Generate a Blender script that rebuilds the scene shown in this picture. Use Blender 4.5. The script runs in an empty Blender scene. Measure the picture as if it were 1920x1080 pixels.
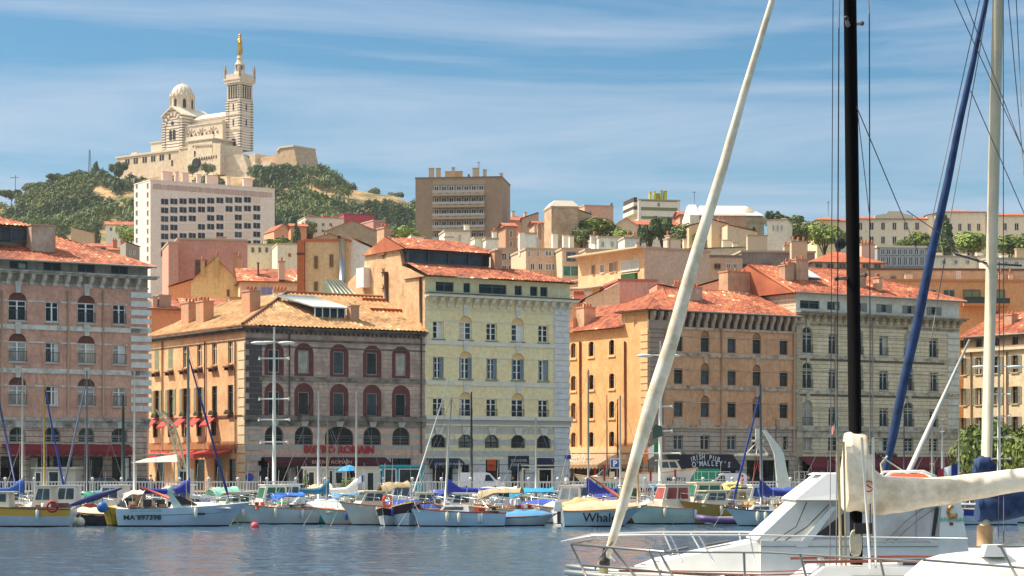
import bpy, math, random
from math import sin, cos, pi, radians as R, sqrt, atan2, tan
from mathutils import Vector, Matrix, noise as mnoise
rnd = random.Random(7)
S = bpy.context.scene
COL = S.collection
# ---------------------------------------------------------------- camera, sky, sun, exposure
F, HZ, CH = 4100.0, 875.0, 4.0        # focal length in photo pixels, horizon row, eye height above the water
cd = bpy.data.cameras.new('camera'); cam = bpy.data.objects.new('camera', cd); COL.objects.link(cam)
cam.location = (0, 0, CH); cam.rotation_euler = (pi/2, 0, 0)
cd.sensor_width = 36; cd.lens = F/1920*36; cd.shift_y = (HZ-540)/1920; cd.clip_start = .5; cd.clip_end = 20000
S.camera = cam
SUN_AZ, SUN_EL = R(-78), R(52)
W = bpy.data.worlds.new('World'); S.world = W; W.use_nodes = True
nt = W.node_tree; N = nt.nodes; Lk = nt.links
bg = N['Background']; bg.inputs['Strength'].default_value = .14
sky = N.new('ShaderNodeTexSky'); sky.sky_type = 'NISHITA'; sky.sun_disc = False
sky.sun_elevation = SUN_EL; sky.sun_rotation = SUN_AZ; sky.air_density = 1.0; sky.dust_density = .7; sky.ozone_density = 2.2
tc = N.new('ShaderNodeTexCoord')
mp = N.new('ShaderNodeMapping'); mp.inputs['Scale'].default_value = (2.9, 1.4, 30); mp.inputs['Rotation'].default_value = (0, R(2.5), 0)
Lk.new(tc.outputs['Generated'], mp.inputs['Vector'])
n1 = N.new('ShaderNodeTexNoise'); n1.inputs['Scale'].default_value = 1.1; n1.inputs['Detail'].default_value = 7; n1.inputs['Roughness'].default_value = .62; n1.inputs['Distortion'].default_value = .5
Lk.new(mp.outputs[0], n1.inputs['Vector'])
cr = N.new('ShaderNodeValToRGB'); cr.color_ramp.elements[0].position = .40; cr.color_ramp.elements[0].color = (0, 0, 0, 1)
cr.color_ramp.elements[1].position = .68; cr.color_ramp.elements[1].color = (.66, .66, .66, 1)
Lk.new(n1.outputs['Fac'], cr.inputs[0])
sep = N.new('ShaderNodeSeparateXYZ'); Lk.new(tc.outputs['Generated'], sep.inputs[0])          # deep blue low band; unseen overhead sky boosted warm to fill the shaded facades
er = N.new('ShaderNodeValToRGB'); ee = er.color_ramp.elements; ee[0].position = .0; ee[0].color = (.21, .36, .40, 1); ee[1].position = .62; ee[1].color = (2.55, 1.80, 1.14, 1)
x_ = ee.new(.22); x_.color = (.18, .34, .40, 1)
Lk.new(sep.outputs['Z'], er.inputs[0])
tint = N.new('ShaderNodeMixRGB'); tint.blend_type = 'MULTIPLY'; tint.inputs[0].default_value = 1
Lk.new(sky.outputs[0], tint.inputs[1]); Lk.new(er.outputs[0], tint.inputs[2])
mx = N.new('ShaderNodeMixRGB'); mx.inputs[2].default_value = (2.1, 2.45, 3.0, 1)
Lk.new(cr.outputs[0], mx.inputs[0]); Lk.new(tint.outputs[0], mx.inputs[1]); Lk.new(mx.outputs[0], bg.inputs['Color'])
sd = bpy.data.lights.new('sun', 'SUN'); sd.energy = 3.4; sd.angle = R(.5); sd.color = (1, .93, .80)
sun = bpy.data.objects.new('sun', sd); COL.objects.link(sun)
sv = Vector((sin(SUN_AZ)*cos(SUN_EL), cos(SUN_AZ)*cos(SUN_EL), sin(SUN_EL)))
sun.rotation_euler = sv.to_track_quat('Z', 'Y').to_euler(); sun.location = (-60, 60, 120)
S.view_settings.view_transform = 'Standard'; S.view_settings.look = 'None'; S.view_settings.gamma = 1; S.view_settings.use_curve_mapping = False
S.view_settings.exposure = .97
S.cycles.max_bounces = 5; S.cycles.glossy_bounces = 3; S.cycles.transparent_max_bounces = 6

def W3(px, py, Y):                      # a photo point at distance Y
    return Vector(((px-960)/F*Y, Y, CH+(HZ-py)*Y/F))
# ---------------------------------------------------------------- materials
MC = {}
def lift(c): c = rgb(c); return tuple(min(.86, x*1.22+.01) for x in c[:3])+(1,)
def new_mat(key):
    m = bpy.data.materials.new(key); m.use_nodes = True
    nt = m.node_tree; b = nt.nodes['Principled BSDF']
    return m, nt, nt.nodes, nt.links, b
def rgb(c):
    if isinstance(c, str):
        c = [int(c[i:i+2], 16)/255 for i in (0, 2, 4)]
        c = [x/12.92 if x <= .04045 else ((x+.055)/1.055)**2.4 for x in c]
    return (c[0], c[1], c[2], 1)
def M(c, rough=.6, metal=0, name='paint', spec=.5):
    k = (str(c), rough, metal, name)
    if k in MC: return MC[k]
    m, nt, N, L, b = new_mat(name)
    b.inputs['Base Color'].default_value = rgb(c); b.inputs['Roughness'].default_value = rough; b.inputs['Metallic'].default_value = metal
    b.inputs['Specular IOR Level'].default_value = spec
    MC[k] = m; return m
def MW(c, rough=.45, var=.25, sc=2.0, name='weathered', c2=None):      # paint with dirt and wear
    k = ('w', str(c), rough, var, sc, str(c2))
    if k in MC: return MC[k]
    m, nt, N, L, b = new_mat(name)
    t = N.new('ShaderNodeTexCoord'); n = N.new('ShaderNodeTexNoise'); n.inputs['Scale'].default_value = sc; n.inputs['Detail'].default_value = 6; n.inputs['Roughness'].default_value = .65
    L.new(t.outputs['Object'], n.inputs['Vector'])
    r = N.new('ShaderNodeValToRGB'); a = rgb(c); d = rgb(c2) if c2 else tuple(x*(1-var) for x in a[:3])+(1,)
    r.color_ramp.elements[0].position = .34; r.color_ramp.elements[0].color = d; r.color_ramp.elements[1].position = .58; r.color_ramp.elements[1].color = a
    L.new(n.outputs['Fac'], r.inputs[0]); L.new(r.outputs[0], b.inputs['Base Color'])
    b.inputs['Roughness'].default_value = rough
    MC[k] = m; return m
def plaster(c, c2, streak=.5, stain='4a3528', patch=.5, joint=None, jh=.45, bands=None, name='plaster'):
    # c base, c2 blotches, stain colour in vertical runs; joint = horizontal joints every jh metres; bands = (colour, period, duty)
    k = ('p', c, c2, streak, stain, patch, joint, jh, bands)
    if k in MC: return MC[k]
    m, nt, N, L, b = new_mat(name)
    t = N.new('ShaderNodeTexCoord')
    n = N.new('ShaderNodeTexNoise'); n.inputs['Scale'].default_value = .55; n.inputs['Detail'].default_value = 8; n.inputs['Roughness'].default_value = .62
    L.new(t.outputs['Object'], n.inputs['Vector'])
    r = N.new('ShaderNodeValToRGB'); r.color_ramp.elements[0].position = .5-.2*patch; r.color_ramp.elements[1].position = .5+.16
    r.color_ramp.elements[0].color = lift(c2); r.color_ramp.elements[1].color = lift(c)
    L.new(n.outputs['Fac'], r.inputs[0]); out = r.outputs[0]
    sx = N.new('ShaderNodeSeparateXYZ'); L.new(t.outputs['Object'], sx.inputs[0])
    if bands:
        d = N.new('ShaderNodeMath'); d.operation = 'DIVIDE'; d.inputs[1].default_value = bands[1]; L.new(sx.outputs['Z'], d.inputs[0])
        fr = N.new('ShaderNodeMath'); fr.operation = 'FRACT'; L.new(d.outputs[0], fr.inputs[0])
        lt = N.new('ShaderNodeMath'); lt.operation = 'LESS_THAN'; lt.inputs[1].default_value = bands[2]; L.new(fr.outputs[0], lt.inputs[0])
        q = N.new('ShaderNodeMixRGB'); q.inputs[2].default_value = rgb(bands[0]); L.new(lt.outputs[0], q.inputs[0]); L.new(out, q.inputs[1]); out = q.outputs[0]
    if joint:
        d = N.new('ShaderNodeMath'); d.operation = 'DIVIDE'; d.inputs[1].default_value = jh; L.new(sx.outputs['Z'], d.inputs[0])
        fr = N.new('ShaderNodeMath'); fr.operation = 'FRACT'; L.new(d.outputs[0], fr.inputs[0])
        lt = N.new('ShaderNodeMath'); lt.operation = 'LESS_THAN'; lt.inputs[1].default_value = .13; L.new(fr.outputs[0], lt.inputs[0])
        q = N.new('ShaderNodeMixRGB'); q.inputs[2].default_value = rgb(joint); L.new(lt.outputs[0], q.inputs[0]); L.new(out, q.inputs[1]); out = q.outputs[0]
    if streak:
        mp = N.new('ShaderNodeMapping'); mp.inputs['Scale'].default_value = (2.6, 2.6, .22); L.new(t.outputs['Object'], mp.inputs[0])
        n2 = N.new('ShaderNodeTexNoise'); n2.inputs['Scale'].default_value = 1; n2.inputs['Detail'].default_value = 5; n2.inputs['Roughness'].default_value = .7; L.new(mp.outputs[0], n2.inputs['Vector'])
        r2 = N.new('ShaderNodeValToRGB'); r2.color_ramp.elements[0].position = .54; r2.color_ramp.elements[0].color = (0, 0, 0, 1); r2.color_ramp.elements[1].position = .74; r2.color_ramp.elements[1].color = (streak, streak, streak, 1)
        L.new(n2.outputs['Fac'], r2.inputs[0])
        q = N.new('ShaderNodeMixRGB'); q.inputs[2].default_value = rgb(stain); L.new(r2.outputs[0], q.inputs[0]); L.new(out, q.inputs[1]); out = q.outputs[0]
    nf = N.new('ShaderNodeTexNoise'); nf.inputs['Scale'].default_value = 2.3; nf.inputs['Detail'].default_value = 9; nf.inputs['Roughness'].default_value = .75; L.new(t.outputs['Object'], nf.inputs['Vector'])
    rf_ = N.new('ShaderNodeValToRGB'); rf_.color_ramp.elements[0].position = .36; rf_.color_ramp.elements[0].color = (.68, .64, .60, 1); rf_.color_ramp.elements[1].position = .60; rf_.color_ramp.elements[1].color = (1.06, 1.05, 1.04, 1); L.new(nf.outputs['Fac'], rf_.inputs[0])
    qf = N.new('ShaderNodeMixRGB'); qf.blend_type = 'MULTIPLY'; qf.inputs[0].default_value = .35+.5*patch; L.new(out, qf.inputs[1]); L.new(rf_.outputs[0], qf.inputs[2]); out = qf.outputs[0]
    L.new(out, b.inputs['Base Color']); b.inputs['Roughness'].default_value = .85
    n3 = N.new('ShaderNodeTexNoise'); n3.inputs['Scale'].default_value = 6; n3.inputs['Detail'].default_value = 4; L.new(t.outputs['Object'], n3.inputs['Vector'])
    bp = N.new('ShaderNodeBump'); bp.inputs['Strength'].default_value = .3; bp.inputs['Distance'].default_value = .05; L.new(n3.outputs['Fac'], bp.inputs['Height']); L.new(bp.outputs[0], b.inputs['Normal'])
    MC[k] = m; return m
def tilemat(cols, flat=False):
    k = ('t', cols, flat)
    if k in MC: return MC[k]
    m, nt, N, L, b = new_mat('roof_tile')
    uv = N.new('ShaderNodeUVMap'); fl = N.new('ShaderNodeVectorMath'); fl.operation = 'FLOOR'; L.new(uv.outputs[0], fl.inputs[0])
    wn = N.new('ShaderNodeTexWhiteNoise'); wn.noise_dimensions = '3D'; L.new(fl.outputs[0], wn.inputs['Vector'])
    n = N.new('ShaderNodeTexNoise'); n.inputs['Scale'].default_value = .35; n.inputs['Detail'].default_value = 5; t = N.new('ShaderNodeTexCoord'); L.new(t.outputs['Object'], n.inputs['Vector'])
    ad = N.new('ShaderNodeMath'); ad.operation = 'MULTIPLY_ADD'; ad.inputs[1].default_value = .62; L.new(wn.outputs['Value'], ad.inputs[0])
    sc = N.new('ShaderNodeMath'); sc.operation = 'MULTIPLY_ADD'; sc.inputs[1].default_value = 1.5; sc.inputs[2].default_value = -.55; L.new(n.outputs['Fac'], sc.inputs[0]); L.new(sc.outputs[0], ad.inputs[2])
    r = N.new('ShaderNodeValToRGB'); e = r.color_ramp.elements
    ps = (0.0, .3, .62, .9, 1.0)
    e[0].position = 0; e[0].color = rgb(cols[0]); e[1].position = 1; e[1].color = rgb(cols[4])
    for i in (1, 2, 3):
        x = e.new(ps[i]); x.color = rgb(cols[i])
    L.new(ad.outputs[0], r.inputs[0]); out = r.outputs[0]
    if flat:                             # far roofs: the channels between tile rows as relief only
        s2 = N.new('ShaderNodeSeparateXYZ'); L.new(uv.outputs[0], s2.inputs[0])
        a = N.new('ShaderNodeMath'); a.operation = 'MULTIPLY'; a.inputs[1].default_value = 2*pi; L.new(s2.outputs['X'], a.inputs[0])
        s = N.new('ShaderNodeMath'); s.operation = 'SINE'; L.new(a.outputs[0], s.inputs[0])
        bp = N.new('ShaderNodeBump'); bp.inputs['Strength'].default_value = .6; bp.inputs['Distance'].default_value = .06; L.new(s.outputs[0], bp.inputs['Height']); L.new(bp.outputs[0], b.inputs['Normal'])
    L.new(out, b.inputs['Base Color']); b.inputs['Roughness'].default_value = .8
    MC[k] = m; return m
T_RED = tilemat(('582e20', '964e34', 'b06240', 'c48254', 'ecd8b6')); T_TAN = tilemat(('7a5a3a', 'a67c4e', 'b68c5c', 'c49e6c', 'dabd92'))
T_REDF = tilemat(('6c321e', 'a04c2c', 'b65e38', 'c07248', 'dcb48c'), True); T_ORF = tilemat(('8c4224', 'b0562e', 'be6236', 'c66c40', 'd08c60'), True)
def glassmat(c, name='glass', rough=.08):
    k = ('g', c)
    if k in MC: return MC[k]
    m, nt, N, L, b = new_mat(name)
    t = N.new('ShaderNodeTexCoord'); n = N.new('ShaderNodeTexNoise'); n.inputs['Scale'].default_value = 1.3; n.inputs['Detail'].default_value = 3; L.new(t.outputs['Object'], n.inputs['Vector'])
    r = N.new('ShaderNodeValToRGB'); a = rgb(c); r.color_ramp.elements[0].position = .4; r.color_ramp.elements[1].position = .62
    r.color_ramp.elements[0].color = a; r.color_ramp.elements[1].color = tuple(min(1, x*1.5+.01) for x in a[:3])+(1,)
    L.new(n.outputs['Fac'], r.inputs[0]); L.new(r.outputs[0], b.inputs['Base Color'])
    b.inputs['Roughness'].default_value = rough; b.inputs['Specular IOR Level'].default_value = .28
    MC[k] = m; return m
GL = [glassmat(c) for c in ('15191d', '1c2126', '121416', '3a4044', '2a2620', '9c968a')]
DARK = M('14120f', .8, name='dark_interior')
# ---------------------------------------------------------------- mesh builder
class MB:
    def __init__(s, m=None): s.v = []; s.f = []; s.mi = []; s.mats = []; s.uv = []; s.cur = m; s.sm = []; s.smooth = False
    def slot(s, m):
        m = m or s.cur
        if m not in s.mats: s.mats.append(m)
        return s.mats.index(m)
    def add(s, vs, fs, m=None, uvs=None, smooth=None):
        o = len(s.v); s.v += [tuple(v) for v in vs]; k = s.slot(m)
        for i, f in enumerate(fs):
            s.f.append([o+j for j in f]); s.mi.append(k); s.uv.append(uvs[i] if uvs else None); s.sm.append(s.smooth if smooth is None else smooth)
        return s
    def quad(s, a, b, c, d, m=None, uv=None): return s.add((a, b, c, d), ((0, 1, 2, 3),), m, [uv] if uv else None)
    def poly(s, pts, m=None): return s.add(pts, (tuple(range(len(pts))),), m)
    def box(s, x0, x1, y0, y1, z0, z1, m=None):
        v = [(x, y, z) for z in (z0, z1) for y in (y0, y1) for x in (x0, x1)]
        return s.add(v, ((0, 2, 3, 1), (4, 5, 7, 6), (0, 1, 5, 4), (2, 6, 7, 3), (0, 4, 6, 2), (1, 3, 7, 5)), m)
    def hexa(s, b, t, m=None, cap=True):      # bottom and top rings of equal length
        n = len(b); fs = [(i, (i+1) % n, n+(i+1) % n, n+i) for i in range(n)]
        if cap: fs += [tuple(range(n-1, -1, -1)), tuple(range(n, 2*n))]
        return s.add(list(b)+list(t), fs, m)
    def prism(s, pts, y0, y1, m=None):        # (x, z) outline pushed from y0 to y1
        return s.hexa([(p[0], y0, p[1]) for p in pts], [(p[0], y1, p[1]) for p in pts], m)
    def tube(s, pts, r, m=None, n=8, ry=None, cap=True, smooth=True):
        pts = [Vector(p) for p in pts]; k = len(pts)
        rr = list(r) if hasattr(r, '__len__') else [r]*k
        r2 = list(ry) if ry is not None and hasattr(ry, '__len__') else ([ry]*k if ry is not None else rr)
        vs = []; 
        for i, p in enumerate(pts):
            d = (pts[min(i+1, k-1)]-pts[max(i-1, 0)])
            if d.length < 1e-9: d = Vector((0, 0, 1))
            d.normalize(); up = Vector((0, 0, 1)) if abs(d.z) < .95 else Vector((0, 1, 0))
            a = d.cross(up).normalized(); b = a.cross(d).normalized()
            for j in range(n):
                t = 2*pi*j/n; vs.append(p+a*cos(t)*rr[i]+b*sin(t)*r2[i])
        fs = [(i*n+j, i*n+(j+1) % n, (i+1)*n+(j+1) % n, (i+1)*n+j) for i in range(k-1) for j in range(n)]
        if cap: fs += [tuple(range(n)), tuple(range((k-1)*n+n-1, (k-1)*n-1, -1))]
        return s.add(vs, fs, m, smooth=smooth)
    def lathe(s, prof, c=(0, 0, 0), n=16, m=None, smooth=True, ph=0):
        vs = [(c[0]+r*cos(2*pi*j/n+ph), c[1]+r*sin(2*pi*j/n+ph), c[2]+z) for r, z in prof for j in range(n)]
        fs = [(i*n+j, i*n+(j+1) % n, (i+1)*n+(j+1) % n, (i+1)*n+j) for i in range(len(prof)-1) for j in range(n)]
        return s.add(vs, fs, m, smooth=smooth)
    def ball(s, c, r, m=None, n=10, sz=1, sx=1):
        k = n//2+1; pr = [(max(1e-4, r*sin(pi*i/k)), -r*sz*cos(pi*i/k)) for i in range(k+1)]
        o = len(s.v); s.lathe(pr, c, n, m)
        if sx != 1:
            for i in range(o, len(s.v)): v = s.v[i]; s.v[i] = (c[0]+(v[0]-c[0])*sx, v[1], v[2])
        return s
    def strip(s, rows, m=None, smooth=True, close=False):
        n = len(rows[0]); vs = [p for r in rows for p in r]
        fs = [(i*n+j, i*n+(j+1) % n, (i+1)*n+(j+1) % n, (i+1)*n+j) for i in range(len(rows)-1) for j in range(n if close else n-1)]
        return s.add(vs, fs, m, smooth=smooth)
    def mesh(s, name):
        me = bpy.data.meshes.new(name); me.from_pydata(s.v, [], s.f)
        for m in s.mats: me.materials.append(m)
        me.polygons.foreach_set('material_index', s.mi); me.polygons.foreach_set('use_smooth', s.sm)
        if any(u is not None for u in s.uv):
            ul = me.uv_layers.new(name='UVMap'); d = []
            for f, u in zip(s.f, s.uv):
                for q in range(len(f)): d += list(u[q]) if u else [0, 0]
            ul.data.foreach_set('uv', d)
        me.update(); return me
def link(o, parent=None, loc=(0, 0, 0), rz=0):
    COL.objects.link(o); o.location = loc; o.rotation_euler = (0, 0, rz)
    if parent is not None: o.parent = parent
    return o
def part(name, mb, parent=None, loc=(0, 0, 0), rz=0, label=None):
    me = mb.mesh(name) if isinstance(mb, MB) else mb
    o = link(bpy.data.objects.new(name, me), parent, loc, rz)
    if label: o['label'] = label
    return o
def thing(name, label, cat, loc=(0, 0, 0), rz=0, group=None):
    o = link(bpy.data.objects.new(name, None), None, loc, rz); o.empty_display_size = .5
    o['label'] = label; o['category'] = cat
    if group: o['group'] = group
    return o
def tag(o, label, cat, group=None):
    o['label'] = label; o['category'] = cat
    if group: o['group'] = group
    return o
def setting(o, kind='structure'): o['kind'] = kind; return o
def copy_tree(o, parent=None):
    c = o.copy(); COL.objects.link(c); c.parent = parent
    for ch in list(o.children): copy_tree(ch, c)
    return c
def textmesh(txt, size, m, ext=.02, bold=0.0, sx=1.0, shear=0, space=1.0):
    cu = bpy.data.curves.new('txt', 'FONT'); cu.body = txt; cu.size = size; cu.extrude = ext; cu.offset = bold; cu.align_x = 'CENTER'; cu.shear = shear; cu.space_character = space; cu.resolution_u = 2
    o = bpy.data.objects.new('txt', cu); COL.objects.link(o)
    me = bpy.data.meshes.new_from_object(o.evaluated_get(bpy.context.evaluated_depsgraph_get()))
    bpy.data.objects.remove(o); bpy.data.curves.remove(cu)
    for v in me.vertices: v.co = Vector((v.co.x*sx, -v.co.z, v.co.y))     # stand upright, facing -y
    me.materials.clear(); me.materials.append(m); return me
# tiled slope: eave A->B, unit up-slope vector, slope length H, top edge pulled in by xl and xr
def tile(mb, A, B, up, H, xl=0, xr=0, m=T_RED, flat=False, amp=.075, pitch=.36, lip=.018):
    A = Vector(A); B = Vector(B); up = Vector(up).normalized(); e = (B-A); Lh = e.length; e.normalize(); nrm = e.cross(up).normalized()
    if nrm.z < 0: nrm = -nrm
    def vmax(x):
        v = H
        if xl > 0: v = min(v, H*x/xl)
        if xr > 0: v = min(v, H*(Lh-x)/xr)
        return max(v, 0)
    if flat:
        xs = sorted(set([0, Lh]+([xl] if 0 < xl < Lh else [])+([Lh-xr] if 0 < xr < Lh else [])))
        pts = [A, B]+[A+e*x+up*vmax(x) for x in reversed(xs)]
        uvs = [(0, 0), (Lh/pitch, 0)]+[(x/pitch, vmax(x)/.42) for x in reversed(xs)]
        pp = []; uu = []
        for p, u in zip(pts, uvs):
            if not pp or (p-pp[-1]).length > 1e-4: pp.append(p); uu.append(u)
        if (pp[0]-pp[-1]).length < 1e-4: pp.pop(); uu.pop()
        mb.add(pp, (tuple(range(len(pp))),), m, [uu]); return
    n = max(2, int(Lh/pitch))*4; rows = max(1, int(H/.42))
    for r in range(rows):
        va, vb = H*r/rows, H*(r+1)/rows
        vs = []; fs = []; uv = []
        for i in range(n+1):
            x = Lh*i/n; h = amp*(1+cos(2*pi*i/4))*.5
            jit = .012*mnoise.noise((x*2.3, r*1.7, A.x))
            a, b = min(va, vmax(x)), min(vb, vmax(x))
            vs += [A+e*x+up*a+nrm*(h+lip+jit), A+e*x+up*b+nrm*(h+jit)]
        for i in range(n):
            fs.append((2*i, 2*i+2, 2*i+3, 2*i+1)); u0, u1 = (i//4*4+.5)/4, (i//4*4+3.5)/4
            uv.append(((u0, r+.1), (u1, r+.1), (u1, r+.9), (u0, r+.9)))
        mb.add(vs, fs, m, uv, smooth=False)
# ---------------------------------------------------------------- facades
class Fac:      # a vertical facade plane: origin, direction; u/z of photo points; frame inside its building root
    def __init__(s, O, th, root=None, zg=1.6):
        s.O = Vector((O[0], O[1])); s.th = th; s.c, s.s = cos(th), sin(th); s.zg = zg; s.root = None; s.ox = s.oy = s.rel = 0
    def u(s, px):
        r = (px-960)/F; return (r*s.O.y-s.O.x)/(s.c-r*s.s)
    def xd(s, px, y):                    # x of a photo column at depth y behind the facade plane
        r = (px-960)/F; return (r*(s.O.y+y*s.c)-s.O.x+y*s.s)/(s.c-r*s.s)
    def zd(s, px, py, y): x = s.xd(px, y); return CH+(HZ-py)*(s.O.y+x*s.s+y*s.c)/F-s.zg
    def z(s, px, py): return CH+(HZ-py)*(s.O.y+s.u(px)*s.s)/F-s.zg
    def at(s, root, rootO, rootth):
        s.root = root; d = s.O-Vector(rootO); c, q = cos(-rootth), sin(-rootth)
        s.ox, s.oy = d.x*c-d.y*q, d.x*q+d.y*c; s.rel = s.th-rootth; return s
    def put(s, name, mb, u=0, z=0, d=0, parent=None, label=None):   # d = metres out of the wall
        c, q = cos(s.rel), sin(s.rel)
        loc = (s.ox+u*c+d*q, s.oy+u*q-d*c, z)
        return part(name, mb, parent or s.root, loc if parent is None else (u, -d, z), s.rel if parent is None else 0, label)
def wall(mb, x0, x1, z0, z1, holes, m, dep=.3, mr=None):
    xs = sorted(set([x0, x1]+[v for h in holes for v in h[:2] if x0 < v < x1])); zs = sorted(set([z0, z1]+[v for h in holes for v in h[2:4] if z0 < v < z1]))
    for i in range(len(xs)-1):
        for j in range(len(zs)-1):
            cx, cz = (xs[i]+xs[i+1])/2, (zs[j]+zs[j+1])/2
            if any(h[0] < cx < h[1] and h[2] < cz < h[3] for h in holes): continue
            mb.quad((xs[i], 0, zs[j]), (xs[i+1], 0, zs[j]), (xs[i+1], 0, zs[j+1]), (xs[i], 0, zs[j+1]), m)
    mr = mr or m
    for h in holes:
        a, b, c, d = h[:4]; arch = h[4] if len(h) > 4 else 0
        sp = d-arch
        mb.quad((a, 0, c), (a, dep, c), (a, dep, sp), (a, 0, sp), mr); mb.quad((b, 0, c), (b, 0, sp), (b, dep, sp), (b, dep, c), mr)
        mb.quad((a, 0, c), (b, 0, c), (b, dep, c), (a, dep, c), mr)
        if not arch: mb.quad((a, 0, d), (a, dep, d), (b, dep, d), (b, 0, d), mr)
        else:
            n = 8; pts = [((a+b)/2-(b-a)/2*cos(pi*i/n), sp+arch*sin(pi*i/n)) for i in range(n+1)]
            for p, q in zip(pts, pts[1:]):
                mb.quad((p[0], 0, p[1]), (q[0], 0, q[1]), (q[0], 0, d), (p[0], 0, d), m)
                mb.quad((p[0], 0, p[1]), (p[0], dep, p[1]), (q[0], dep, q[1]), (q[0], 0, q[1]), mr)
WC = {}
def archpts(w, z0, rise, n=8): return [(w/2*cos(pi*i/n), z0+rise*sin(pi*i/n)) for i in range(n+1)]
def winmesh(w, h, fc, arch=0, bars=2, depth=.25):
    k = (round(w, 2), round(h, 2), fc, round(arch, 2), bars)
    if k in WC: return WC[k]
    m = M(fc, .5, name='window_frame'); mb = MB(m); y0, y1 = depth-.07, depth-.005; b = .085; sp = h-arch
    mb.box(-w/2, -w/2+b, y0, y1, 0, sp); mb.box(w/2-b, w/2, y0, y1, 0, sp); mb.box(-w/2+b, w/2-b, y0, y1, 0, b)
    if bars >= 2: mb.box(-b*.75, b*.75, y0-.01, y1, b, sp-b)
    if bars >= 3: mb.box(-w/2+b, w/2-b, y0, y1-.01, sp*.36, sp*.36+.05)
    if bars >= 1: mb.box(-w/2+b, w/2-b, y0+.002, y1-.01, sp*.70, sp*.70+.06)
    mb.box(-w/2+b, w/2-b, y0, y1, sp-b, sp)
    if arch:
        P = archpts(w, sp, arch); Q = archpts(w-2*b, sp, arch-b)
        for i in range(len(P)-1): mb.hexa([(P[i][0], y0, P[i][1]), (P[i+1][0], y0, P[i+1][1]), (Q[i+1][0], y0, Q[i+1][1]), (Q[i][0], y0, Q[i][1])], [(P[i][0], y1, P[i][1]), (P[i+1][0], y1, P[i+1][1]), (Q[i+1][0], y1, Q[i+1][1]), (Q[i][0], y1, Q[i][1])])
        mb.box(-.03, .03, y0, y1-.01, sp, h-b)
    fr = mb.mesh('window'); panes = []
    for g in GL:
        p = MB(g); pts = [(-w/2, 0), (w/2, 0)]+([(x, z) for x, z in archpts(w, sp, arch)] if arch else [(w/2, h), (-w/2, h)])
        pts2 = []
        for q in pts:
            if not pts2 or abs(q[0]-pts2[-1][0])+abs(q[1]-pts2[-1][1]) > 1e-5: pts2.append(q)
        p.prism(pts2, depth, depth+.03); panes.append(p.mesh('pane'))
    WC[k] = (fr, panes); return WC[k]
def window(fac, u, z, w, h, fc='d8d8d0', arch=0, bars=2, sill=None, rail=None, depth=.25, glass=None, pane=True):
    fr, panes = winmesh(w, h, fc, arch, bars, depth)
    o = fac.put('window', fr, u, z)
    if pane: part('pane', panes[glass if glass is not None else rnd.choice((0, 0, 1, 1, 2, 3, 3, 4, 2, 5))], o)
    if sill:
        k = ('sill', round(w, 2), sill)
        if k not in WC: WC[k] = MB(M(sill, .8, name='sill_stone')).box(-w/2-.12, w/2+.12, -.14, .0, -.12, -.01).mesh('sill')
        part('sill', WC[k], o)
    if rail:
        k = ('rail', round(w, 2), rail)
        if k not in WC:
            b = MB(M(rail, .5, name='iron')); b.box(-w/2-.05, w/2+.05, -.10, -.06, .85, .9); b.box(-w/2-.05, w/2+.05, -.10, -.06, .05, .09)
            n = max(4, int(w/.14))
            for i in range(n+1): x = -w/2+w*i/n; b.box(x-.012, x+.012, -.09, -.07, .09, .85)
            WC[k] = b.mesh('railing')
        part('railing', WC[k], o)
    if pane and bars >= 2 and not arch and w < 2 and rnd.random() < .4:      # a curtain behind one leaf
        cw = w*rnd.choice((.25, .4)); sx_ = rnd.choice((-1, 1)); part('curtain', MB(M(rnd.choice(('d8d2c4', 'c9bfa8', 'e0dcd2')), .9, name='curtain')).box(sx_*(w/2-.09)-(cw if sx_ > 0 else 0), sx_*(w/2-.09)+(0 if sx_ > 0 else cw), depth-.012, depth-.002, .1, h-.12), o)
    return o
def shutter(fac, u, z, w, h, c, d=.03):
    k = ('sh', round(w, 2), round(h, 2), c)
    if k not in WC:
        m = M(c, .6, name='shutter_paint'); b = MB(m); b.box(-w/2, -w/2+.06, -.05, 0, 0, h); b.box(w/2-.06, w/2, -.05, 0, 0, h); b.box(-w/2+.06, w/2-.06, -.05, 0, 0, .08); b.box(-w/2+.06, w/2-.06, -.05, 0, h-.08, h); b.box(-w/2+.06, w/2-.06, -.05, 0, h/2-.04, h/2+.04)
        n = int(h/.16)
        for i in range(n): zz = .08+(h-.16)*i/n; b.quad((-w/2+.06, -.015, zz), (w/2-.06, -.015, zz), (w/2-.06, -.045, zz+.12), (-w/2+.06, -.045, zz+.12))
        WC[k] = b.mesh('shutter')
    return fac.put('shutter', WC[k], u, z, d)
def bracketmesh(w, h, p, c):
    k = ('br', w, h, p, c)
    if k not in WC:
        prof = [(0, 0), (-p, 0), (-p, -h*.25), (-p*.75, -h*.45), (-p*.35, -h*.7), (-p*.3, -h), (0, -h)]
        b = MB(MW(c, .8, .3)); b.hexa([(-w/2, y, z) for y, z in prof], [(w/2, y, z) for y, z in prof]); WC[k] = b.mesh('bracket')
    return WC[k]
def keymesh(w, h, c):
    k = ('key', w, h, c)
    if k not in WC: WC[k] = MB(MW(c, .8, .25)).hexa([(-w*.35, -.16, 0), (w*.35, -.16, 0), (w*.35, 0, 0), (-w*.35, 0, 0)], [(-w/2, -.2, h), (w/2, -.2, h), (w/2, 0, h), (-w/2, 0, h)]).mesh('keystone')
    return WC[k]
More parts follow.
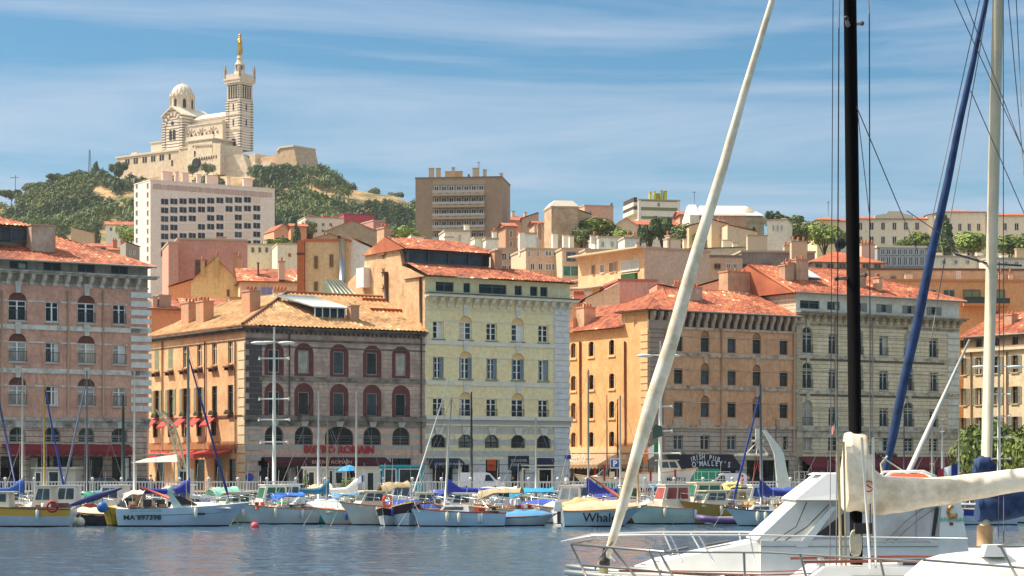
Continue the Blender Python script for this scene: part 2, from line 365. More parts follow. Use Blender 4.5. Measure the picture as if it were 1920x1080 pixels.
def quoins(w, z0, z1, c, pitch=.75, gap=.3, dent=.25, flip=1, y=.06):
    b = MB(MW(c, .8, .2, 1.5)); z = z0; i = 0
    while z < z1-.2:
        ww = w if i % 2 == 0 else w-dent
        a = (-ww, 0) if flip > 0 else (0, ww)
        b.box(a[0], a[1], -y, 0, z, min(z1, z+pitch-gap)); z += pitch; i += 1
    return b
TH = R(32); CT, ST = cos(TH), sin(TH); ZG = 1.6
def front_pt(px):           # the common building line along the quay
    r = (px-960)/F; Y = 216/(1-tan(TH)*r); return (r*Y, Y)
def bldg(name, label, px0, px1, cat='building', th=TH, O=None):
    O = O or front_pt(px0); root = thing(name, label, cat, (O[0], O[1], ZG), th)
    f = Fac(O, th).at(root, O, th); return root, f, f.u(px1)
def pipe(fac, px, y0, y1, c='6a4a38', r=.07):
    u = fac.u(px); fac.put('drainpipe', MB(M(c, .6, name='pipe')).tube([(0, -.12, fac.z(px, y1)), (0, -.12, fac.z(px, y0))], r), u, 0)
def chimney(root, x, y, z, w, d, h, c='c9a286', pots=3, cap='b98f72', slope=0):
    b = MB(plaster(c, 'a8886c', .4, '6a4c38')); b.box(x-w/2, x+w/2, y-d/2, y+d/2, z, z+h); b.box(x-w/2-.07, x+w/2+.07, y-d/2-.07, y+d/2+.07, z+h, z+h+.14, M(cap, .8, name='stone_cap'))
    for i in range(pots):
        xx = x-w/2+w*(i+.5)/pots; b.lathe([(.11, 0), (.13, .35), (.1, .4), (.02, .41)], (xx, y, z+h+.14), 8, M('b5623c', .8, name='clay_pot'))
    return part('chimney', b, root)
# ================================================================= ground, water, terrain
def lerp(a, b, t): return a+(b-a)*t
def curve(tb, x):
    if x <= tb[0][0]: return tb[0][1]
    for (x0, y0), (x1, y1) in zip(tb, tb[1:]):
        if x <= x1: return lerp(y0, y1, (x-x0)/(x1-x0))
    return tb[-1][1]
RIGHTZ = [(262, 1.6), (300, 7), (400, 27), (480, 45), (560, 58), (640, 62), (900, 40), (2600, 0)]
SKYL = [(-400, 440), (-60, 412), (20, 396), (60, 376), (100, 362), (150, 351), (205, 344), (240, 340), (470, 336), (520, 334), (580, 332), (610, 342), (650, 360), (700, 366), (740, 372), (775, 392), (850, 440), (1000, 520)]
def terr(X, Y):
    px = 960+F*X/max(Y, 1); zr = curve(RIGHTZ, Y)
    top = CH+(HZ-curve(SKYL, px))*1130/F
    zl = curve([(262, 1.6), (330, 9), (520, 27), (670, 42), (800, 66), (930, 103), (1040, .93*top), (1130, top), (1210, top+1), (1400, top*.6), (2600, 0)], Y)
    w = min(1, max(0, (px-800)/260)); w = w*w*(3-2*w)
    z = lerp(zl, zr, w)
    if Y > 300: z += min(1, (Y-300)/300)*3.2*mnoise.noise((X*.021, Y*.021, 3))+(1.6*mnoise.noise((X*.07, Y*.07, 8)) if Y > 800 else 0)
    if Y > 1020 and px < 780: z = min(z, top+.6*mnoise.noise((X*.1, 5, 1)))
    return z
def build_ground():
    m, nt, N, L, b = new_mat('hill_ground')
    t = N.new('ShaderNodeTexCoord'); n = N.new('ShaderNodeTexNoise'); n.inputs['Scale'].default_value = .035; n.inputs['Detail'].default_value = 10; n.inputs['Roughness'].default_value = .7; L.new(t.outputs['Object'], n.inputs['Vector'])
    r = N.new('ShaderNodeValToRGB'); e = r.color_ramp.elements; e[0].position = .36; e[0].color = rgb('4b4c2c'); e[1].position = .66; e[1].color = rgb('c2a67c')
    x = e.new(.46); x.color = rgb('7f7448'); x = e.new(.54); x.color = rgb('b08c5e')
    L.new(n.outputs['Fac'], r.inputs[0]); L.new(r.outputs[0], b.inputs['Base Color']); b.inputs['Roughness'].default_value = .95
    n2 = N.new('ShaderNodeTexNoise'); n2.inputs['Scale'].default_value = .25; n2.inputs['Detail'].default_value = 8; L.new(t.outputs['Object'], n2.inputs['Vector'])
    bp = N.new('ShaderNodeBump'); bp.inputs['Strength'].default_value = 1; bp.inputs['Distance'].default_value = 2.0; L.new(n2.outputs['Fac'], bp.inputs['Height']); L.new(bp.outputs[0], b.inputs['Normal'])
    ys = [262+7*i for i in range(20)]+[400+12*i for i in range(50)]+[1000+6*i for i in range(40)]+[1240+60*i for i in range(24)]
    ks = [-.34+.0042*i for i in range(162)]
    mb = MB(m); mb.strip([[(k*y, y, terr(k*y, y)) for k in ks] for y in ys]); setting(part('hill', mb))
    mb = MB(MW('8d877c', .9, .3, .4, 'quay_paving')); mb.quad((-400, 176.3, ZG), (400, 176.3, ZG), (400, 330, ZG), (-400, 330, ZG)); setting(part('quay_paving', mb))
    mb = MB(MW('4f4f50', .9, .25, .5, 'asphalt'))
    a = Vector(front_pt(0)); d = Vector((CT, ST)); nn = Vector((ST, -CT)); P = a+nn*4-d*40; Q = a+nn*4+d*260; P2 = P+nn*6; Q2 = Q+nn*6
    mb.quad((P2.x, P2.y, ZG+.006), (Q2.x, Q2.y, ZG+.006), (Q.x, Q.y, ZG+.006), (P.x, P.y, ZG+.006)); setting(part('road', mb))
    mb = MB(MW('8c8070', .85, .4, .8, 'quay_stone', '5d5448')); mb.box(-400, 400, 175.2, 176.3, -3, ZG+.02); mb.box(-400, 400, 175.0, 175.2, -3, .5, M('2c2f26', .8)); setting(part('quay_wall', mb))
    mb = MB(MW('9b9488', .8, .3, .8)); 
    m, nt, N, L, b = new_mat('harbour_water')
    b.inputs['Base Color'].default_value = rgb('375469'); b.inputs['Roughness'].default_value = .12; b.inputs['Specular IOR Level'].default_value = .5; b.inputs['IOR'].default_value = 1.33
    t = N.new('ShaderNodeTexCoord'); mp = N.new('ShaderNodeMapping'); mp.inputs['Scale'].default_value = (.7, 1.0, 1); L.new(t.outputs['Object'], mp.inputs[0])
    n = N.new('ShaderNodeTexNoise'); n.inputs['Scale'].default_value = .9; n.inputs['Detail'].default_value = 5; n.inputs['Roughness'].default_value = .55; n.inputs['Distortion'].default_value = .6; L.new(mp.outputs[0], n.inputs['Vector'])
    n2 = N.new('ShaderNodeTexNoise'); n2.inputs['Scale'].default_value = .12; n2.inputs['Detail'].default_value = 3; L.new(mp.outputs[0], n2.inputs['Vector'])
    ad = N.new('ShaderNodeMath'); ad.operation = 'MULTIPLY_ADD'; ad.inputs[1].default_value = .9; L.new(n2.outputs['Fac'], ad.inputs[0]); L.new(n.outputs['Fac'], ad.inputs[2])
    bp = N.new('ShaderNodeBump'); bp.inputs['Strength'].default_value = .7; bp.inputs['Distance'].default_value = .12; L.new(ad.outputs[0], bp.inputs['Height']); L.new(bp.outputs[0], b.inputs['Normal'])
    mb = MB(m); mb.quad((-500, -60, -.25), (500, -60, -.25), (500, 175.6, -.25), (-500, 175.6, -.25))
    ys = []; y = 44.0
    while y < 175.6: ys.append(y); y += .16+y*.0016
    nz = mnoise.noise
    def wave(x, y): return .052*nz((x*.62, y*.85, 0))+.032*nz((x*1.5+7, y*2.1, 3))+.014*nz((x*4.1, y*5.0, 5))
    mb.strip([[(k*y_, y_, wave(k*y_, y_)) for k in (-.27+.0018*i for i in range(301))] for y_ in ys]); setting(part('water', mb))
build_ground()
# ================================================================= the six buildings on the quay
def brackets(f, pxs, ypx, w, h, p, c):
    for px in pxs: f.put('bracket', bracketmesh(w, h, p, c), f.u(px), f.z(px, ypx+ (px-pxs[0])*0))
def band(mb, x0, x1, z0, z1, p, m=None, back=0): mb.box(x0, x1, -p, back, z0, z1, m)
def awning(fac, u0, u1, z0, z1, out, c, name='awning', val=.35, label=None):
    m = MW(c, .7, .2, 1.2, 'awning_cloth'); b = MB(m)
    b.hexa([(u0, -.02, z1), (u1, -.02, z1), (u1, -.02, z1-.06), (u0, -.02, z1-.06)], [(u0, -out, z0), (u1, -out, z0), (u1, -out, z0-.06), (u0, -out, z0-.06)])
    n = max(1, int((u1-u0)/.35)); b.box(u0, u1, -out-.03, -out, z0-val, z0-.0)
    b.poly([(u0, -.02, z1), (u0, -out, z0), (u0, -out, z0-.06), (u0, -.02, z1-.06)])
    for i in range(0, n, 2): b.box(u0+(u1-u0)*i/n, u0+(u1-u0)*(i+1)/n, -out-.032, -out-.005, z0-val-.1, z0-val)
    return fac.put(name, b, label=label)
def attic_roof(root, L, D, z, rise, hipl, hipr, over=.5, m=T_RED, inset=0, name='roof', flatback=True):
    # slope seen from the quay, then a ridge and plain back slope
    b = MB(m); run = D/2; H = sqrt((run+over)**2+rise**2); up = (0, run+over, rise)
    xl = hipl; xr = hipr
    tile(b, (-over, -over, z), (L+over, -over, z), up, H, xl, xr, m)
    zt = z+rise
    b.quad((-over, -over-.03, z-.04), (L+over, -over-.03, z-.04), (L+over, run, z-.04), (-over, run, z-.04), M('5b4636', .9, name='eave_wood'))
    A = (-over, D+over, z); Bq = (L+over, D+over, z); C = (L+over-xr, run, zt); E = (-over+xl, run, zt)
    b.poly([Bq, A, E, C], m)
    if xl > 0: tile(b, A, (-over, -over, z), (xl, 0, rise), sqrt(xl*xl+rise*rise), run+over, run+over, m)
    else: b.poly([A, (-over, -over, z), E], m)
    if xr > 0: tile(b, (L+over, -over, z), Bq, (-xr, 0, rise), sqrt(xr*xr+rise*rise), run+over, run+over, m)
    else: b.poly([(L+over, -over, z), Bq, C], m)
    b.tube([(-over+.1, -over-.1, z-.02), (L+over, -over-.1, z-.02)], .09, M('8c8a80', .5, name='gutter'), 6)
    b.tube([E, C], .13, M('b9683f', .8, name='ridge_tile'), 6)
    for p, q in (((-over, -over, z), E), ((L+over, -over, z), C)): b.tube([p, q], .12, M('b9683f', .8, name='ridge_tile'), 6)
    return part(name, b, root)

# ---------- 1: salmon building at the left edge
root, f, L = bldg('quay_building', 'salmon plastered quayside building with white string courses, at the left edge', -90, 277)
WM = plaster('cd9e86', 'b08470', .6, '70503c', .8); TR = 'd8d4c8'; D1 = 16
zc = f.z(277, 519); ze = f.z(277, 501); zb = f.z(277, 785); holes = []; wins = []
for cx, big in ((-34, 0), (33, 1), (98, 0), (162, 1), (224, 0)):
    u = f.u(cx); w = 1.62 if big else 1.22
    for yr in ((563, 601), (640, 678), (722, 759)):
        z0, z1 = f.z(33, yr[1]), f.z(33, yr[0]); 
        if big: holes.append((u-w/2, u+w/2, z0, z1+.72, .72)); wins.append((u, z0, w, z1-z0, 1))
        else: holes.append((u-w/2, u+w/2, z0, z1)); wins.append((u, z0, w, z1-z0, 0))
    z0 = f.z(33, 829); holes.append((u-.75, u+.75, z0, z0+1.35, .7)); wins.append((u, z0, 1.5, 1.35, 2))
for k, cx in enumerate((20, 75, 118, 175, 228)):
    u = f.u(cx); holes.append((u-.9, u+.9, .1, 3.3)); wins.append((u, .1, 1.8, 3.2, 3))
for cx in (35, 98, 162, 224): holes.append((f.u(cx)-.8, f.u(cx)+.8, zc+.12, zc+.85)); wins.append((f.u(cx), zc+.12, 1.6, .73, 4))
b = MB(WM); LOW = plaster('c9b09c', '9c8474', .6, '4c3c34', .9, '6e5c50', .5)
up = [h for h in holes if h[2] > zb and h[3] < zc]; lo = [h for h in holes if h[3] < zb]; at = [h for h in holes if h[2] > zc]
wall(b, 0, L, zb, zc-1.0, up, WM); wall(b, 0, L, 0, zb, lo, LOW); GRY = plaster('a79c8a', '857a6a', .6, '4a4038', .7); wall(b, 0, L, zc-1.0, ze, at, GRY)
b.quad((L, 0, 0), (L, D1, 0), (L, D1, ze), (L, 0, ze)); b.quad((0, D1, 0), (L, D1, 0), (L, D1, ze), (0, D1, ze)); b.box(.3, L-.3, .9, 1.0, 0, ze-.2, DARK)
part('wall', b, root)
for u, z, w, h, k in wins:
    if k == 0: window(f, u, z, w, h, 'ecece8', 0, 2, 'b9b2a2', '4a4a48' if rnd.random() < .5 else None)
    elif k == 1:
        window(f, u, z, w, h, 'ecece8', 0, 2, 'b9b2a2', '4a4a48')
        f.put('tympanum', MB(MW('6f4a3c', .9, .3)).prism([(w/2, 0)]+archpts(w, 0, .72)[1:-1]+[(-w/2, 0)], .14, .2), u, z+h)
        f.put('keystone', keymesh(.55, 1.0, 'cdc9bd'), u, z+h+.66)
    elif k == 2: window(f, u, z, w, h, '8e8a7c', .7, 3, 'b9b2a2'); f.put('keystone', keymesh(.6, .8, 'cdc9bd'), u, z+1.3)
    elif k == 3: window(f, u, z, w, h, '3c332c', 0, 2, glass=2)
    else: window(f, u, z, w, h, '6a6a66', 0, 2, glass=4)
b = MB(MW(TR, .85, .2, 1.5, 'trim', 'a8a294'))
for yb, hh, p in ((608, .42, .1), (690, .42, .1)): z = f.z(33, yb); band(b, 0, L+.02, z-hh, z, p)
for yr in (563, 640, 722):
    z = f.z(33, yr); xs = [(-.1, -.1)]
    edges = sorted([(u-w/2-.12, u+w/2+.12) for u, zz, w, h, k in wins if k in (0, 1) and abs(zz+h-z) < .3]); x = 0
    for e0, e1 in edges:
        if e0 > x: band(b, x, e0, z-.1, z+.04, .07)
        x = e1
    band(b, x, L-2.2, z-.1, z+.04, .07)
part('string_course', b, root)
b = MB(MW('b8b2a4', .85, .35, 1.2, 'cornice_stone', '6b665c')); band(b, -.1, L+.75, zc-.12, zc, .95); band(b, -.1, L+.6, zc-.28, zc-.12, .8); part('cornice', b, root); b = MB(MW('b8b2a4', .85, .35, 1.2, 'cornice_stone', '6b665c')); band(b, 0, L+.06, zc-1.15, zc-1.0, .12); part('string_course', b, root); b = MB(MW('b8b2a4', .85, .35, 1.2, 'cornice_stone', '6b665c'))
band(b, 0, L+.2, zb-.3, zb, .25); band(b, 0, L+.12, zb-.9, zb-.3, .12); part('floor_band', b, root)
for px in range(-74, 275, 22):
    f.put('bracket', bracketmesh(.34, .95 if (px-36) % 132 else 1.0, .72, 'c9c5b8'), f.u(px), zc-.28)
f.put('quoins', quoins(1.95, f.z(277, 772), zc-1.2, 'dcdad2', .78, .28, 0, -1, .1), f.u(245), 0)
for px in (3, 127, 193): pipe(f, px, 545, 780, 'b89a80', .09)
rf = attic_roof(root, L, D1, ze, 3.1, 0, 6.0, .55)
chimney(root, f.u(95+5), 3.4, ze+.4, 2.2, 1.9, 3.0, 'b3a898', 0); 
for px in (112, 165): pass
b = MB(GRY); xa, xb = -1, f.u(70); zt = ze+1.3      # upper storey set back with a window band
b.box(xa, xb, 4.0, 13, zt-1, zt+2.1); part('clerestory_wall', b, root)
for px in (12, 62): window(f, f.u(px), zt+.7, 3.4, 1.2, '55504a', 0, 1, depth=0, glass=3).location.y = 3.72
b = MB(T_RED); tile(b, (xa-.6, 3.4, zt+2.1), (xb+1.2, 3.4, zt+2.1), (0, 4.6, 1.9), 4.98, 0, 5.0, T_RED); b.poly([(xb+1.2, 3.4, zt+2.1), (xb+1.2, 13, zt+2.1), (xb-3.8, 8, zt+4.0)]); b.poly([(xa-.6, 13, zt+2.1), (xa-.6, 3.4, zt+2.1), (xa-.6, 8, zt+4), (xb-3.8, 8, zt+4)]); b.quad((xa-.6, 8, zt+4), (xb-3.8, 8, zt+4), (xb+1.2, 13, zt+2.1), (xa-.6, 13, zt+2.1)); part('roof', b, root)
for px, h in ((14, 1.5), (32, 1.7)): chimney(root, f.u(px), 9.0, zt+3.2, 1.4, 1.2, h+.6, 'a8957c', 0)
awning(f, f.u(3), f.u(242), f.z(120, 845), f.z(120, 833), 1.6, '7e1c26')

# ---------- 2: grey-brown corner building with the bistro
O2 = front_pt(460)
root, f, L = bldg('corner_building', 'corner building with sooty brown upper walls and dark red arched window frames', 460, 797)
ks = 22.8; Os = (O2[0]-ST*ks, O2[1]+CT*ks); g = Fac(Os, TH-pi/2).at(root, O2, TH); Ls = ks
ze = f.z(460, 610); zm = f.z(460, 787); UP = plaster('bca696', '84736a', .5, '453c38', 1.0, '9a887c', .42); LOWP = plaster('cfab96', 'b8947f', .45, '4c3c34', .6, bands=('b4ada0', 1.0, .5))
holes = []; wins = []
for cx in (514, 570, 636, 698, 752):
    u = f.u(cx)
    for y0, y1, yt in ((700, 651, 645), (778, 736, 720)):
        z0 = f.z(570, y1); zz = f.z(570, y0); holes.append((u-1.0, u+1.0, zz-.25, f.z(570, yt-1)+.05, .95)); wins.append((u, zz, 0))
    z0 = f.z(570, 834); w = 3.0 if cx == 636 else 1.9; holes.append((u-w/2, u+w/2, z0, z0+1.75, .85)); wins.append((u, z0, w))
for cx, w in ((512, 3.0), (585, 3.4), (640, 2.6), (690, 3.2), (752, 2.2)): u = f.u(cx); holes.append((u-w/2, u+w/2, .1, 3.2)); wins.append((u, .1, -w))
b = MB(UP); wall(b, 0, L, zm, ze, [h for h in holes if h[2] > zm], UP); wall(b, 0, L, 0, zm, [h for h in holes if h[3] < zm], LOWP, mr=UP)
b.quad((L, 0, 0), (L, 15, 0), (L, 15, ze), (L, 0, ze)); b.quad((L, 15, 0), (0, 23, 0), (0, 23, ze), (L, 15, ze)); b.box(.3, L-.3, .9, 1.0, 0, ze-.2, DARK); part('wall', b, root)
RED = MW('6d3a36', .8, .3, 2, 'red_surround')
for u, z, k in wins:
    if k == 0:
        w, h = 1.15, 2.15; H = 3.0
        bb = MB(RED); bb.prism([(-1.0, -.25), (-w/2, -.25), (-w/2, h), (-1.0, h)], .05, .3); bb.prism([(w/2, -.25), (1.0, -.25), (1.0, h), (w/2, h)], .05, .3); bb.prism([(-w/2, -.25), (w/2, -.25), (w/2, 0), (-w/2, 0)], .05, .3)
        bb.prism([(1.0, h)]+[(x, zz) for x, zz in archpts(2.0, h, 1.0)][1:-1]+[(-1.0, h)], .05, .3); f.put('window_surround', bb, u, z)
        window(f, u, z, w, h, 'a09c94', 0, 0, None, '2c2c2c' if z < zm+4 else None, depth=.22)
    elif k > 0: window(f, u, z, k, 1.75, '55443a' if k > 2 else '6b6660', .85, 3, None); f.put('keystone', keymesh(.8, .5, 'b9b2a6'), u, z+1.72)
    else: window(f, u, z, -k, 3.1, '2e2622', 0, 2, glass=2)
b = MB(MW('8d8478', .85, .4, 1, 'cornice_stone', '4b443c')); band(b, -.2, L, zm, zm+.45, .28); band(b, -.1, L, zm-.5, zm, .14); z = f.z(570, 706); band(b, 1.4, L, z-.45, z, .1); z = f.z(570, 662); part('cornice', b, root)
b = MB(MW('6d6156', .85, .4, 1, 'cornice_stone', '38322e')); band(b, -.45, L+.1, ze-.25, ze-.05, .5); band(b, -.2, L, ze-.45, ze-.25, .3); band(b, 0, L, ze-1.3, ze-1.15, .1); band(b, 0, L, ze-1.9, ze-1.8, .06)
for i in range(int(L/.5)): b.box(i*.5+.1, i*.5+.35, -.42, -.02, ze-.62, ze-.45)
part('eaves_cornice', b, root)
f.put('quoins', quoins(1.6, zm+.5, ze-1.4, '4d4a48', .5, .07, .35, 1, .07), f.u(461)+1.6, 0)
f.put('quoins', quoins(1.5, .1, zm-.6, 'b5ada0', .95, .45, .3, 1, .07), f.u(461)+1.5, 0)
for px in (542, 789): pipe(f, px, 625, 850 if px > 600 else 780, '4a423c')
# lit side wall
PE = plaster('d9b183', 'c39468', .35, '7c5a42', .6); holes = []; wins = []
cols = (294, 320, 347, 374, 402, 432)
for i, px in enumerate(cols):
    u = g.u(px); z0, z1 = g.z(347, 690), g.z(347, 648); holes.append((u-.55, u+.55, z0, z1)); wins.append((u, z0, 1.1, z1-z0, 'u', i))
    z0, z1 = g.z(347, 775), g.z(347, 728); holes.append((u-.6, u+.6, z0, z1)); wins.append((u, z0, 1.2, z1-z0, 'm', i))
for px in (291, 319, 345, 373, 400): u = g.u(px); z0, z1 = g.z(345, 819), g.z(345, 792); holes.append((u-.6, u+.6, z0, z1)); wins.append((u, z0, 1.2, z1-z0, 'l', 0))
for px, w in ((300, 2.2), (345, 1.6), (374, 2.4), (410, 2.0), (435, 1.6)): u = g.u(px); holes.append((u-w/2, u+w/2, .1, 3.1)); wins.append((u, .1, w, 3.0, 'd', 0))
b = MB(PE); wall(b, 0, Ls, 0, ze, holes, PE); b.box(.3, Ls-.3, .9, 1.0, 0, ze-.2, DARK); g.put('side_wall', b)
for u, z, w, h, k, i in wins:
    window(g, u, z, w, h, {'u': 'cfc6a8', 'm': '5c4634', 'l': '2c3a2c', 'd': '4c3424'}[k], 0, 2 if k in 'ul' else 1, 'b98a5c' if k == 'u' else None, depth=.2, glass=(1 if k == 'u' else 2))
    if k == 'u' and i < 2: shutter(g, u-.28, z, .5, h, 'a7b08c', -.02); shutter(g, u+.28, z, .5, h, 'a7b08c', -.02)
    if k == 'u': g.put('window_shelf', MB(M('5a3a2a', .8, name='shelf')).box(-.75, .75, -.45, 0, -.35, -.22).box(-.65, -.5, -.35, 0, -.6, -.35).box(.5, .65, -.35, 0, -.6, -.35), u, z)
    if k == 'm' and i < 4: shutter(g, u-.95, z, .5, h, 'a7b08c'); shutter(g, u+.95, z, .5, h, 'a7b08c')
    if k == 'm': g.put('window_box', MB(M('3f2c22', .8, name='box')).box(-.6, .6, -.4, 0, -.3, -.05).box(-.5, .5, -.35, -.05, -.05, .12, MW('3f5c24', .9, .6, 9, 'leaves')), u, z)
    if k == 'l': awning(g, u-1.0, u+.9, z+h-.35, z+h+.5, 1.0, 'b52a1e', 'window_awning', .1)
b = MB(MW('b37a4c', .85, .3, 1)); z = g.z(400, 835); band(b, .2, Ls-1.5, z-.35, z+.35, .12); z = g.z(400, 782); band(b, 0, Ls-.5, z-.1, z+.1, .1, M('6b4630', .8)); part_ = g.put('string_course', b)
b = MB(MW('6d6156', .85, .4, 1, 'cornice_stone', '38322e')); band(b, 0, Ls+.45, ze-.25, ze-.05, .5); band(b, 0, Ls+.2, ze-.5, ze-.25, .25); band(b, 0, Ls, ze-1.3, ze-1.2, .06); g.put('eaves_cornice', b)
g.put('quoins', quoins(1.5, .2, ze-1.4, 'e2cda6', .86, .1, .0, -1, .09), Ls-1.55, 0)
for px in (306, 386, 443): pipe(g, px, 640, 850, '6a4632')
awning(g, g.u(381), g.u(436), g.z(400, 851), g.z(400, 844), 1.5, 'b52a1e'); awning(g, g.u(330), g.u(368), g.z(350, 853), g.z(350, 845), 1.3, 'c03424'); awning(g, g.u(284), g.u(318), g.z(350, 853), g.z(350, 846), 1.3, 'b52a1e')
# tan hipped roof
b = MB(T_TAN); ov = .55; zr = ze+3.9; run = 8.6
tile(b, (-ov, -ov, ze), (L+.1, -ov, ze), (0, run+ov, zr-ze), sqrt((run+ov)**2+(zr-ze)**2), 9.0, 0, T_TAN, amp=.1, pitch=.44, lip=.008)
tile(b, (-ov, Ls+.3, ze), (-ov, -ov, ze), (9.0, 0, zr-ze), sqrt(81+(zr-ze)**2), 0, run+ov, T_TAN, amp=.1, pitch=.44, lip=.008)
b.quad((9-ov, run, zr), (L+.1, run, zr), (L+.1, 15.5, ze), (9-ov, 16, ze+1.2)); b.poly([(9-ov, run, zr), (9-ov, 23, zr-.6), (L, 15.5, ze)])
b.quad((-ov, -ov-.02, ze-.05), (L, -ov-.02, ze-.05), (L, 3, ze-.05), (-ov, 3, ze-.05), M('5b4636', .9, name='eave_wood')); b.tube([(-ov, -ov, ze+.1), (9-ov, run, zr+.1)], .14, M('8a5534', .8, name='ridge_tile'), 6); b.tube([(9-ov, run, zr+.1), (L, run, zr+.1)], .14, M('b07040', .8, name='ridge_tile'), 6)
rf2 = part('roof', b, root)
def onroof(y): return ze+(zr-ze)*(y+ov)/(run+ov)
u0, u1 = f.xd(590, 2.2), f.xd(672, 2.2); bb = MB(M('d8dcd6', .4, name='glazing_bar'))        # lean-to skylight
bb.box(u0, u1-1.5, 2.2, 2.3, onroof(2.3)-.2, onroof(2.3)+.9, GL[1]); bb.hexa([(u0-.2, 1.9, onroof(2.3)+.95), (u1-1.2, 1.9, onroof(2.3)+.95), (u1-1.2, 1.9, onroof(2.3)+.85), (u0-.2, 1.9, onroof(2.3)+.85)], [(u0-2.2, 6.5, onroof(6.5)+.5), (u1-2.5, 6.5, onroof(6.5)+.5), (u1-2.5, 6.5, onroof(6.5)+.4), (u0-2.2, 6.5, onroof(6.5)+.4)], MW('aeb8b4', .4, .3, 1))
for i in range(11):
    x = u0-.2+(u1-u0-1.0)*i/10; bb.tube([(x, 1.9, onroof(2.3)+.98), (x-1.7, 6.5, onroof(6.5)+.55)], .04, n=4)
for i in range(5): x = u0+(u1-u0-1.5)*i/4; bb.box(x-.05, x+.05, 2.1, 2.2, onroof(2.2)-.3, onroof(2.2)+.95)
part('skylight', bb, root)
bb = MB(M('dfe0d0', .4, name='glazing_bar')); y0, y1 = 10.2, 14.0; x0, x1 = f.xd(632, y0), f.xd(676, y0); zb_ = zr-.2
bb.hexa([(x0, y0, zb_), (x1, y0, zb_), (x1, y1, zb_), (x0, y1, zb_)], [(x0-.2, y0+2.2, zb_+2.1), (x1-1.2, y0+2.2, zb_+2.1), (x1-1.2, y0+2.5, zb_+2.1), (x0-.2, y0+2.5, zb_+2.1)], MW('75806c', .3, .3, 1))
for i in range(6): t = i/5; bb.tube([(lerp(x0, x1, t), y0-.05, zb_), (lerp(x0-.2, x1-1.2, t), y0+2.15, zb_+2.1)], .07, n=4)
part('skylight', bb, root)
for px, w, h, y in ((662, .9, 1.6, 1.8),): chimney(root, f.xd(px, y), y, onroof(y)-.3, w, .8, h, 'b37f5a', 0)
for yy, xx in ((6.0, 3.4), (14.0, 2.2), (18.5, 2.6)): chimney(root, xx, yy, ze+(xx+ov)*(zr-ze)/9-.3, 1.1, 1.8, 2.2, 'c08860', 3)
for x0_, x1_, y in ((f.u(690), f.u(752), 4.6), (f.u(672), f.u(730), 7.4)): part('roof_step', MB(M('b9502c', .8, name='flashing')).box(x0_+y*.6, x1_+y*.6, y, y+.25, onroof(y)-.05, onroof(y)+.3), root)
awning(f, f.u(491), f.u(722), f.z(570, 868), f.z(570, 857), 1.3, '4a1119')
f.put('sign_lettering', textmesh('BISTRO ROMAIN', .98, M('b3232c', .5, name='sign_red'), .05, .03, 1.02), f.u(636), f.z(636, 849), .12)
f.put('awning_lettering', textmesh('BISTRO ROMAIN', .45, M('d8a488', .6, name='letter'), .01, .0, 1.25), f.u(610), f.z(610, 869.5), 1.36)

# ---------- 3: yellow building
O3 = front_pt(797)
root, f, L = bldg('yellow_building', 'pale yellow five-window quayside building with white quoins and a white ground floor', 797, 1068)
YE = plaster('f8d2a6', 'eec89a', .12, '8a744c', .5); WG = plaster('cbc9c2', 'b9b7b2', .2, '5c5854', .4, '8f8e8c', .85); WH = 'dcd8c8'
zc = f.z(797, 548); ze = f.z(797, 517); zm = f.z(797, 786); zl = f.z(797, 842); D3 = 15
LOWY = plaster('f8d2a6', 'eec89a', .1, '8a744c', .5, bands=('c4c2ba', 1.12, .52))
cols = (822, 873, 922, 971, 1019); holes = []; wins = []
for i, px in enumerate(cols):
    u = f.u(px); big = i in (1, 3); w = 1.45 if big else 1.2
    for r, (y0, y1) in enumerate(((635, 602), (709, 669), (783, 746))):
        z0, z1 = f.z(822, y0), f.z(822, y1); holes.append((u-w/2, u+w/2, z0, z1+(.62 if big else 0), .62 if big else 0)); wins.append((u, z0, w, z1-z0, r, big))
    z0 = f.z(822, 839); holes.append((u-.78, u+.78, z0, z0+1.3, .72)); wins.append((u, z0, 1.56, 1.3, 3, 0))
for px0, px1, y1 in ((811, 849, 871), (866, 880, 872), (911, 937, 862), (959, 985, 863), (1010, 1035, 864)):
    u = (f.u(px0)+f.u(px1))/2; w = f.u(px1)-f.u(px0); z1 = f.z(px0, y1); holes.append((u-w/2, u+w/2, .1, z1)); wins.append((u, .1, w, z1-.1, 4, 0))
for px0, px1 in ((817, 851), (869, 882), (898, 950), (965, 979), (994, 1008), (1013, 1027)):
    u = (f.u(px0)+f.u(px1))/2; w = f.u(px1)-f.u(px0); holes.append((u-w/2, u+w/2, zc+.15, zc+1.1)); wins.append((u, zc+.15, w, .95, 5, 0))
b = MB(YE); wall(b, 0, L, zm, ze, [h for h in holes if h[2] >= zm], YE, .35); wall(b, 0, L, zl-1, zm, [h for h in holes if zl-1 < h[2] < zm], LOWY, mr=WG); wall(b, 0, L, 0, zl-1, [h for h in holes if h[2] < zl-1], WG)
b.quad((L, 0, 0), (L, D3, 0), (L, D3, ze), (L, 0, ze)); b.quad((0, D3, 0), (L, D3, 0), (L, D3, ze), (0, D3, ze)); b.box(.3, L-.3, .9, 1.0, 0, ze-.2, DARK); part('wall', b, root)
g = Fac((O3[0]-ST*D3, O3[1]+CT*D3), TH-pi/2).at(root, O3, TH)
b = MB(plaster('cfae84', 'b08a62', .6, '5e4634', .9)); zt3 = ze+3.6      # tall blank party wall with its raised stepped gable
b.prism([(g.u(652), 0), (D3-.02, 0)]+[(min(D3-.02, g.u(a)), g.z(a, c)) for a, c in ((797, 519), (754, 499), (750, 472), (737, 447), (724, 455), (716, 463), (692, 466), (685, 474), (683, 500), (667, 514), (652, 530))], 0, .4); g.put('party_wall', b)
b = MB(M('3c3028', .8, name='tie_rod'))
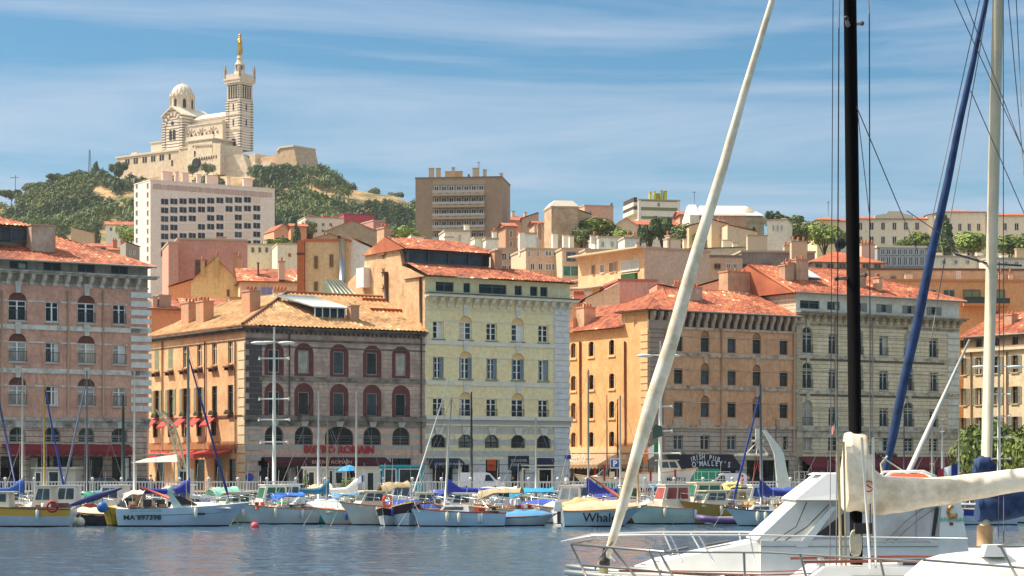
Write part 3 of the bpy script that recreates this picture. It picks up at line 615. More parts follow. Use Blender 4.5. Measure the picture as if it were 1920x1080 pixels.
for px, py in ((720, 478), (719, 510), (720, 540)):
    u, z = g.u(px), g.z(px, py)
    for a in (0, pi/3, 2*pi/3): b.tube([(u-.45*cos(a), -.05, z-.45*sin(a)), (u+.45*cos(a), -.05, z+.45*sin(a))], .035, n=4)
g.put('tie_anchor', b); pipe(g, 726, 510, 575, '5c4432', .22); pipe(g, 790, 520, 605, '6a4a30', .12)
b = MB(MW('e4e2dc', .5, .1)); u, z = g.u(687), g.z(687, 540); b.box(u-.8, u+.8, -.75, -.02, z, z+2.0); g.put('air_conditioner', b)
for u, z, w, h, r, big in wins:
    if r < 3:
        window(f, u, z, w, h, 'ecece4', 0, 3, '8f8464', '3c3c3c' if r == 2 else None, depth=.3)
        if r == 1: shutter(f, u+w/2-.22, z, .42, h, '7f8f9c', -.12); shutter(f, u-w/2+.1, z, .2, h, '7f8f9c', -.12)
        if big: f.put('tympanum', MB(MW('e6c48c', .9, .12)).prism([(w/2, 0)]+archpts(w, 0, .62)[1:-1]+[(-w/2, 0)], .14, .34), u, z+h); f.put('keystone', keymesh(.62, 1.05, WH), u, z+h+.6)
    elif r == 3: window(f, u, z, w, h, '4a4844', .72, 3, None, '2c2c2c'); f.put('keystone', keymesh(.9, .75, WH), u, z+1.26)
    elif r == 4: window(f, u, z, w, h, '2c2826', 0, 2, None, glass=2)
    else: window(f, u, z, w, h, '4a6468', 0, 2 if w > 2 else 0, None, glass=1)
b = MB(MW(WH, .85, .12, 1.5, 'trim'))
for yb, hh in ((637, .4), (713, .42)): z = f.z(797, yb); band(b, .1, L-1.7, z-hh, z, .1)
for yb in (600, 669, 745):
    z = f.z(797, yb)+.05; x = .1
    for u in [f.u(p) for p in cols]: band(b, x, u-.75, z-.06, z+.03, .05); x = u+.75
    band(b, x, L-1.8, z-.06, z+.03, .05)
band(b, 0, L+.25, zm, zm+.38, .26); band(b, 0, L+.12, zm-.45, zm, .14, M('a9a69c', .8)); band(b, 0, L+.1, zm-.6, zm-.45, .22); part('string_course', b, root)
b = MB(MW('e0dcc8', .85, .15, 1.2, 'trim')); band(b, -.1, L+.7, zc-.1, zc, .85, M('4c4a40', .8, name='lead')); band(b, 0, L+.6, zc-.35, zc-.1, .75); band(b, 0, L+.1, zc-.5, zc-.35, .2); band(b, 0, L, zc-1.62, zc-1.55, .06); part('cornice', b, root)
for px in range(809, 1072, 16): f.put('bracket', bracketmesh(.42, .95, .6, 'e0dac2'), f.u(px), zc-.4)
f.put('quoins', quoins(1.9, .2, zc-.5, 'd6d6d4', .56, .05, .28, -1, .09), L-1.88, 0)
b = MB(T_RED); ov = .7; z4 = ze+1.5
tile(b, (-.2, -ov, ze), (L+ov, -ov, ze), (0, 4.2, 1.5), 4.46, 0, 4.0, T_RED, amp=.07); b.quad((-.2, -ov-.02, ze-.06), (L+ov, -ov-.02, ze-.06), (L+ov, 4, ze-.06), (-.2, 4, ze-.06), M('5b4636', .9, name='eave_wood'))
tile(b, (L+ov, -ov, ze), (L+ov, D3, ze), (-4, 0, 1.5), 4.27, 4.2, 4.2, T_RED, amp=.07); b.quad((0, 3.5, z4), (L-3.3, 3.5, z4), (L-3.3, D3-3, z4), (0, D3-3, z4)); part('roof', b, root)
for i in range(32): pass
u1 = f.xd(948, 3.5); b = MB(M('4c5654', .5, name='steel')); b.box(.4, u1-1.6, 4.2, 12, z4-.4, z4+.25)
b.box(.45, u1-1.6, 4.3, 12, z4+.25, z4+1.25, GL[3])
for i in range(5): x = .5+(u1-2.1)*i/4; b.box(x-.08, x+.08, 4.15, 4.3, z4+.2, z4+1.3)
b.box(.3, u1-1.5, 4.1, 12.1, z4+1.25, z4+1.4); part('clerestory', b, root)
b = MB(T_RED); zz = z4+1.4; tile(b, (-.3, 3.5, zz), (u1, 3.5, zz), (0, 4.0, 1.5), 4.27, 0, 3.4, T_RED, amp=.07); b.quad((-.3, 7.5, zz+1.5), (u1-3.4, 7.5, zz+1.5), (u1, 12.5, zz), (-.3, 12.5, zz)); b.poly([(u1, 3.5, zz), (u1, 12.5, zz), (u1-3.4, 7.5, zz+1.5)]); b.poly([(-.3, 12.5, zz), (-.3, 3.5, zz), (-.3, 7.5, zz+1.5)]); part('roof', b, root)
chimney(root, f.u(962), 3.2, z4-.6, .8, .8, 2.2, 'b88a62', 0); chimney(root, .2, 8.6, z4+1.2, .8, 1.5, 2.6, 'c9a47c', 2)
bb = awning(f, f.u(799), f.u(862), f.z(830, 867), f.z(830, 859), .9, '1f2340', label='navy awning')
f.put('awning_lettering', textmesh('LE BISTROT MARIN', .34, M('c9c9d6', .6, name='letter'), .01, .0, 1.1), f.u(832), f.z(832, 867.5)-.25, .96)
f.put('shop_sign', MB(M('3a3630', .7, name='sign_board')).box(-1.6, 1.6, -.06, 0, -.1, .6), f.u(832), f.z(832, 876.5), .02); f.put('sign_lettering', textmesh('CODINS', .6, M('c8c4b8', .6, name='letter'), .01, .02, 1.25), f.u(832), f.z(832, 876), .1)
f.put('shop_sign', MB(M('23252c', .7, name='sign_board')).box(-1.2, 1.2, -.06, 0, -.7, .7), f.u(972), f.z(972, 868), .02); f.put('sign_lettering', textmesh('SOUVENIR\nCREATION', .42, M('b8bcc4', .6, name='letter'), .01, 0, .95), f.u(972), f.z(972, 868)+.1, .1)
f.put('shop_sign', MB(M('1f2448', .7, name='sign_board')).box(-1.2, 1.2, -.06, 0, -.6, .6), f.u(1022), f.z(1022, 870), .02); f.put('shop_sign', MB(M('c8521e', .6, name='sign_board')).lathe([(.01, 0), (.42, 0)], (0, 0, 0), 14).box(-.5, .5, -.02, .02, -.6, .5), f.u(921), f.z(921, 871), .05)
f.put('street_sign', MB(M('1d3a8a', .5, name='enamel')).box(-.35, .35, -.04, 0, -.2, .2), f.u(1064), f.z(1064, 857), .11)

# ---------- 4: orange building with the pub
O4 = front_pt(1216); th4 = TH; 
root, f, L = bldg('orange_building', 'ochre orange quayside building with a bracketed gallery under the eaves and the pub awning', 1216, 1492)
OR = plaster('c99c76', 'b38662', .55, '5c4430', .7); STN = 'c4ae98'; D4 = 14
ze = f.z(1216, 581); zm = f.z(1216, 796); cols = (1272, 1322, 1372, 1419, 1469.5); holes = []; wins = []
for i, px in enumerate(cols):
    u = f.u(px)
    for r, (y0, y1) in enumerate(((660, 631), (721, 692), (782, 753))):
        z0, z1 = f.z(1322, y0), f.z(1322, y1); a = .62 if i in (1, 3) else 0; w = 1.12
        holes.append((u-w/2, u+w/2, z0, z1+a, a and .56)); wins.append((u, z0, w, z1-z0, r, a))
    z0 = f.z(1272, 843); holes.append((u-.6, u+.6, z0, z0+1.5)); wins.append((u, z0, 1.2, 1.5, 3, 0))
holes.append((f.u(1252), f.u(1380), .1, 3.1)); holes.append((f.u(1400), f.u(1480), .1, 3.1)); wins += [((f.u(1252)+f.u(1380))/2, .1, f.u(1380)-f.u(1252), 3.0, 4, 0), ((f.u(1400)+f.u(1480))/2, .1, f.u(1480)-f.u(1400), 3.0, 4, 0)]
LOWO = plaster('bdab98', '9c8c7e', .5, '4a3c34', .8, '6b5e54', .5); b = MB(OR); wall(b, 0, L, zm, ze, [h for h in holes if h[2] >= zm], OR); wall(b, 0, L, 0, zm, [h for h in holes if h[2] < zm], LOWO)
b.quad((L, 0, 0), (L, D4, 0), (L, D4, ze), (L, 0, ze)); b.quad((0, D4, 0), (L, D4, 0), (L, D4, ze), (0, D4, ze)); b.box(.3, L-.3, .9, 1.0, 0, ze-.2, DARK); part('wall', b, root)
for u, z, w, h, r, a in wins:
    if r < 3:
        window(f, u, z, w, h, '5c4c40', 0, 1, None, glass=rnd.choice((0, 3, 4, 2)))
        if a: f.put('tympanum', MB(MW('a8784e', .9, .2)).prism([(w/2, 0)]+archpts(w, 0, .56)[1:-1]+[(-w/2, 0)], .12, .3), u, z+h); f.put('keystone', keymesh(.5, .8, STN), u, z+h+.62)
        if r == 2: f.put('window_apron', MB(MW(STN, .85, .2)).box(-w/2-.15, w/2+.15, -.14, 0, -1.1, -.25), u, z)
    elif r == 3: window(f, u, z, w, h, 'b0a89a', 0, 2, 'b0a89a')
    else: window(f, u, z, w, h, '1d1a18', 0, 3, glass=2)
b = MB(MW(STN, .85, .25, 1.5, 'trim', '7d6a58'))
for yb in (662, 723): z = f.z(1322, yb); band(b, 0, L, z-.42, z, .12)
for yr in (633, 694, 755): z = f.z(1322, yr); band(b, .2, L-.2, z-.03, z+.05, .05)
band(b, -.1, L, zm-.35, zm, .2); z = f.z(1216, 848); band(b, 0, L, z-.3, z, .14); band(b, 0, L, ze-1.85, ze-1.6, .14); b.box(0, L, -.02, 0, ze-1.6, ze-.05, MW('3f322a', .9, .3)); part('string_course', b, root)
for i in range(int(L/.98)+1): f.put('bracket', bracketmesh(.4, 1.45, .62, 'b39c86'), .35+i*.98, ze-.12)
f.put('quoins', quoins(2.0, .2, ze-1.0, 'a08c7c', .5, .06, 0, 1, .12), f.u(1216)+2.0, 0); f.put('string_course', MB(MW('a08c7c', .85, .2)).box(-.15, 2.2, -.22, 0, ze-1.9, ze-1.0), 0, 0)
for px in (1245, 1352, 1487): pipe(f, px, 600, 850, 'b08a70', .09)
# lit side: tall part at the corner, lower wing behind it
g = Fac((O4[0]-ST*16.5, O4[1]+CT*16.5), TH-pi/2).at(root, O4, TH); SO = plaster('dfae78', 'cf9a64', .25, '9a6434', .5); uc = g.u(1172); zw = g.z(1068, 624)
holes = []; wins = []
for px in (1075, 1108.5, 1147):
    u = g.u(px)
    for y0, y1, a in ((665, 637, .3), (728, 700, .3), (783, 752, .3), (837, 809, .3)): z0, z1 = g.z(1147, y0), g.z(1147, y1); holes.append((u-.48, u+.48, z0, z1, a)); wins.append((u, z0, .96, z1-z0))
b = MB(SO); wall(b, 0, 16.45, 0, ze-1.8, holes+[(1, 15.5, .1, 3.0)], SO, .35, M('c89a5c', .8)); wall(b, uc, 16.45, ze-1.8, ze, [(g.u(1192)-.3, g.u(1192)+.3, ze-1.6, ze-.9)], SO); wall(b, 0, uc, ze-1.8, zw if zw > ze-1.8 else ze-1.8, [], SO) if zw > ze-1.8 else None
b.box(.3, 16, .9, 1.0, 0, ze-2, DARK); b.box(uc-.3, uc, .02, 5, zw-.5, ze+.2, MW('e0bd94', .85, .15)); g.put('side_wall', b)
for u, z, w, h in wins: window(g, u, z, w, h, '3c2a20', .3, 1, None, glass=2); g.put('window_surround', MB(MW('e9c592', .8, .1)).box(-w/2-.14, -w/2, -.04, 0, -.1, h-.3).box(w/2, w/2+.14, -.04, 0, -.1, h-.3).box(-w/2-.2, w/2+.2, -.12, 0, -.25, -.1), u, z)
window(g, 8.2, .1, 14.5, 2.9, '1d1a18', 0, 3, glass=2)
g.put('quoins', quoins(1.35, .2, ze-2, 'e9c08c', .72, .12, .0, -1, .1), 16.45-1.35, 0); b = MB(MW('e8c79a', .8, .15)); z = g.z(1100, 846); band(b, 0, 16.6, z-.2, z+.4, .15); g.put('string_course', b)
for px in (1089, 1173): pipe(g, px, 640, 835, '9a5c30', .1)
awning(g, g.u(1069), 15.9, g.z(1100, 871), g.z(1100, 850), 1.5, 'a88a68', label='beige awning with white lettering')
g.put('awning_lettering', textmesh('IRISH PUB', .75, M('e8e0d0', .6, name='letter'), .01, .01, 1.3, .3), g.u(1100), g.z(1100, 860), .98); g.put('awning_lettering', textmesh("O'MALLEY'S", .6, M('e8e0d0', .6, name='letter'), .01, .01, 1.3, .3), g.u(1096), g.z(1096, 868), 1.35)
g.put('awning_lettering', textmesh("IRISH PUB", .6, M('e8e0d0', .6, name='letter'), .01, .01, 1.3, .3), g.u(1172), g.z(1172, 861), 1.1)
rf = attic_roof(root, L-3, D4, ze, 3.0, 4.5, 0, .6); rf.location.x = 3
part('body', MB(MW('dcb68c', .85, .15)).box(3, L-.2, .3, D4, ze-3, ze-.07).box(.1, 3.0, .3, 5.0, ze-3, ze-.07), root)
b = MB(T_RED); tile(b, (-.6, -.6, ze+.02), (4.6, -.6, ze+.02), (0, 3.2, 1.5), 3.53, 3.0, 0, T_RED); tile(b, (-.6, 5.4, ze+.02), (-.6, -.6, ze+.02), (3.0, 0, 1.5), 3.35, 3, 3, T_RED); b.poly([(-.6, 5.4, ze+.02), (2.4, 2.6, ze+1.5), (4.6, 2.6, ze+1.5), (4.6, 5.4, ze+.02)]); b.box(-.6, 4, -.6, 5.4, ze-.08, ze, M('5b4636', .9, name='eave_wood')); part('roof', b, root)
b = MB(T_RED); k = uc; c0 = g.ox; P = lambda u, d, z: (g.ox+u*cos(g.rel)+d*sin(g.rel), g.oy+u*sin(g.rel)-d*cos(g.rel), z)
tile(b, P(-.5, .6, zw), P(uc, .6, zw), Vector(P(0, -6, 3.2))-Vector(P(0, 0, 0)), 6.8, 0, 0, T_RED); part('roof', b, root)
chimney(root, *P(3.2, -1.2, zw+.4)[:2], zw+.2, 1.5, 1.5, 2.4, 'd9a987', 4); chimney(root, f.u(1335), 3.6, ze+1.4, 2.0, 1.2, 1.4, 'c9a890', 5); chimney(root, f.u(1452)+1, 8.0, ze+1.6, 3.4, 1.6, 3.6, 'd2a67c', 3)
u0, u1 = f.u(1249), f.u(1372); bb = awning(f, u0, u1, f.z(1300, 878), f.z(1300, 850), 1.9, '12131f', val=.2, label='navy pub awning')
W2 = M('dcdcdc', .6, name='letter'); zA, zB = f.z(1300, 850), f.z(1300, 878); sl = (zA-zB)/1.88
for k, ch in enumerate('IRISH PUB'):
    a = (k-4)/4; z = f.z(1305, 861.5)-.26*a*a; o = f.put('awning_lettering', textmesh(ch, .74, W2, .01, .015, .82), f.u(1309)+(k-4)*.42, z, (zA-z)/sl+.12) if ch != ' ' else None
    if o: o.rotation_euler[1] = R(16)*a; o.rotation_euler[0] = 0
for k, ch in enumerate("O'MALLEY'S"): 
    a = (k-4.5)/4.5; z = f.z(1305, 873.5)-.14*a*a; o = f.put('awning_lettering', textmesh(ch, .8, W2, .01, .015, .82), f.u(1314)+(k-4.5)*.5, z, (zA-z)/sl+.12); o.rotation_euler[1] = R(7)*a

# ---------- 5: cream building
root, f, L = bldg('cream_building', 'tall cream stone quayside building with arched windows, white attic storey and maroon awnings', 1492.5, 1798)
CR = plaster('d2c5a8', 'bcae90', .35, '4c4234', .7, '8a7e66', .42); zc = f.z(1492, 583); ze = f.z(1492, 549); zm = f.z(1492, 806); D5 = 15
holes = []; wins = []
for i, px in enumerate((1514, 1562, 1609, 1657, 1704, 1750.5)):
    u = f.u(px); a = i % 2 == 0
    for r, (y0, y1) in enumerate(((662, 626), (728, 693), (798, 764))):
        w = 1.45 if a else 1.25; z0, z1 = f.z(1514, y0), f.z(1514, y1)+.1
        if a: holes.append((u-w/2, u+w/2, z0, z1+.72, .7)); wins.append((u, z0, w, z1-z0+.72, r, .7))
        else: holes.append((u-w/2, u+w/2, z0, z1)); wins.append((u, z0, w, z1-z0, r, 0))
    z0 = f.z(1514, 846); aa = .55 if i > 3 else 0; holes.append((u-.7, u+.7, z0, z0+1.7, aa)); wins.append((u, z0, 1.4, 1.7, 3, aa))
    holes.append((u-1.1, u+1.1, .1, 3.0)); wins.append((u, .1, 2.2, 2.9, 4, 0))
for px0, px1 in ((1500, 1537), (1551, 1575), (1605, 1616), (1652, 1663), (1701, 1711), (1746, 1756)):
    u = (f.u(px0)+f.u(px1))/2; w = f.u(px1)-f.u(px0); holes.append((u-w/2, u+w/2, zc+.3, zc+1.2)); wins.append((u, zc+.3, w, .9, 5, 0))
WHT = plaster('d5d2c6', 'c4c0b2', .2, '7a7468', .4); b = MB(CR); wall(b, 0, L, 0, zc, [h for h in holes if h[3] < zc], CR); wall(b, 0, L, zc, ze, [h for h in holes if h[2] > zc], WHT)
b.quad((L, 0, 0), (L, D5, 0), (L, D5, ze), (L, 0, ze)); b.quad((0, D5, 0), (L, D5, 0), (L, D5, ze), (0, D5, ze)); b.quad((0, D5, 0), (0, 0, 0), (0, 0, ze), (0, D5, ze)); b.box(.3, L-.3, .9, 1.0, 0, ze-.2, DARK); part('wall', b, root)
for u, z, w, h, r, a in wins:
    if r < 3:
        window(f, u, z, w, h, 'b5b5ac', a, 2, 'b9b2a2', '34343a')
        if a: f.put('keystone', keymesh(.5, .75, 'c4bba4'), u, z+h-.05)
    elif r == 3: window(f, u, z, w, h, 'b8b4a8', a, 3, 'b9b2a2')
    elif r == 4: window(f, u, z, w, h, '2a2422', 0, 2, glass=2)
    else:
        window(f, u, z, w, h, '5c6468', 0, 2 if w > 1 else 1)
        if w < 1: shutter(f, u-w/2-.36, z, .66, h, '8a8a80'); shutter(f, u+w/2+.36, z, .66, h, '8a8a80')
b = MB(MW('c4bba4', .85, .25, 1.5, 'trim', '7c7360'))
for yb in (664, 731): z = f.z(1492, yb); band(b, 0, L, z-.4, z, .12); b.box(.5, L-2.3, -.1, -.02, z-.62, z-.4, M('5c5240', .9, name='dark_line'))  # string course with a dark strip set directly below it
for yr in (628, 695, 766): z = f.z(1514, yr); band(b, .1, L-2, z-.06, z+.04, .05)
band(b, 0, L+.3, zm-.1, zm+.35, .28); band(b, 0, L+.1, zm-.8, zm-.1, .12); part('string_course', b, root)
b = MB(MW('a89c84', .85, .4, 1, 'cornice_stone', '5c5444')); band(b, -.1, L+.7, zc-.15, zc, .95); band(b, 0, L+.5, zc-.35, zc-.15, .7); band(b, 0, L, zc-1.35, zc-1.2, .08)
for i in range(int(L)): b.add([(i+.5+.5*cos(t), -.1, zc-1.35-.16*sin(t)) for t in (pi*j/6 for j in range(7))], ((0, 1, 2, 3, 4, 5, 6),))
part('cornice', b, root)
for i in range(int(L/1.05)+1): f.put('bracket', bracketmesh(.34, .7, .6, 'a89c84'), .4+i*1.05, zc-.35)
f.put('quoins', quoins(1.75, f.z(1798, 810), zc-1.3, 'd4d0c2', .76, .16, 0, -1, .1), L-1.75, 0); f.put('quoins', quoins(.8, .2, zc-1.3, 'b3a58a', .5, .07, .0, 1, .07), .85, 0)
for px in (1565, 1635): pipe(f, px, 600, 800, 'a89a84', .07)
attic_roof(root, L, D5, ze, 3.6, 0, 10.5, .6)
for px, y, w, h in ((1512, 3.4, 1.2, 1.3), (1522, 4.0, 1.0, 1.4), (1541, 3.8, 1.7, 1.9), (1641, 2.6, 1.1, 1.7), (1664, 1.6, .5, 1.2)): chimney(root, f.u(px), y, ze+(y+.6)*3.6/8.1-.4, w, 1.0, h+.5, 'cf9f80', 2)
part('skylight', MB(M('c9d2cc', .3, name='glazing_bar')).hexa([(f.u(1552), 3.6, ze+2.1), (f.u(1580), 3.6, ze+2.1), (f.u(1580), 3.6, ze+2.2), (f.u(1552), 3.6, ze+2.2)], [(f.u(1552), 6, ze+3.2), (f.u(1580), 6, ze+3.2), (f.u(1580), 6, ze+3.35), (f.u(1552), 6, ze+3.35)]), root)
for a, c in ((1497, 1548), (1551, 1660), (1664, 1796)): awning(f, f.u(a), f.u(c), f.z(1600, 876), f.z(1600, 856), 2.2, '641420')
f.put('sign_lettering', textmesh('Le Marseillais', .75, M('3a3430', .6, name='letter'), .03, .01, 1.2), f.u(1650), f.z(1650, 858)+.1, .1)
fo = front_pt(1404)
# ---------- 6: sunlit building at the right edge
O6 = (53.6, 259.5); th6 = TH-pi/2
root = thing('side_street_building', 'sunlit cream side-street building with grey shutters and a low red roof, at the right edge', 'building', (O6[0], O6[1], ZG), th6); f = Fac(O6, th6).at(root, O6, th6); L = f.u(1990)
SC = plaster('dcc9a4', 'c8b48e', .25, '8a7458', .5); zc = f.z(1800, 657); ze = f.z(1800, 634); holes = []; wins = []
for px in (1806, 1835, 1868, 1903, 1945):
    u = f.u(px)
    for y0, y1 in ((700, 668), (758, 726), (812, 782), (862, 838)): z0, z1 = f.z(1868, y0), f.z(1868, y1); holes.append((u-.5, u+.5, z0, z1)); wins.append((u, z0, 1.0, z1-z0, 0))
    z0 = zc+.25; holes.append((u-.5, u+.5, z0, ze-.25)); wins.append((u, z0, 1.0, ze-.25-z0, 1))
b = MB(SC); wall(b, 0, L, 0, zc, [h for h in holes if h[3] < zc], SC); wall(b, 0, L, zc, ze, [h for h in holes if h[2] > zc], plaster('a8947c', '8c7a64', .4)); b.box(.3, L-.3, .9, 1, 0, ze-.2, DARK); b.quad((L, 0, 0), (L, 12, 0), (L, 12, ze), (L, 0, ze)); b.quad((0, 12, 0), (0, 0, 0), (0, 0, ze), (0, 12, ze)); part('wall', b, root)
for u, z, w, h, k in wins:
    window(f, u, z, w, h, '6a5c4a', 0, 2, 'cdb890' if not k else None)
    if not k: shutter(f, u-.78, z, .5, h, '9c9c8c'); shutter(f, u+.78, z, .5, h, '9c9c8c')
b = MB(MW('e0d0b0', .8, .15)); band(b, 0, L, zc-.3, zc, .35); part('cornice', b, root)
for px in (1822, 1889): pipe(f, px, 660, 860, '8a5c48', .08)
attic_roof(root, L, 12, ze, 3.0, 0, 0, .5); chimney(root, f.u(1860), 3, ze+1, 1.3, 1.0, 1.5, 'c9967a', 2); chimney(root, f.u(1910), 4, ze+1.2, 1.6, 1.0, 1.6, 'd0a080', 2)
# ================================================================= the town behind the quay
def fwin(w, h, fc='cfcac0', gc='2c3238', bars=1):
    k = ('fw', round(w, 1), round(h, 1), fc, gc, bars)
    if k not in WC:
        b = MB(M(fc, .6, name='window_frame')); b.box(-w/2, w/2, -.04, .02, 0, h, (glassmat(gc) if int(gc[:2], 16) < 0x70 else M(gc, .6))); t = .1
        b.box(-w/2-.02, -w/2+t, -.1, .01, 0, h); b.box(w/2-t, w/2+.02, -.1, .01, 0, h); b.box(-w/2+t, w/2-t, -.1, .01, h-t, h); b.box(-w/2+t, w/2-t, -.14, .01, -.06, t*.6)
        if bars: b.box(-.05, .05, -.09, .01, t, h-t)
        WC[k] = b.mesh('window')
    return WC[k]
def house(label, px0, px1, yt, D, dep=10, th=TH, wall='cdb394', roof='flat', rise=0, wins=(), chim=(), cat='house', rm=None, name='town_house', c2=None, streak=.35, fc='cfcac0', gc='2c3238', hip=0, group=None, cap=None):
    O = ((px0-960)/F*D, D); root0 = Fac(O, th); L = root0.u(px1)
    c, q = cos(th), sin(th); zb = min(terr(O[0]+a*c-b*q, O[1]+a*q+b*c) for a in (0, L) for b in (0, dep))-.6
    if D < 262: zb = ZG
    zb = max(zb, ZG-.3)
    root = thing(name, label, cat, (O[0], O[1], zb), th, group); f = Fac(O, th, zg=zb).at(root, O, th); z = f.z(px0, yt)
    wm = plaster(wall, c2 or wall, streak, '5c4a3a', .5) if isinstance(wall, str) else wall
    rm = rm or T_REDF; b = MB(wm); rz = rise*D/F
    if roof == 'gy':
        b.prism([(0, 0), (L, 0), (L, z), (L/2, z+rz), (0, z)], 0, dep); part('wall', b, root); r = MB(rm)
        H = sqrt((L/2)**2+rz*rz); o = .35
        tile(r, (-o*.6, dep+o, z-o*rz/L), (-o*.6, -o, z-o*rz/L), (L/2, 0, rz), H+.3, 0, 0, rm, True); tile(r, (L+o*.6, -o, z-o*rz/L), (L+o*.6, dep+o, z-o*rz/L), (-L/2, 0, rz), H+.3, 0, 0, rm, True)
        part('roof', r, root)
    elif roof in ('gx', 'hip'):
        b.box(0, L, 0, dep, 0, z)
        if roof == 'gx' and not hip: b.hexa([(0, 0, z), (0, dep, z), (0, dep/2, z+rz*.97)], [(L, 0, z), (L, dep, z), (L, dep/2, z+rz*.97)])
        part('wall', b, root); r = MB(rm); o = .45; h = hip if hip else (0 if roof == 'gx' else min(L, dep)/2); H = sqrt((dep/2+o)**2+rz*rz)
        tile(r, (-o, -o, z), (L+o, -o, z), (0, dep/2+o, rz), H, h, h, rm, True); tile(r, (L+o, dep+o, z), (-o, dep+o, z), (0, -dep/2-o, rz), H, h, h, rm, True)
        if h: tile(r, (-o, dep+o, z), (-o, -o, z), (h, 0, rz), sqrt(h*h+rz*rz), dep/2+o, dep/2+o, rm, True); tile(r, (L+o, -o, z), (L+o, dep+o, z), (-h, 0, rz), sqrt(h*h+rz*rz), dep/2+o, dep/2+o, rm, True)
        r.box(-o, L+o, -o, dep+o, z-.12, z-.02, M('7a5a44', .9, name='eave_wood')); part('roof', r, root)
    elif roof in ('sl', 'sr', 'sb'):      # mono-pitch: high on the left / right / back
        z0, z1 = (z+rz, z) if roof == 'sl' else (z, z+rz) if roof == 'sr' else (z, z)
        if roof == 'sb':
            b.hexa([(0, 0, 0), (L, 0, 0), (L, dep, 0), (0, dep, 0)], [(0, 0, z), (L, 0, z), (L, dep, z+rz), (0, dep, z+rz)]); part('wall', b, root); r = MB(rm); tile(r, (-.3, -.3, z+.1), (L+.3, -.3, z+.1), (0, dep, rz), sqrt(dep*dep+rz*rz)+.3, 0, 0, rm, True)
        else:
            b.prism([(0, 0), (L, 0), (L, z1), (0, z0)], 0, dep); part('wall', b, root); r = MB(rm)
            if roof == 'sl': tile(r, (L+.3, -.3, z1+.1), (L+.3, dep+.3, z1+.1), (-L, 0, rz), sqrt(L*L+rz*rz)+.3, 0, 0, rm, True)
            else: tile(r, (-.3, dep+.3, z0+.1), (-.3, -.3, z0+.1), (L, 0, rz), sqrt(L*L+rz*rz)+.3, 0, 0, rm, True)
        part('roof', r, root)
    else:
        b.box(0, L, 0, dep, 0, z); part('wall', b, root); r = MB(M(cap or 'b3a288', .85, name='parapet_stone')); t = .3
        r.box(-.12, L+.12, -.12, t, z, z+.28); r.box(-.12, L+.12, dep-t, dep+.12, z, z+.28); r.box(-.12, t, t, dep-t, z, z+.28); r.box(L-t, L+.12, t, dep-t, z, z+.28); part('parapet', r, root)
    for g in wins:
        xs, ys, w = g[:3]; fcc = g[3] if len(g) > 3 else fc; gcc = g[4] if len(g) > 4 else gc
        for (ya, yb) in ys:
            for px in xs:
                z0 = f.z(px, yb); hh = max(.3, f.z(px, ya)-z0); ww = max(.3, f.u(px+w/2)-f.u(px-w/2))
                part('window', fwin(ww, hh, fcc, gcc), root, (f.u(px), -.0, z0))
    for cspec in chim:
        px, y, w = cspec[:3]; dd = cspec[3] if len(cspec) > 3 else dep*.45; cc = cspec[4] if len(cspec) > 4 else 'd8c4a8'; pots = cspec[5] if len(cspec) > 5 else 0
        zz = z+min(rz*.35, 2) if roof != 'flat' else z; ztop = f.zd(px, y, max(dd, 0)); zz = min(zz, ztop-.8)-.5; uu = f.xd(px, dd)
        ww = w*D/F; k = MB(M(cc, .85, name='chimney_render')); k.box(uu-ww/2, uu+ww/2, dd-.45, dd+.45, zz, ztop-.14); k.box(uu-ww/2-.08, uu+ww/2+.08, dd-.53, dd+.53, ztop-.14, ztop, M('a8937a', .85, name='stone_cap'))
        for i in range(pots): k.lathe([(.13, 0), (.15, .5), (.1, .55), (.02, .56)], (uu-ww/2+ww*(i+.5)/pots, dd, ztop), 6, M('b5623c', .8, name='clay_pot'))
        part('chimney', k, root)
    return root, f, L, z
def rng(a, s, n): return [a+s*i for i in range(n)]
# ---- pale pink slab block on the left
root, f, L, z = house('large pale pink concrete apartment slab below the basilica, with a grid of dark windows', 282, 515, 338, 670, 13, TH, plaster('e8d8cc', 'dccabe', .15, '8a7468'), cat='apartment block', name='apartment_block', cap='e6d8cc', c2='dccabe',
   chim=((313, 322, 20, 5, 'dcb8a6'), (347, 324, 13, 5, 'dcb8a6'), (372, 327, 8, 5, 'dcb8a6'), (397, 329, 24, 6, 'dcb8a6'), (428, 332, 8, 6, 'dcb8a6'), (464, 335, 19, 6, 'dcb8a6'), (331, 322, 7, 5, 'dcb8a6')))
rr = random.Random(3)
for j in range(7):
    for i in range(11):
        px = 308.6+17.25*i; y0 = 373.5+16.3*j-i*.0+(-1.0+.0*i); y0 = y0-(.35*0)+ .0; sl = (px-308)/173*-4+j*-.0; ya = y0+sl+ (px-308)*.0
        q = rr.random(); gc = '1a2128' if q < .74 else ('313d46' if q < .86 else 'dfd2c0'); z0 = f.z(px, ya+11); hh = f.z(px, ya)-z0
        part('window', fwin(2.5, hh, 'b9b0a8' if gc != 'dfd2c0' else 'd8c8b6', gc), root, (f.u(px), 0, z0))
for px, w in ((295, 12), (319, 8), (332, 5), (344, 12), (361, 12), (375, 5), (391, 8), (407, 8), (418, 5), (430, 12), (447, 12), (460, 5), (473, 8), (494, 12)):
    z0 = f.z(px, 349+(px-282)*.075+4.2); part('window', fwin(f.u(px+w/2)-f.u(px-w/2), 1.5, 'b09888', '3c4c54'), root, (f.u(px), 0, z0))
part('attic_band', MB(MW('cdb2a4', .8, .1)).box(.8, L-.8, -.05, 0, f.z(300, 355), f.z(300, 346)), root)
g = Fac((f.O.x-ST*13, f.O.y+CT*13), TH-pi/2, zg=f.zg).at(root, f.O, TH)
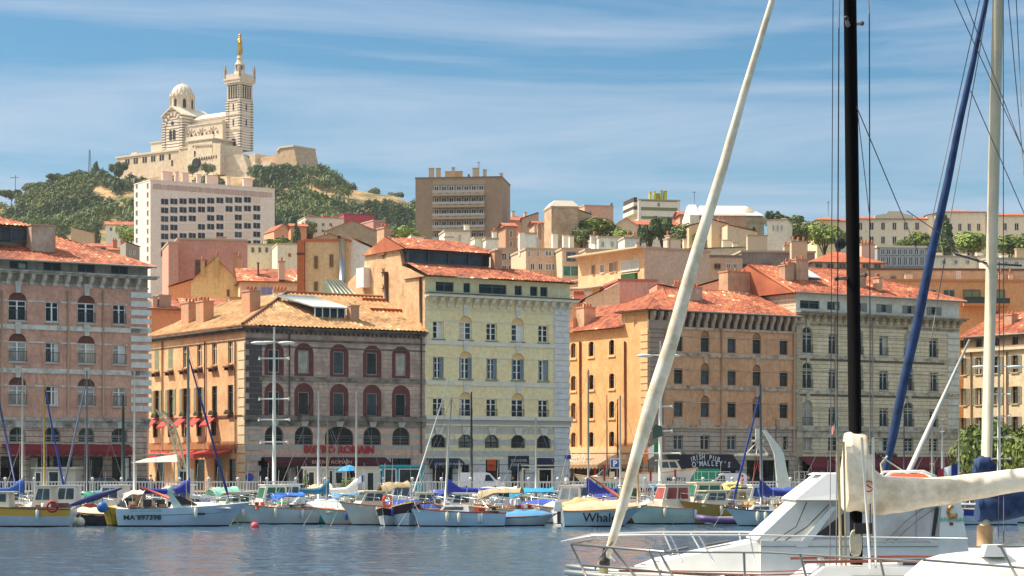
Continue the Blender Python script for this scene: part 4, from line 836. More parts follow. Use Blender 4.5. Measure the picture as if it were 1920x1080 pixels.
for px, w in ((256.5, 4), (277, 4)):
    for j in range(9): y = 345+j*17; zz = g.z(px, y+8); g.put('window', fwin(1.5 if px < 260 else 1.2, 1.6, 'b9b0a8', '39424a'), g.u(px), zz)
# ---- brown tower block in the middle
root, f, L, z = house('tall taupe apartment tower with five rows of recessed balconies and rooftop stacks', 779, 941, 335, 520, 16, R(-7), plaster('93826c', '8a7862', .2, '5c4e40'), cat='apartment block', name='apartment_block', cap='7c6c58', c2='8a7862',
   chim=((809, 315.5, 9, 4, 'c0a888'), (822, 315.5, 8, 4, 'c0a888'), (850, 314, 5, 6, 'c0a888'), (892, 315, 11, 5, 'c0a888'), (909, 318, 6, 6, 'b5ab96'), (879, 327, 3, 6, '5c5040'), (940, 325, 5, 5, 'c0a888'), (851, 321.5, 33, 8, 'c4a678')))
for j, y in enumerate((368, 389.5, 411.5, 433.5, 455.5, 477.5)):
    zz = f.z(860, y); u0, u1 = f.u(811.5), f.u(909.5)
    b = MB(M('a8997f', .8, name='balcony_concrete')); b.box(u0, u1, -1.2, 0, zz, zz+.55); b.box(u0, u1, -1.2, -1.12, zz+.75, zz+1.35, M('b5b0a6', .7, name='railing'))
    for i in range(12): x = u0+(u1-u0)*i/11; b.box(x-.04, x+.04, -1.2, -1.1, zz+.55, zz+1.35)
    part('balcony', b, root)
    part('balcony_recess', MB(MW('8c8276', .8, .2, 1)).box(u0, u1, -.03, 0, zz+.55, zz+2.55), root)
    for i in range(7): part('window', fwin(1.15, 1.7, 'd4d0c8', '3a3a3c'), root, (u0+.9+(u1-u0-1.8)*i/6, -.04, zz+.75))
part('balcony_panel', MB(MW('a8957a', .85, .1)).box(f.u(811.5), f.u(909.5), -.02, 0, f.z(860, 346), f.z(860, 338)), root)
# ---- others, far to near
H = house
H('white villa with a red tiled roof on the wooded slope left of the pink slab', 198, 252, 421, 760, 9, R(8), 'e0d6c0', 'gx', 9, ((rng(208, 12, 3), ((426, 433),), 5),), ((207, 415, 4),))
H('low villa with blue shutter and orange roof behind the salmon building chimney', 146, 208, 462, 560, 8, R(5), 'c8ac8c', 'gx', 9, (((160, 192), ((465, 471),), 6, '3c6c74', '2c4c54'),))
H('narrow brick-topped house with stacked chimneys between villa and pink slab', 205, 238, 468, 545, 8, R(20), 'c49a7c', 'gx', 8, (), ((215, 450, 8, 3, 'c9805c', 2), (229, 452, 7, 3, 'c98c6c', 2)))
H('small grey attic house touching the pink slab', 236, 262, 462, 530, 8, R(20), '8c8478', 'sl', 8, ((rng(244, 8, 2), ((470, 478),), 4),))
H('pale stone ruin wall on the hillside above the salmon building', 133, 172, 436, 620, 4, R(0), 'c4a884', 'sl', 10, cat='ruin', name='ruined_house', rm=M('b39a78', .9))
H('crimson rooftop block among hill trees', 645, 702, 402, 620, 12, R(20), 'a8404c', 'flat', 0, (), ((678, 399, 3, 4, 'a8404c'),), cap='8c3440')
H('white block with crimson parapets below the hill', 573, 645, 408, 600, 10, R(18), 'd9cdb8', 'flat', 0, ((rng(592, 14, 3), ((418, 424),), 6), (rng(592, 14, 3), ((430, 436),), 6)), ((582, 403, 11, 2, 'b04c54'), (610, 403, 12, 2, 'b04c54'), (628, 405, 11, 2, 'b04c54')))
H('tall grey gable-ended house in front of the crimson block', 612, 708, 432, 520, 14, R(8), plaster('a8987f', '94846c', .5, '5c5040'), 'gy', 20, (), ((622, 424, 5),), c2='94846c')
H('pink house with shaded end wall beside the grey gable', 700, 722, 414, 560, 9, R(25), 'b07c70', 'flat', 0, (((707, 715), ((424, 430), (436, 442)), 4),))
H('ochre gabled house right of the pink slab', 514, 547, 432, 600, 9, R(25), 'c49a78', 'gy', 13, (((530,), ((440, 446),), 5),))
H('low house with red-brown roof among hillside trees', 545, 575, 424, 590, 8, R(10), 'c98c64', 'gx', 8)
H('squat gabled house below the grey gable', 585, 650, 447, 430, 9, R(10), 'b59474', 'gy', 10)
H('roofs of a low terracotta row just right of the brown tower', 950, 996, 413, 560, 10, R(10), 'c98a68', 'gx', 12, ((rng(958, 10, 3), ((418, 424),), 5),), ((962, 396, 5), (985, 398, 5)))
H('narrow tan house with tall windows right of the brown tower', 948, 968, 424, 480, 8, R(12), 'a88468', 'gx', 10, (((958,), ((432, 445), (452, 463)), 6),))
H('grey sloping-wall house between tower and stone turret house', 978, 1010, 410, 520, 9, R(0), 'b59c80', 'sr', 11)
H('small tan house with red cornice beneath the sloping wall', 1002, 1036, 418, 500, 8, R(8), 'c49c7c', 'gx', 7, ((rng(1010, 9, 3), ((424, 431),), 4),))
root, f, L, z = H('tall weathered stone turret house with a pale mansard roof', 1034, 1084, 389, 450, 8, R(10), plaster('c0a384', '9c8468', .6, '5c4c3c'), 'flat', 0, (((1041, 1071), ((392, 399),), 4),), (), c2='9c8468')
part('mansard_roof', MB(MW('d9c9b0', .7, .2)).hexa([(-.2, -.2, z+.3), (L+.2, -.2, z+.3), (L+.2, 8.2, z+.3), (-.2, 8.2, z+.3)], [(.9, 1, z+1.6), (L-.9, 1, z+1.6), (L-.9, 7, z+1.6), (.9, 7, z+1.6)]), root)
H('stone annexe stepping down from the turret house', 1084, 1108, 402, 455, 8, R(10), 'bda284', 'sl', 8)
H('flat-roofed beige block on the skyline with thin aerials', 1096, 1150, 386, 500, 10, R(15), 'bfa388', 'flat', 0, (((1107,), ((394, 402),), 5),), ((1146, 381, 3, 4, '6c5c4c'),))
H('school wing with a broad orange roof left of the white gable', 1062, 1150, 426, 490, 14, R(6), 'dcd4c0', 'gx', 18, ((rng(1068, 8, 3), ((434, 441),), 4),), rm=T_ORF)
H('white school gable on the skyline ridge', 1149, 1198, 424, 478, 14, R(4), 'c4b296', 'gy', 16, rm=T_ORF)
H('school wing with orange roof right of the white gable', 1172, 1300, 421, 500, 14, R(4), 'dcd4c0', 'gx', 14, (), rm=T_ORF)
root, f, L, z = H('modern white block with olive stripes and yellow-green rooftop stacks', 1197, 1275, 375, 540, 12, R(12), 'dcd6c8', 'flat', 0, (((1235,), ((380, 387),), 5),), ((1219, 360, 4, 4, 'b5a838'), (1227, 359, 3, 4, 'b5a838'), (1234, 363, 12, 5, 'a39a40'), (1240, 357, 3, 4, '7c8438'), (1247, 358, 6, 4, '9ca03c')), cat='apartment block', name='apartment_block')
for ya, yb in ((374, 378), (389, 395), (406, 411)): part('stripe', MB(M('7c8458', .8, name='olive_paint')).box(f.u(1202), f.u(1270), -.06, 0, f.z(1235, yb), f.z(1235, ya)), root)
g = Fac((f.O.x-sin(R(12))*12, f.O.y+cos(R(12))*12), R(12)-pi/2, zg=f.zg).at(root, f.O, R(12))
for y in (388, 402): g.put('balcony', MB(M('dcd6c8', .8)).box(1, 11, -1, 0, g.z(1192, y), g.z(1192, y)+1.0).box(1, 11, -.9, -.02, g.z(1192, y)+1.0, g.z(1192, y)+2.2, M('4a3c34', .8)), 0, 0)
H('little orange-roofed house beside the striped block', 1275, 1296, 402, 500, 8, R(5), 'b58c74', 'gx', 10)
# church
root, f, L, z = H('long pinkish church with a pale zinc roof and rounded apse', 1311, 1400, 404, 470, 13, R(3), plaster('b5927c', 'a8866f', .3, '6c5444'), 'flat', 0, (), (), cat='church', name='church', cap='a8927c', c2='a8866f')
zn = MW('d8d2bf', .45, .12, .6, 'zinc'); hr = 25*470/F; r = MB(zn)
r.hexa([(-.5, -.6, z), (L+3.6, -.6, z), (L+3.6, 13.6, z), (-.5, 13.6, z)], [(1.0, 6.4, z+hr), (L+.8, 6.4, z+hr), (L+.8, 6.6, z+hr), (1.0, 6.6, z+hr)]); part('roof', r, root)
b = MB(MW('a8a288', .8, .3, .8)); b.lathe([(3.4, 0), (3.4, z-1.6), (3.9, z-1.2), (3.9, z-.4), (3.6, z), (.1, z+2.3)], (L+1.0, 3.6, 0), 16, smooth=False); part('apse', b, root)
part('window', MB(DARK).prism([(-.35, 0), (.35, 0), (.35, 1.1), (0, 1.8), (-.35, 1.1)], -.1, .1), root, (L+1.6, .22, f.z(1424, 440)))
part('gable_front', MB(MW('dcd6c4', .6, .1)).box(-2.0, 0, -.2, 13.2, 0, z+.1).hexa([(-2, -.2, z+.1), (0, -.2, z+.1), (0, 13.2, z+.1), (-2, 13.2, z+.1)], [(-1.6, 5, z+2.9), (-.1, 5, z+2.9), (-.1, 8, z+2.9), (-1.6, 8, z+2.9)]), root)
H('beige gabled house directly below the church roof', 1292, 1334, 424, 440, 9, R(8), 'c9b08c', 'sr', 12, (((1337,), ((420, 424),), 4),)); H('narrow house with tall twin chimney in front of the church', 1334, 1365, 420, 435, 8, R(8), 'c4ac8c', 'sl', 8, (), ((1352, 410, 12, 3, 'd4bc9c', 2),))
H('small sloping-roofed house at the foot of the apse', 1364, 1420, 434, 430, 8, R(8), 'c4b296', 'sl', 12, (), rm=M('c98c64', .8))
H('white house with a tall end chimney right of the apse', 1438, 1476, 414, 450, 9, R(-14), 'ddd2bc', 'flat', 0, ((rng(1450, 8, 3), ((422, 432),), 4),), ((1470, 409, 8, 2, 'ddd2bc'),))
# institution on the ridge
INS = 'd8cfb8'
root, f, L, z = H('long cream institution on the ridge with a curved central parapet and orange roofs', 1600, 1738, 410, 560, 12, R(2), INS, 'gx', 9, ((rng(1613, 21.3, 6), ((417, 431), (443, 457)), 8, 'd8d0bc', '2c2c30'),), (), cat='institution', name='institution', rm=T_ORF)
part('parapet', MB(MW('d4cab2', .8, .1)).prism([(f.u(1640), z), (f.u(1712), z), (f.u(1712), z+.8), (f.u(1694), z+1.3), (f.u(1690), z+1.9), (f.u(1664), z+1.9), (f.u(1660), z+1.3), (f.u(1640), z+.8)], -.3, .3), root)
H('taller cream institution wing with a shallow orange hipped roof', 1760, 1848, 397, 565, 14, R(2), INS, 'hip', 9, ((rng(1782, 17.6, 4), ((419, 433),), 7, 'd8d0bc', '2c2c30'),), (), cat='institution', name='institution', rm=T_ORF)
H('short linking wing between the two cream institution blocks', 1738, 1760, 404, 570, 10, R(2), INS, 'sr', 5, (), cat='institution', name='institution', rm=T_ORF)
H('cream institution wing at the right edge of the ridge', 1864, 1990, 404, 562, 12, R(2), INS, 'gx', 9, ((rng(1884, 22, 5), ((418, 432), (444, 457)), 8, 'd8d0bc', '2c2c30'),), ((1868, 393, 5),), cat='institution', name='institution', rm=T_ORF)
H('orange-roofed pavilion left of the black mast on the ridge', 1532, 1572, 412, 540, 10, R(5), 'c9bc98', 'hip', 9, rm=T_ORF); H('small cream wall house hidden by the black mast', 1566, 1600, 414, 545, 9, R(5), 'd4ccb4', 'gx', 8, (((1590,), ((420, 430),), 6),), rm=T_ORF)
# white rooftop boxes and the modern flats around (1000, 480)
WB = 'e4ddca'
H('white stair-head block with twin chimneys behind the yellow building roof', 834, 882, 434, 330, 6, R(10), WB, 'flat', 0, (((862,), ((440, 452),), 5),), ((875, 421, 9, 2, WB), (841, 445, 16, -.6, WB)), c2='d8ccb0')
H('low white rooftop box beside the stair-head block', 890, 910, 447, 335, 5, R(10), WB, 'flat', 0); H('white rooftop box with a tall square stack', 911, 934, 449, 332, 5, R(10), WB, 'flat', 0, (), ((927, 434, 8, 2, WB, 1),))
H('tiny white dormer box left of the stair-head block', 770, 794, 444, 300, 5, R(10), 'd8ccb8', 'sl', 3, rm=M('c4bca8', .7))
H('beige modern flats with wide glazed bays, left section', 934, 990, 468, 318, 10, R(14), 'b8a088', 'flat', 0, (((945, 958), ((474, 488), (497, 512)), 10, 'c9c0b0', '4a4c50'), ((975,), ((474, 486), (494, 508)), 16)), (), cat='apartment block', name='apartment_block')
H('beige modern flats with wide glazed bays, middle section', 986, 1056, 468, 306, 10, R(12), 'c4ab90', 'flat', 0, (((991, 1008), ((470, 481),), 6), ((1028, 1043), ((470, 480),), 13, 'ddd8cc', '6c7478'), ((998, 1013), ((494, 506),), 9), ((1028, 1040), ((494, 507),), 12, 'ddd8cc', '7c8488')), ((978, 435, 10, 4, WB), (1040, 437, 10, 4, WB)), cat='apartment block', name='apartment_block')
H('beige modern flats with a green glass balcony, right section', 1054, 1106, 468, 302, 10, R(10), 'c9ae92', 'flat', 0, (((1071,), ((472, 490),), 18, '7c8084', '4a5458'), ((1093,), ((472, 486),), 12), ((1070,), ((498, 518),), 30, 'b8c4bc', '3c6c60')), ((1060, 440, 10, 4, WB), (1071, 442, 8, 5, WB)), cat='apartment block', name='apartment_block')
H('white rooftop house between two chimney stacks', 984, 1006, 439, 335, 6, R(10), WB, 'flat', 0, (((1008,), ((445, 458),), 4),), ((1011, 425, 7, 3, 'b08468', 2),))
H('white rooftop house with a tall left chimney below the school', 1122, 1167, 446, 330, 7, R(10), WB, 'flat', 0, (((1130, 1148, 1160), ((452, 463),), 6),), ((1114, 441, 14, 2, WB, 1),))
H('white double chimney house with red brick edge below the trees', 1171, 1199, 447, 325, 6, R(8), WB, 'flat', 0, (), ((1178, 441, 9, 2, WB, 1), (1190, 441, 8, 2, 'c98c6c', 1)))
H('low beige parapet building in front of the white rooftop houses', 1098, 1180, 470, 298, 8, R(10), 'c9b08c', 'flat', 0, ((rng(1112, 16, 3), ((474, 484),), 9, '8c8478', '4a4c50'),), ((1195, 455, 6, 3),))
# sunlit flats with balconies: corner at 1209
DF = 276; th = TH; O = ((1209-960)/F*DF, DF)
root, f, L, z = H('sunlit beige flats with two balcony floors and a blank grey-beige end wall', 1209, 1330, 466, DF, 15, TH, plaster('c4b19a', 'b8a58e', .25, '6c5c4c'), 'flat', 0, (), ((1260, 448, 32, 3, 'c9b8a4'), (1252, 441, 3, 3, 'c9b8a4', 1)), cat='apartment block', name='apartment_block', c2='b8a58e')
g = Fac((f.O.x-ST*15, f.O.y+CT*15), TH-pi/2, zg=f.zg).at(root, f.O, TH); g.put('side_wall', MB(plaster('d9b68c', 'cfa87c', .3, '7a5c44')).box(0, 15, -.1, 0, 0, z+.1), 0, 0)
for y, a in ((521, 0),): 
    zz = z-4.0; b = MB(M('cdb79c', .8, name='balcony_concrete')); b.box(-.4, 15.2, -1.3, 0, zz-.25, zz+.05); b.box(-.4, 15.2, -1.3, -1.25, zz+.9, zz+1.0); g.put('balcony', b); g.put('balcony', MB(M('cdb79c', .8, name='balcony_concrete')).box(-.4, 15.4, -1.5, 0, z+.0, z+.2))
for px, w, y0, y1, fc in ((1114, 6, 497, 515, 'b08c68'), (1131, 8, 495, 512, 'e4dcc8'), (1148, 8, 492, 511, 'c9a880'), (1156, 5, 490, 510, 'c9a880'), (1183, 34, 488, 508, 'e4dcc8'), (1129, 5, 532, 552, 'b08c68'), (1145, 9, 528, 540, 'ddd4c0')):
    u = g.u(px); ww = g.u(px+w/2)-g.u(px-w/2); zz = g.z(px, y1); g.put('window', fwin(min(ww, 4), g.z(px, y0)-zz, fc, '5c5248' if w < 20 else 'c4c0b4'), u, zz, .1)
g.put('planter', MB(MW('2f5c28', .9, .5, 5, 'leaves')).box(11.5, 14.6, -1.25, -.8, z-4, z-2.9))
H('grey board-marked concrete block with a beige lift tower on its roof', 1390, 1528, 473, 305, 12, R(6), plaster('8c8479', '787068', .5, '4a443c'), 'flat', 0, (((1400, 1437, 1485), ((494, 503),), 18, '6c645c', '3c3c3c'), ((1515,), ((494, 500),), 12)), ((1419, 441, 38, 3, 'cdb89a'), (1480, 460, 22, 6, 'd0b08c', 3)), cat='apartment block', name='apartment_block', c2='787068')
H('pale concrete shed roof building behind the white furled sail', 1270, 1400, 468, 330, 10, R(8), 'd4c0a0', 'sr', 6, rm=M('cfc0a4', .8), chim=((1283, 448, 4), (1362, 450, 16, 3, 'd8c8ac'), (1378, 455, 10)))
H('dark-eaved beige block with loggia left of the concrete block', 1328, 1392, 482, 290, 9, R(6), 'c4a888', 'flat', 0, (((1345,), ((494, 504),), 12, '8c6c54', '4a342c'), ((1366, 1378), ((494, 503),), 8)), cap='7c7064')
H('house with a wide orange hipped roof left of the glass penthouse', 1524, 1655, 491, 292, 11, R(8), 'a89c88', 'hip', 27, ((rng(1535, 22, 6), ((494, 505),), 13, '7c7468', '3c4044'),), ((1497, 452, 30, 3, 'd4b48c', 3), (1626, 458, 26, 4, 'd4b8a0', 4)), rm=T_ORF)
root, f, L, z = H('glazed rooftop penthouse with white frames behind the cream building', 1645, 1737, 464, 306, 8, R(6), '8f9694', 'flat', 0, ((rng(1655, 10.5, 8), ((466, 478), (481, 498)), 9, 'c9cac4', '4c565c'),), (), cap='e0d8b8')
H('white flat-roofed block with stubby chimneys left of the pale mast', 1745, 1848, 482, 322, 9, R(5), 'd8ccb4', 'flat', 0, ((rng(1770, 22, 4), ((487, 495),), 7),), ((1757, 473, 18, 2, WB), (1800, 475, 22, 3, WB), (1836, 473, 12, 2, WB)))
H('white flat-roofed block with stubby chimneys right of the pale mast', 1852, 1990, 486, 318, 9, R(5), 'd8ccb4', 'flat', 0, ((rng(1866, 20, 5), ((490, 498),), 7),), ((1882, 477, 14, 2, WB), (1912, 466, 16, 5, 'a89478')))
H('long low beige rooftop wall with a dark coping behind the cream building', 1546, 1990, 506, 285, 8, R(3), plaster('c0a888', 'b09878', .35, '6c5844'), 'flat', 0, (((1797,), ((508, 528),), 8, 'e0dccc', 'c8c8c0'), ((1675,), ((517, 524),), 10, '8c8478', '5c5c58')), ((1703, 513, 14, -.4, 'd8c8b0'), (1876, 513, 8, -.3, 'cdb89c', 1), (1894, 513, 8, -.3, 'cdb89c', 1)), cap='5c5044', c2='b09878')
root, f, L, z = H('orange rendered apartments with a planted balcony beside the pale mast', 1650, 1990, 527, 274, 9, R(4), 'd99c64', 'flat', 0, (((1745, 1779), ((543, 557),), 22, 'a8a090', '4a4640'), ((1822, 1868), ((543, 562),), 32, '7c6c54', '8c8c5c'), ((1860,), ((583, 592),), 26, '8c8478', '4a4640')), (), cat='apartment block', name='apartment_block', cap='cf8c50')
part('balcony', MB(M('d08c54', .8)).box(f.u(1802), f.u(1888), -1.3, 0, f.z(1845, 575), f.z(1845, 570)).box(f.u(1802), f.u(1888), -1.28, -1.22, f.z(1845, 570), f.z(1845, 560), M('3c4438', .6)).box(f.u(1804), f.u(1850), -1.15, -.8, f.z(1845, 570), f.z(1845, 558), MW('3f5c24', .9, .5, 5, 'leaves')), root)
# just behind the orange building
H('pink rendered wall with a satellite dish below the sunlit flats', 1160, 1232, 527, 262, 8, R(10), 'd0a08c', 'flat', 0, (), cap='b5705c'); H('building with a long sloping pale parapet climbing to the pink wall', 1098, 1162, 562, 258, 6, R(4), 'e0c09a', 'sr', 33, rm=M('c98060', .8))
H('lean-to with a pale corrugated roof behind the furled sail', 1300, 1400, 540, 252, 7, R(4), 'dcb88c', 'sr', 30, rm=MW('c4c6c0', .5, .15)); H('low house with red lean-to roof below the pale corrugated roof', 1345, 1446, 556, 248, 7, R(4), 'c9a488', 'sr', 24, rm=T_RED)
H('house with cluster of steel flues, left of the cream building roof', 1444, 1480, 524, 252, 6, R(4), 'd4a87c', 'flat', 0, (), ((1455, 515, 5, 3, '9c9484'), (1462, 514, 4, 3, '9c9484'), (1469, 514, 4, 3, '9c9484'))); H('small orange-roofed house with rounded gable behind the red lean-to', 1396, 1446, 526, 262, 6, R(4), 'd0a888', 'gx', 15, rm=T_RED)
H('terracotta house with brick chimney pots behind the furled sail', 1232, 1302, 548, 254, 7, R(4), 'c98c70', 'sl', 14, (), ((1276, 534, 26, 2, 'cf9c7c', 4),), rm=T_RED)
H('small house with clay chimney pots beside the yellow building', 1064, 1100, 566, 262, 7, R(10), 'd0a080', 'gx', 10, (), ((1085, 553, 22, 2, 'd8a080', 5),), rm=T_RED); H('white-topped low house between yellow building and sunlit flats', 1062, 1110, 545, 275, 7, R(10), 'dcc8a8', 'flat', 0, (((1086,), ((550, 562),), 8),))
# left-centre cluster
root, f, L, z = H('dull pink rendered building with a dark recessed window in front of the slab', 333, 464, 449, 340, 12, R(14), plaster('c08c7c', 'b58070', .25, '7a5448'), 'flat', 0, (((377,), ((487, 521),), 22, '8c4c40', '5c3a34'),), ((414, 444, 20, 3, 'b5a490'),), c2='b58070')
H('lower stepped shoulder of the pink rendered building', 316, 334, 456, 335, 11, R(14), 'bd8c78', 'flat')
H('small white-beige block with three little windows behind the gabled house', 463, 520, 459, 400, 9, R(12), 'd8ccae', 'flat', 0, (((474, 487, 500), ((464, 473),), 5, '8c8470', '2c2c34'),), ((497, 451, 6),)); H('low white block with a plain parapet right of the three-window block', 520, 560, 458, 390, 9, R(12), 'ddd0b4', 'flat', 0, (((543,), ((475, 481),), 5, 'b5603c', 'b5603c'),))
H('yellow gable-ended house with tall attached flues', 358, 450, 528, 292, 9, R(4), 'ddbb80', 'gy', 46, (((428,), ((543, 556),), 4, '6c5438', '3c3024'),), ((380, 489, 7, -.3, 'c9a468', 1), (407, 480, 7, -.3, 'c9a468', 1), (441, 474, 7, -.3, 'b58c5c'), (449, 482, 8, 2, 'd4ac84', 1)), rm=T_RED)
H('house with a mottled red roof and lavender shutters behind the bistro roof', 450, 560, 527, 286, 9, R(10), 'dcb48c', 'gx', 30, (((472, 500), ((538, 553),), 22, 'a8a4c0', '8c8aa8'),), ((484, 492, 3, 2, '6c4c3c'), (528, 490, 12, -.2, 'd4b090', 1)), rm=T_RED)
H('low red roof left of the yellow gable', 318, 362, 538, 300, 8, R(4), 'c98c64', 'sr', 14, (), rm=T_RED)
H('red tiled terrace house with a grey water tank at the bistro corner', 280, 350, 578, 252, 8, TH, 'c9865c', 'gx', 22, (), ((307, 553, 24, 1, 'a88c78'), (288, 556, 9, 1, 'c0a488')), rm=T_RED); H('long low red tiled roof behind the bistro chimneys', 345, 480, 572, 256, 8, R(14), 'd09468', 'gx', 18, (), ((378, 568, 28, -1, 'd8a480', 4), (442, 557, 26, 2, 'd8b080', 0), (525, 545, 26, 4, 'd8b080', 4)), rm=T_RED)
root, f, L, z = H('tall beige house with three slit windows, a steel flue and an orange chimney shaft', 572, 654, 453, 246, 12, R(-4), plaster('d4b488', 'c8a678', .2, '7a5c44'), 'flat', 0, (((592.5,), ((480, 503), (528, 545)), 7, '8c6c44', '3c2c20'), ((621.5,), ((477, 500),), 7, '8c6c44', '3c2c20')), ((636, 440, 5, 6, '3c342c'),), cap='c06a44')
part('chimney', MB(MW('c0683c', .8, .2)).box(-.85, -.05, -.3, .6, 0, z+.1).box(-.9, 0, -.35, .65, z-1.5, z-1.3, M('5c3424', .8)), root); part('flue', MB(M('9ca0a0', .35, .7, 'steel')).tube([(f.u(643), -.5, z-4.8), (f.u(643), -.5, z+.2)], .36, n=12), root)
H('white-painted shed-roofed end wall beside the steel flue', 654, 697, 465, 247, 10, R(-4), 'e6e2da', 'sl', 19, rm=T_RED, c2='dedad0', streak=.1)
# ---- hill-top lookout lamps and masts
def small(name, label, cat, mb, px, py, D, group=None):
    p = W3(px, py, D); o = part(name, mb, None, (p.x, p.y, p.z)); tag(o, label, cat, group); return o
ST_ = M('5c5c58', .5, name='dark_steel')
b = MB(ST_)
for i in range(3): a = 2*pi*i/3; b.tube([(1.1*cos(a), 1.1*sin(a), -3), (.25*cos(a), .25*sin(a), 12)], .12, n=4)
for i in range(9): zz = i*1.3; r = 1.0-.07*i; [b.tube([(r*cos(2*pi*k/3), r*sin(2*pi*k/3), zz), (r*cos(2*pi*(k+1)/3), r*sin(2*pi*(k+1)/3), zz+1.2)], .07, n=3) for k in range(3)]
small('radio_mast', 'thin lattice radio mast above the trees left of the basilica', 'mast', b, 168, 325, 1120)
b = MB(ST_); b.tube([(0, 0, -3), (0, 0, 4)], .25, n=6); b.lathe([(.3, 4), (1.0, 4.6), (1.1, 5.2), (.3, 5.4)], n=8); small('viewpoint_lamp', 'squat dark lamp post on the ridge right of the basilica', 'lamp', b, 609, 333, 1125)
# television aerials
for i, (px, py, D, hh, lb) in enumerate(((29, 385, 203, 2.8, 'television aerial on the left roof stack, topmost against the sky'), (898, 330, 528, 3.5, 'whip aerial on the brown tower roof'), (1553, 400, 545, 3, 'thin aerial above the pavilion left of the black mast'), (1302, 378, 474, 2.2, 'small aerial on the church gable'))):
    b = MB(ST_); k = D/200; b.tube([(0, 0, -.5), (0, 0, hh)], .025*k, n=4); b.tube([(-.5, 0, hh*.92), (.35, 0, hh*.92)], .02*k, n=4); [b.tube([(x, -.25, hh*.92), (x, .25, hh*.92)], .015*k, n=3) for x in (-.4, -.2, 0, .2)]
    small('television_aerial', lb, 'aerial', b, px, py, D, 'television aerials on the roofs')
b = MB(M('d8c4b8', .5, name='dish')); b.lathe([(.02, .12), (.3, .06), (.6, .0)], n=14); o = small('satellite_dish', 'pale satellite dish on the pink wall below the sunlit flats', 'satellite dish', b, 1240, 540, 258); o.rotation_euler = (R(100), 0, R(10))
# ================================================================= the basilica
BD = 1130; OX, OZ = (449.6-960)/F*BD, CH+(HZ-276)*BD/F; BTH = R(-38)
bas = thing('basilica', 'striped stone basilica with ribbed dome and gilded statue on its bell tower, on the hilltop', 'basilica', (OX, BD, OZ), BTH)
def bx_(px, y=0): return (px-449.6-2.6*y)/2.59
def bz_(py): return (276-py)/3.63
def stripe(c1, c2, per, duty=.5):
    return plaster(c1, c1, .12, '7a6a54', .4, bands=(c2, per, duty), name='striped_stone')
SB = stripe('d9c39c', '8a7460', 1.5, .42); SP = plaster('d4c8b4', 'c9b698', .25, '8c7458', .5); SQ = stripe('d4c8b4', '6a5546', 1.35, .5)
b = MB(stripe('d4c8b4', 'a8927a', 1.35, .3)); b.box(-9.3, 0, 0, 9.3, -1, 35); part('tower', b, bas)
b = MB(SQ)
for x, y in ((-9.3, 0), (0, 0), (0, 9.3), (-9.3, 9.3)): b.box(x-.95 if x else x-1.3, x+1.3 if x else x+.25, y-.25 if not y else y-1.3, y+1.3 if not y else y+.25, -1, 25)
part('corner_piers', b, bas)
b = MB(SP)
for z in (9.5, 17.2, 24.6): b.box(-9.65, .35, -.35, 9.65, z, z+.7)
b.box(-10.3, 1.0, -1.0, 10.3, 33.8, 35.2); b.box(-10.6, 1.3, -1.3, 10.6, 35.2, 36.2); b.box(-10.3, 1.0, -1.0, -.7, 36.2, 38.2); b.box(.7, 1.0, -.7, 10.3, 36.2, 38.2); b.box(-10.3, -10, -.7, 10.3, 36.2, 38.2); b.box(-10, .7, 10, 10.3, 36.2, 38.2); part('cornice', b, bas)
b = MB(DARK); b.box(-8.2, -1.1, -.12, 0, 26, 32.6); b.box(0, .12, 1.1, 8.2, 26, 32.6)
for z in (11.5, 19.5): b.box(-5.1, -4.3, -.1, 0, z, z+3.4); b.box(0, .1, 4.3, 5.1, z, z+3.4)
b.prism([(-6.4, -.5), (-3, -.5), (-3, 3.2)]+[(-4.7+1.7*cos(t), 3.2+1.7*sin(t)) for t in (pi*j/8 for j in range(1, 8))]+[(-6.4, 3.2)], -.15, 0)
part('belfry_opening', b, bas)
b = MB(SP)
for i in range(5):
    t = i/4; b.lathe([(.32, 26), (.3, 31.4), (.5, 32)], (-8.0+6.7*t, -.35, 0), 8); b.lathe([(.32, 26), (.3, 31.4), (.5, 32)], (.35, 1.3+6.7*t, 0), 8)
part('colonnade', b, bas)
b = MB(SP); cx, cy = -4.65, 4.65
b.lathe([(4.6, 36), (3.9, 38), (3.0, 39.3), (2.5, 40.3), (2.7, 40.5), (2.7, 40.9)], (cx, cy, 0), 8, smooth=False); b.lathe([(1.8, 40.9), (1.8, 43.3)], (cx, cy, 0), 10, DARK); b.lathe([(2.6, 43.3), (2.8, 43.7), (2.2, 44.6), (1.6, 45.6), (1.4, 46.6), (1.7, 47.1), (1.25, 48), (1.2, 48.6)], (cx, cy, 0), 10, smooth=False)
for i in range(10): a = 2*pi*i/10; b.lathe([(.32, 40.9), (.3, 43.3)], (cx+2.3*cos(a), cy+2.3*sin(a), 0), 6)
part('lantern', b, bas)
b = MB(MW('a8977c', .8, .3))
for x, y in ((-9.9, -.6), (.6, -.6), (.6, 9.9), (-9.9, 9.9)): b.lathe([(.8, 36.5), (.6, 38.8), (.9, 40), (.55, 41.4), (.35, 42), (.45, 42.6), (.05, 43.2)], (x, y, 0), 7); b.box(x-1.4, x-.3, y-.1, y+.1, 40.2, 42.2)
part('angel_statues', b, bas)
GOLD = M('e8a21c', .28, 1, 'gilding'); b = MB(GOLD); Z0 = 48.6
b.smooth = True; prof = [(1.15, 0), (1.35, .5), (1.5, 1.6), (1.35, 3.6), (1.2, 5.2), (1.25, 6.2), (1.45, 7.4), (1.2, 8.3), (.55, 8.9), (.42, 9.2)]
rows = []
for r, z in prof: rows.append([(cx+r*(1+.13*cos(5*2*pi*j/20+z))*cos(2*pi*j/20)+.25*sin(z*.5), cy+r*.8*sin(2*pi*j/20), Z0+z) for j in range(20)])
